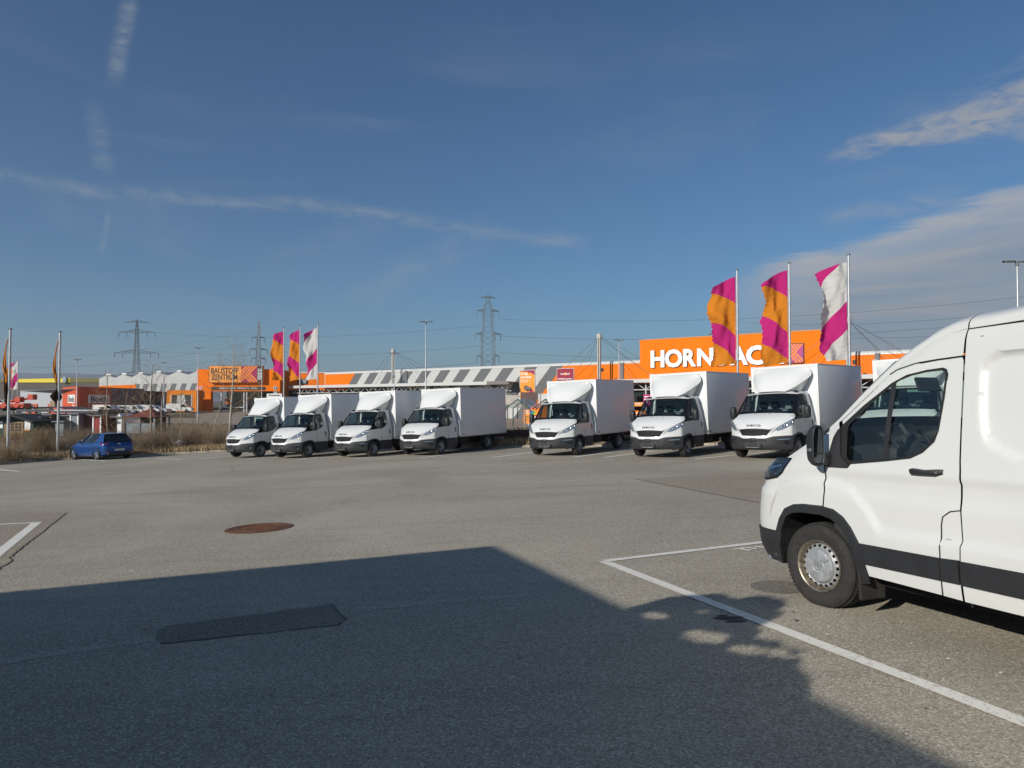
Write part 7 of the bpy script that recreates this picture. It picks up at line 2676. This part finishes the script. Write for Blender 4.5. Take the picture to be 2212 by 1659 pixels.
# ------------------------------------------------------------ kerb and verge
KERB = [(-60, 19.6), (-32, 32.8), (-27.0, 37.6), (-25.6, 40), (-22.3, 41.8), (-20.4, 43), (-17.6, 43.6), (-9, 39.6), (-.2, 35.6), (8, 31.3), (16, 26), (30, 20)]
KM = mat('kerb_concrete', (.36, .32, .26), .85, var=.2, vscale=3, dirt=.35)
kb = thing('kerb', 'low concrete kerb along the far edge of the car park', 'kerb')
kp = resample(KERB, 1.0, False) + [KERB[-1]]
for i in range(len(kp) - 1):
    a_, b_ = Vector(kp[i]), Vector(kp[i + 1])
    if a_.x < -46 or a_.x > 20:
        continue
    d_ = (b_ - a_)
    L_ = d_.length
    d_.normalize()
    M_ = basis((a_.x, a_.y, gz(a_.x, a_.y)), (d_.x, d_.y, (gz(b_.x, b_.y) - gz(a_.x, a_.y)) / L_), (-d_.y, d_.x, 0), (0, 0, 1))
    MB().bevbox(.01, L_ - .012, .0, .16, -.1, .11 + rnd.uniform(-.01, .012), .015).build('kerb_stone', KM, kb, M=M_)
GRASSB = mat('bank_soil', (.21, .155, .095), .95, var=.35, vscale=1.3, bump=.5, bscale=6)


def kerb_y(x):
    return interp(x, [p_[0] for p_ in KERB], [p_[1] for p_ in KERB])


def bank_h(x, d_):
    """height of the planted bank d_ metres beyond the kerb"""
    left = sstep(-13, -20, x)
    return .10 + left * (.10 * sstep(0, 1.5, d_) + .85 * sstep(2.0, 6.0, d_) - .5 * sstep(7, 9, d_)) + (1 - left) * .12 * sstep(0, 1, d_)


mb = MB()
rows = []
for d_ in (.16, .6, 1.2, 2, 3, 4, 6, 9):
    row = []
    for x in [-46 + i * 1.0 for i in range(64)]:
        dd = d_ if x < -17 else d_ * .62
        y = kerb_y(x) + dd
        row.append((x, y, gz(x, y) + bank_h(x, dd) + .05 * noise.noise(Vector((x * .8, y * .8, 0)))))
    rows.append(row)
structure('verge', MB().grid(rows), GRASSB, smooth=60)


def vz(x, y):
    d_ = y - kerb_y(x)
    return gz(x, y) + (bank_h(x, d_) if 0 < d_ < 9 else 0)


# dry grass along the kerb and over the bank
def tri_blades(mb_, x, y, z, h_, n, r_):
    for _ in range(n):
        a_ = r_.uniform(0, 2 * PI)
        dx_, dy_ = math.cos(a_), math.sin(a_)
        w_ = .012 + .012 * r_.random()
        hh_ = h_ * r_.uniform(.5, 1.2)
        px, py = x + r_.uniform(-.12, .12), y + r_.uniform(-.12, .12)
        ln = r_.uniform(.1, .5) * hh_
        mb_.add([(px - dy_ * w_, py + dx_ * w_, z), (px + dy_ * w_, py - dx_ * w_, z), (px + dx_ * ln, py + dy_ * ln, z + hh_)], [(0, 1, 2)])


r_ = random.Random(99)
gl_ = [MB(), MB()]
for i in range(5200):
    x = r_.uniform(-44, -12) if r_.random() < .9 else r_.uniform(-12, 2)
    d_ = abs(r_.gauss(0, 2.2)) + .15
    if x > -14:
        d_ = min(d_, .5)
    y = kerb_y(x) + d_
    tri_blades(gl_[i % 2], x, y, vz(x, y) - .02, .38 if d_ < 2.2 else .25, 7, r_)
DRYG = mat('dry_grass', (.44, .32, .17), .9, var=.3, vscale=2)
DRYG2 = mat('dry_grass_pale', (.54, .42, .25), .9, var=.3, vscale=2)
for g_, m in zip(gl_, (DRYG, DRYG2)):
    o = g_.build('dry_grass', m)
    tag(o, 'straw coloured dry grass along the kerb and bank', 'grass', kind='stuff')

TWIG = mat('bare_twig', (.31, .21, .115), .9, var=.25, vscale=3)
TWIGR = mat('red_brown_twig', (.14, .065, .045), .9, var=.25, vscale=3)
TWIGG = mat('grey_twig', (.32, .26, .19), .9, var=.25, vscale=3)
BIRCH = mat('pale_bark', (.46, .40, .33), .85, var=.35, vscale=5, stretch=(1, 1, 4))


def branch(mb_, p_, d_, L_, rad, lev, r_, twig):
    """recursive bare branch"""
    n = 4
    pts = [p_.copy()]
    q = p_.copy()
    dd = d_.copy()
    for i in range(n):
        dd = (dd + Vector((r_.uniform(-.16, .16), r_.uniform(-.16, .16), r_.uniform(-.06, .12)))).normalized()
        q = q + dd * L_ / n
        pts.append(q.copy())
    mb_.tube(pts, [rad * (1 - .6 * i / n) for i in range(n + 1)], 3 if lev < 2 else 5, False)
    if lev <= 0:
        return
    k_ = {3: 6, 2: 5, 1: 4}.get(lev, 4)
    for j in range(k_):
        f_ = .3 + .7 * (j + r_.random()) / k_
        i0 = min(n - 1, int(f_ * n))
        b_ = pts[i0].lerp(pts[i0 + 1], f_ * n - i0)
        ax = Vector((r_.uniform(-1, 1), r_.uniform(-1, 1), r_.uniform(-.2, .8))).normalized()
        nd = (dd * .55 + ax * .75).normalized()
        branch(mb_, b_, nd, L_ * r_.uniform(.38, .62), rad * .42, lev - 1, r_, twig)


def bare_tree(lb, x, y, H_, seed, trunk_m, rad=.06, lean=(0, 0), fork=None, crown_from=.3, nb=16, tw=.009):
    r_ = random.Random(seed)
    z0 = vz(x, y)
    t = thing('bare_tree', lb, 'tree', Matrix.Translation((x, y, z0)), 'leafless young trees')
    pts = []
    n = 10
    for i in range(n + 1):
        f_ = i / n
        pts.append(Vector((lean[0] * f_ + .05 * math.sin(f_ * 5 + seed), lean[1] * f_ + .05 * math.cos(f_ * 4 + seed), -.1 + H_ * f_)))
    MB().tube(pts, [rad * (1 - .85 * i / n) + .006 for i in range(n + 1)], 8).build('trunk', trunk_m, t, smooth=60)
    mb_ = MB()
    for j in range(nb):
        f_ = crown_from + (1 - crown_from) * (j + r_.random() * .6) / nb
        i0 = min(n - 1, int(f_ * n))
        b_ = pts[i0].lerp(pts[i0 + 1], f_ * n - i0)
        a_ = r_.uniform(0, 2 * PI)
        d_ = Vector((math.cos(a_), math.sin(a_), r_.uniform(.5, 1.3))).normalized()
        branch(mb_, b_, d_, H_ * (.34 * (1.15 - f_) + .06), max(tw, rad * .35 * (1.1 - f_)), 2, r_, tw)
    o = mb_.build('crown', TWIG, t)
    o['kind'] = 'stuff'
    return t


def gx(px, Y):
    return (px - 1106) / 1533 * Y


TREES = [('pale slim birch rising left of the first truck', 498, 47, 6.6, 4, BIRCH, .085, (.15, 0), .28, 26),
         ('bare young tree beside the pavilion roof', 327, 46, 5.0, 8, TWIGG, .07, (.05, 0), .22, 24),
         ('pale thin straight stem between the pavilion and the kiosk', 351, 49, 4.6, 15, BIRCH, .045, (0, 0), .75, 6),
         ('bare forked young tree in front of the dark red shed', 236, 47, 4.8, 21, TWIGG, .06, (-.2, 0), .2, 22),
         ('bare thin young tree left of the pavilion', 268, 48, 4.4, 27, TWIG, .05, (.2, 0), .2, 18),
         ('crooked pale birch stem leaning right near the first truck', 452, 45, 2.9, 33, BIRCH, .05, (.75, 0), .35, 14),
         ('dark bare round tree before the container kiosk', 392, 95, 4.6, 39, TWIG, .09, (0, 0), .35, 22),
         ('bare young tree against the orange hall pier', 560, 92, 6.0, 45, TWIGG, .06, (0, 0), .3, 18),
         ('pollarded bare tree in front of the trolley shelter', 1133, 78, 4.6, 51, TWIGG, .10, (.1, 0), .55, 16),
         ('bare tree beside the mirror of the truck right of the gap', 1165, 60, 5.0, 57, TWIG, .06, (.2, 0), .35, 18),
         ('bare tree top above the fourth truck', 895, 62, 4.9, 63, TWIG, .06, (0, 0), .5, 14)]
for lb, px, Y, H_, sd, m, rad, ln, cf_, nb in TREES:
    bare_tree(lb, gx(px, Y), Y, H_, sd, m, rad, ln, None, cf_, nb, .006 * Y / 45)

# leafless shrubs on the bank
def make_shrub(seed, H_, n, m, spread=.55):
    r_ = random.Random(seed)
    mb_ = MB()
    for i in range(n):
        a_ = r_.uniform(0, 2 * PI)
        rr = r_.uniform(0, .35)
        p_ = Vector((rr * math.cos(a_), rr * math.sin(a_), -.05))
        b_ = r_.uniform(0, 2 * PI)
        d_ = Vector((math.cos(b_) * spread * r_.random(), math.sin(b_) * spread * r_.random(), 1)).normalized()
        branch(mb_, p_, d_, H_ * r_.uniform(.55, 1.1), .009, 1 if i % 3 else 2, r_, .005)
    return mb_.mesh('twigs', m)


SHR = [make_shrub(100 + i, 1.7, 26, (TWIG, TWIGG, TWIG, TWIGG)[i % 4]) for i in range(6)]
SPR = [make_shrub(200 + i, .75, 40, (TWIG, TWIGG)[i % 2], 1.3) for i in range(3)]
r_ = random.Random(12)
cnt = 0
ords = ['first', 'second', 'third', 'fourth', 'fifth', 'sixth', 'seventh', 'eighth', 'ninth', 'tenth']


def shrub(me, x, y, sc_, lb, grp, name='bare_shrub'):
    t = thing(name, lb, 'shrub', Matrix.Translation((x, y, vz(x, y))) @ Matrix.Rotation(r_.uniform(0, 6.28), 4, 'Z') @ Matrix.Scale(sc_, 4), grp)
    o = link('twigs', me, t)
    o['kind'] = 'stuff'


for i in range(46):
    px = 285 + (i % 23) * 9.4 + r_.uniform(-4, 4)
    Y = kerb_y(gx(px, 43)) + .8 + (i // 23) * 1.5 + r_.uniform(-.3, .6)
    shrub(SHR[i % 6], gx(px, Y), Y, r_.uniform(.6, 1.0) * (1.0 if px > 300 else .8), 'leafless brown shrub in the %s row of the thicket, %s' % (('front', 'back')[i // 23], 'right beside the blue car' if px < 335 else 'below the pavilion' if px < 390 else 'halfway to the first truck' if px < 440 else 'close to the first truck'), 'leafless shrubs on the bank by the blue car')
for i in range(44):
    px = -20 + (i % 26) * 11.5
    Y = kerb_y(gx(px, 41)) + 2.2 + r_.uniform(0, 4.0)
    shrub(SPR[i % 3], gx(px, Y), Y, r_.uniform(.7, 1.25), 'low brown shrub on the dry bank %s' % ('at the left edge' if px < 20 else 'between the two flagpoles' if px < 120 else 'between the flagpole and the blue car' if px < 165 else 'directly behind the blue car'), 'low brown shrubs on the left bank')
for i in range(5):
    px = (30, 55, 85, 145, 170)[i]
    Y = kerb_y(gx(px, 40)) + 1.6
    shrub(SHR[i % 6], gx(px, Y), Y, .62, 'thin upright leafless shrub near the two left flagpoles', 'thin shrubs by the left flagpoles')
# hedges: dense dark twigs in clipped rows
HEDGE_M = mat('hedge_dark', (.055, .035, .028), .95, var=.4, vscale=5)


def hedge(lb, pts, w_, h_, seed, m, n_per=150):
    r_2 = random.Random(seed)
    a_ = Vector(pts[0])
    t = thing('hedge', lb, 'hedge', Matrix.Translation((a_.x, a_.y, vz(a_.x, a_.y))))
    mb_ = MB()
    core = MB()
    for i in range(len(pts) - 1):
        p0, p1 = Vector(pts[i]), Vector(pts[i + 1])
        L_ = (p1 - p0).length
        d_ = (p1 - p0).normalized()
        nn = Vector((-d_.y, d_.x))
        rows = []
        m_ = max(2, int(L_ / .5))
        for j in range(m_ + 1):
            c_ = p0 + d_ * L_ * j / m_
            z_ = vz(c_.x, c_.y)
            row = []
            for k_ in range(7):
                th = PI * k_ / 6
                rr = 1 + .22 * noise.noise(Vector((c_.x * 1.7, c_.y * 1.7, k_ * .8)))
                q = c_ + nn * math.cos(th) * w_ / 2 * rr * .9
                row.append((q.x - a_.x, q.y - a_.y, z_ + h_ * .9 * math.sin(th) ** .6 * rr * .92 - vz(a_.x, a_.y)))
            rows.append(row)
        core.grid(rows)
        for j in range(int(L_ * n_per)):
            f_ = r_2.random()
            c_ = p0 + d_ * L_ * f_ + nn * r_2.uniform(-.5, .5) * w_
            z_ = vz(c_.x, c_.y) - vz(a_.x, a_.y)
            b_ = Vector((c_.x - a_.x, c_.y - a_.y, z_ + r_2.uniform(.1, .7) * h_))
            e_ = b_ + Vector((r_2.uniform(-.3, .3), r_2.uniform(-.3, .3), r_2.uniform(.1, .45) * h_))
            mb_.tube([b_, e_], .006, 3, False)
    core.build('core', m, t, smooth=60)
    o = mb_.build('twigs', TWIGR if m is HEDGE_M else TWIG, t)
    o['kind'] = 'stuff'


hedge('dark reddish hedge filling the gap between the fourth and fifth trucks', [(-5.5, 39.2), (.2, 36.7), (5.0, 34.2)], 1.3, .72, 5, HEDGE_M, 420)
hedge('dark hedge behind the sixth and seventh trucks', [(5.5, 34), (14, 29)], 1.2, .7, 6, HEDGE_M, 150)
HB = mat('hedge_brown', (.12, .09, .065), .95, var=.4, vscale=3)
hedge('brown hedge row on the terrace below the drive-in hall', [(gx(350, 88), 88), (gx(505, 84), 84)], 1.4, 1.0, 7, HB, 60)
hedge('brown hedge row lower down before the drive-in hall', [(gx(340, 68), 68), (gx(500, 64), 64)], 1.4, .9, 8, HB, 90)
hedge('low brown hedge before the container kiosk', [(gx(330, 122), 122), (gx(420, 124), 124)], 1.6, .8, 9, HB, 30)
# litter
LIT = mat('white_litter', (.8, .8, .78), .6)
for lb, px, py, Y, s_ in [('white scrap of litter in the thicket', 388, 957, 45, .28), ('pale plastic bag on the left bank', 139, 971, 44.2, .16), ('small pale litter scrap on the far left bank', 31, 979, 43.4, .09)]:
    o_ = at(px, py, Y)
    t = thing('litter', lb, 'litter', Matrix.Translation(o_))
    bm = bmesh.new()
    bmesh.ops.create_icosphere(bm, subdivisions=2, radius=s_)
    for v in bm.verts:
        v.co = Vector((v.co.x * 1.3, v.co.y, v.co.z * .6)) * (1 + .5 * noise.noise(v.co * 9 + Vector((px, 0, 0))))
    MB().bm(bm).build('scrap', LIT, t)
# yellow-brown sand heap at the kerb
o_ = at(52, 996, 39.3)
t = thing('sand_heap', 'low yellowish heap of grit behind the kerb between the flagpoles', 'heap', Matrix.Translation((o_.x, o_.y, vz(o_.x, o_.y))))
MB().grid([[(1.1 * rr * math.cos(a_) * (1 + .2 * math.sin(3 * a_)), .5 * rr * math.sin(a_), .22 * (1 - rr) ** .8 + .02) for a_ in [2 * PI * i / 18 for i in range(19)]] for rr in (0, .25, .5, .75, 1)]).build('heap', mat('grit', (.45, .30, .12), .9, var=.2, vscale=9), t, smooth=60)

# ------------------------------------------------------------ far hills and haze
HILL = mat('far_wooded_hill', (.06, .07, .06), .95, var=.3, vscale=.004)
mb = MB()
rows = []
for rr, hf in ((4200, 0.0), (4700, .6), (5200, 1.0), (5600, .5)):
    row = []
    for i in range(0, 145):
        a_ = R(-100 + i * 200 / 144)
        base = 165 + 45 * noise.noise(Vector((a_ * 3.0, 0, 0))) + 14 * noise.noise(Vector((a_ * 22, 3, 0)))
        fade = 1 - .55 * sstep(-.25, .2, a_)
        row.append((rr * math.sin(a_), rr * math.cos(a_), base * hf * fade - 3))
    rows.append(row)
structure('hills', MB().grid(rows), HILL, smooth=60)
hz = MB().box(-6800, 6800, -800, 6900, -60, 235).build('haze', None)
hz.data.materials.clear()
m = bpy.data.materials.new('haze_air')
m.use_nodes = True
m.node_tree.nodes.clear()
pv_ = m.node_tree.nodes.new('ShaderNodeVolumePrincipled')
pv_.inputs['Color'].default_value = (.80, .88, 1.0, 1)
pv_.inputs['Density'].default_value = 0.00022
pv_.inputs['Anisotropy'].default_value = 0.2
mo_ = m.node_tree.nodes.new('ShaderNodeOutputMaterial')
m.node_tree.links.new(pv_.outputs[0], mo_.inputs['Volume'])
hz.data.materials.append(m)
hz['kind'] = 'stuff'
tag(hz, 'thin pale haze over the distance', 'haze')
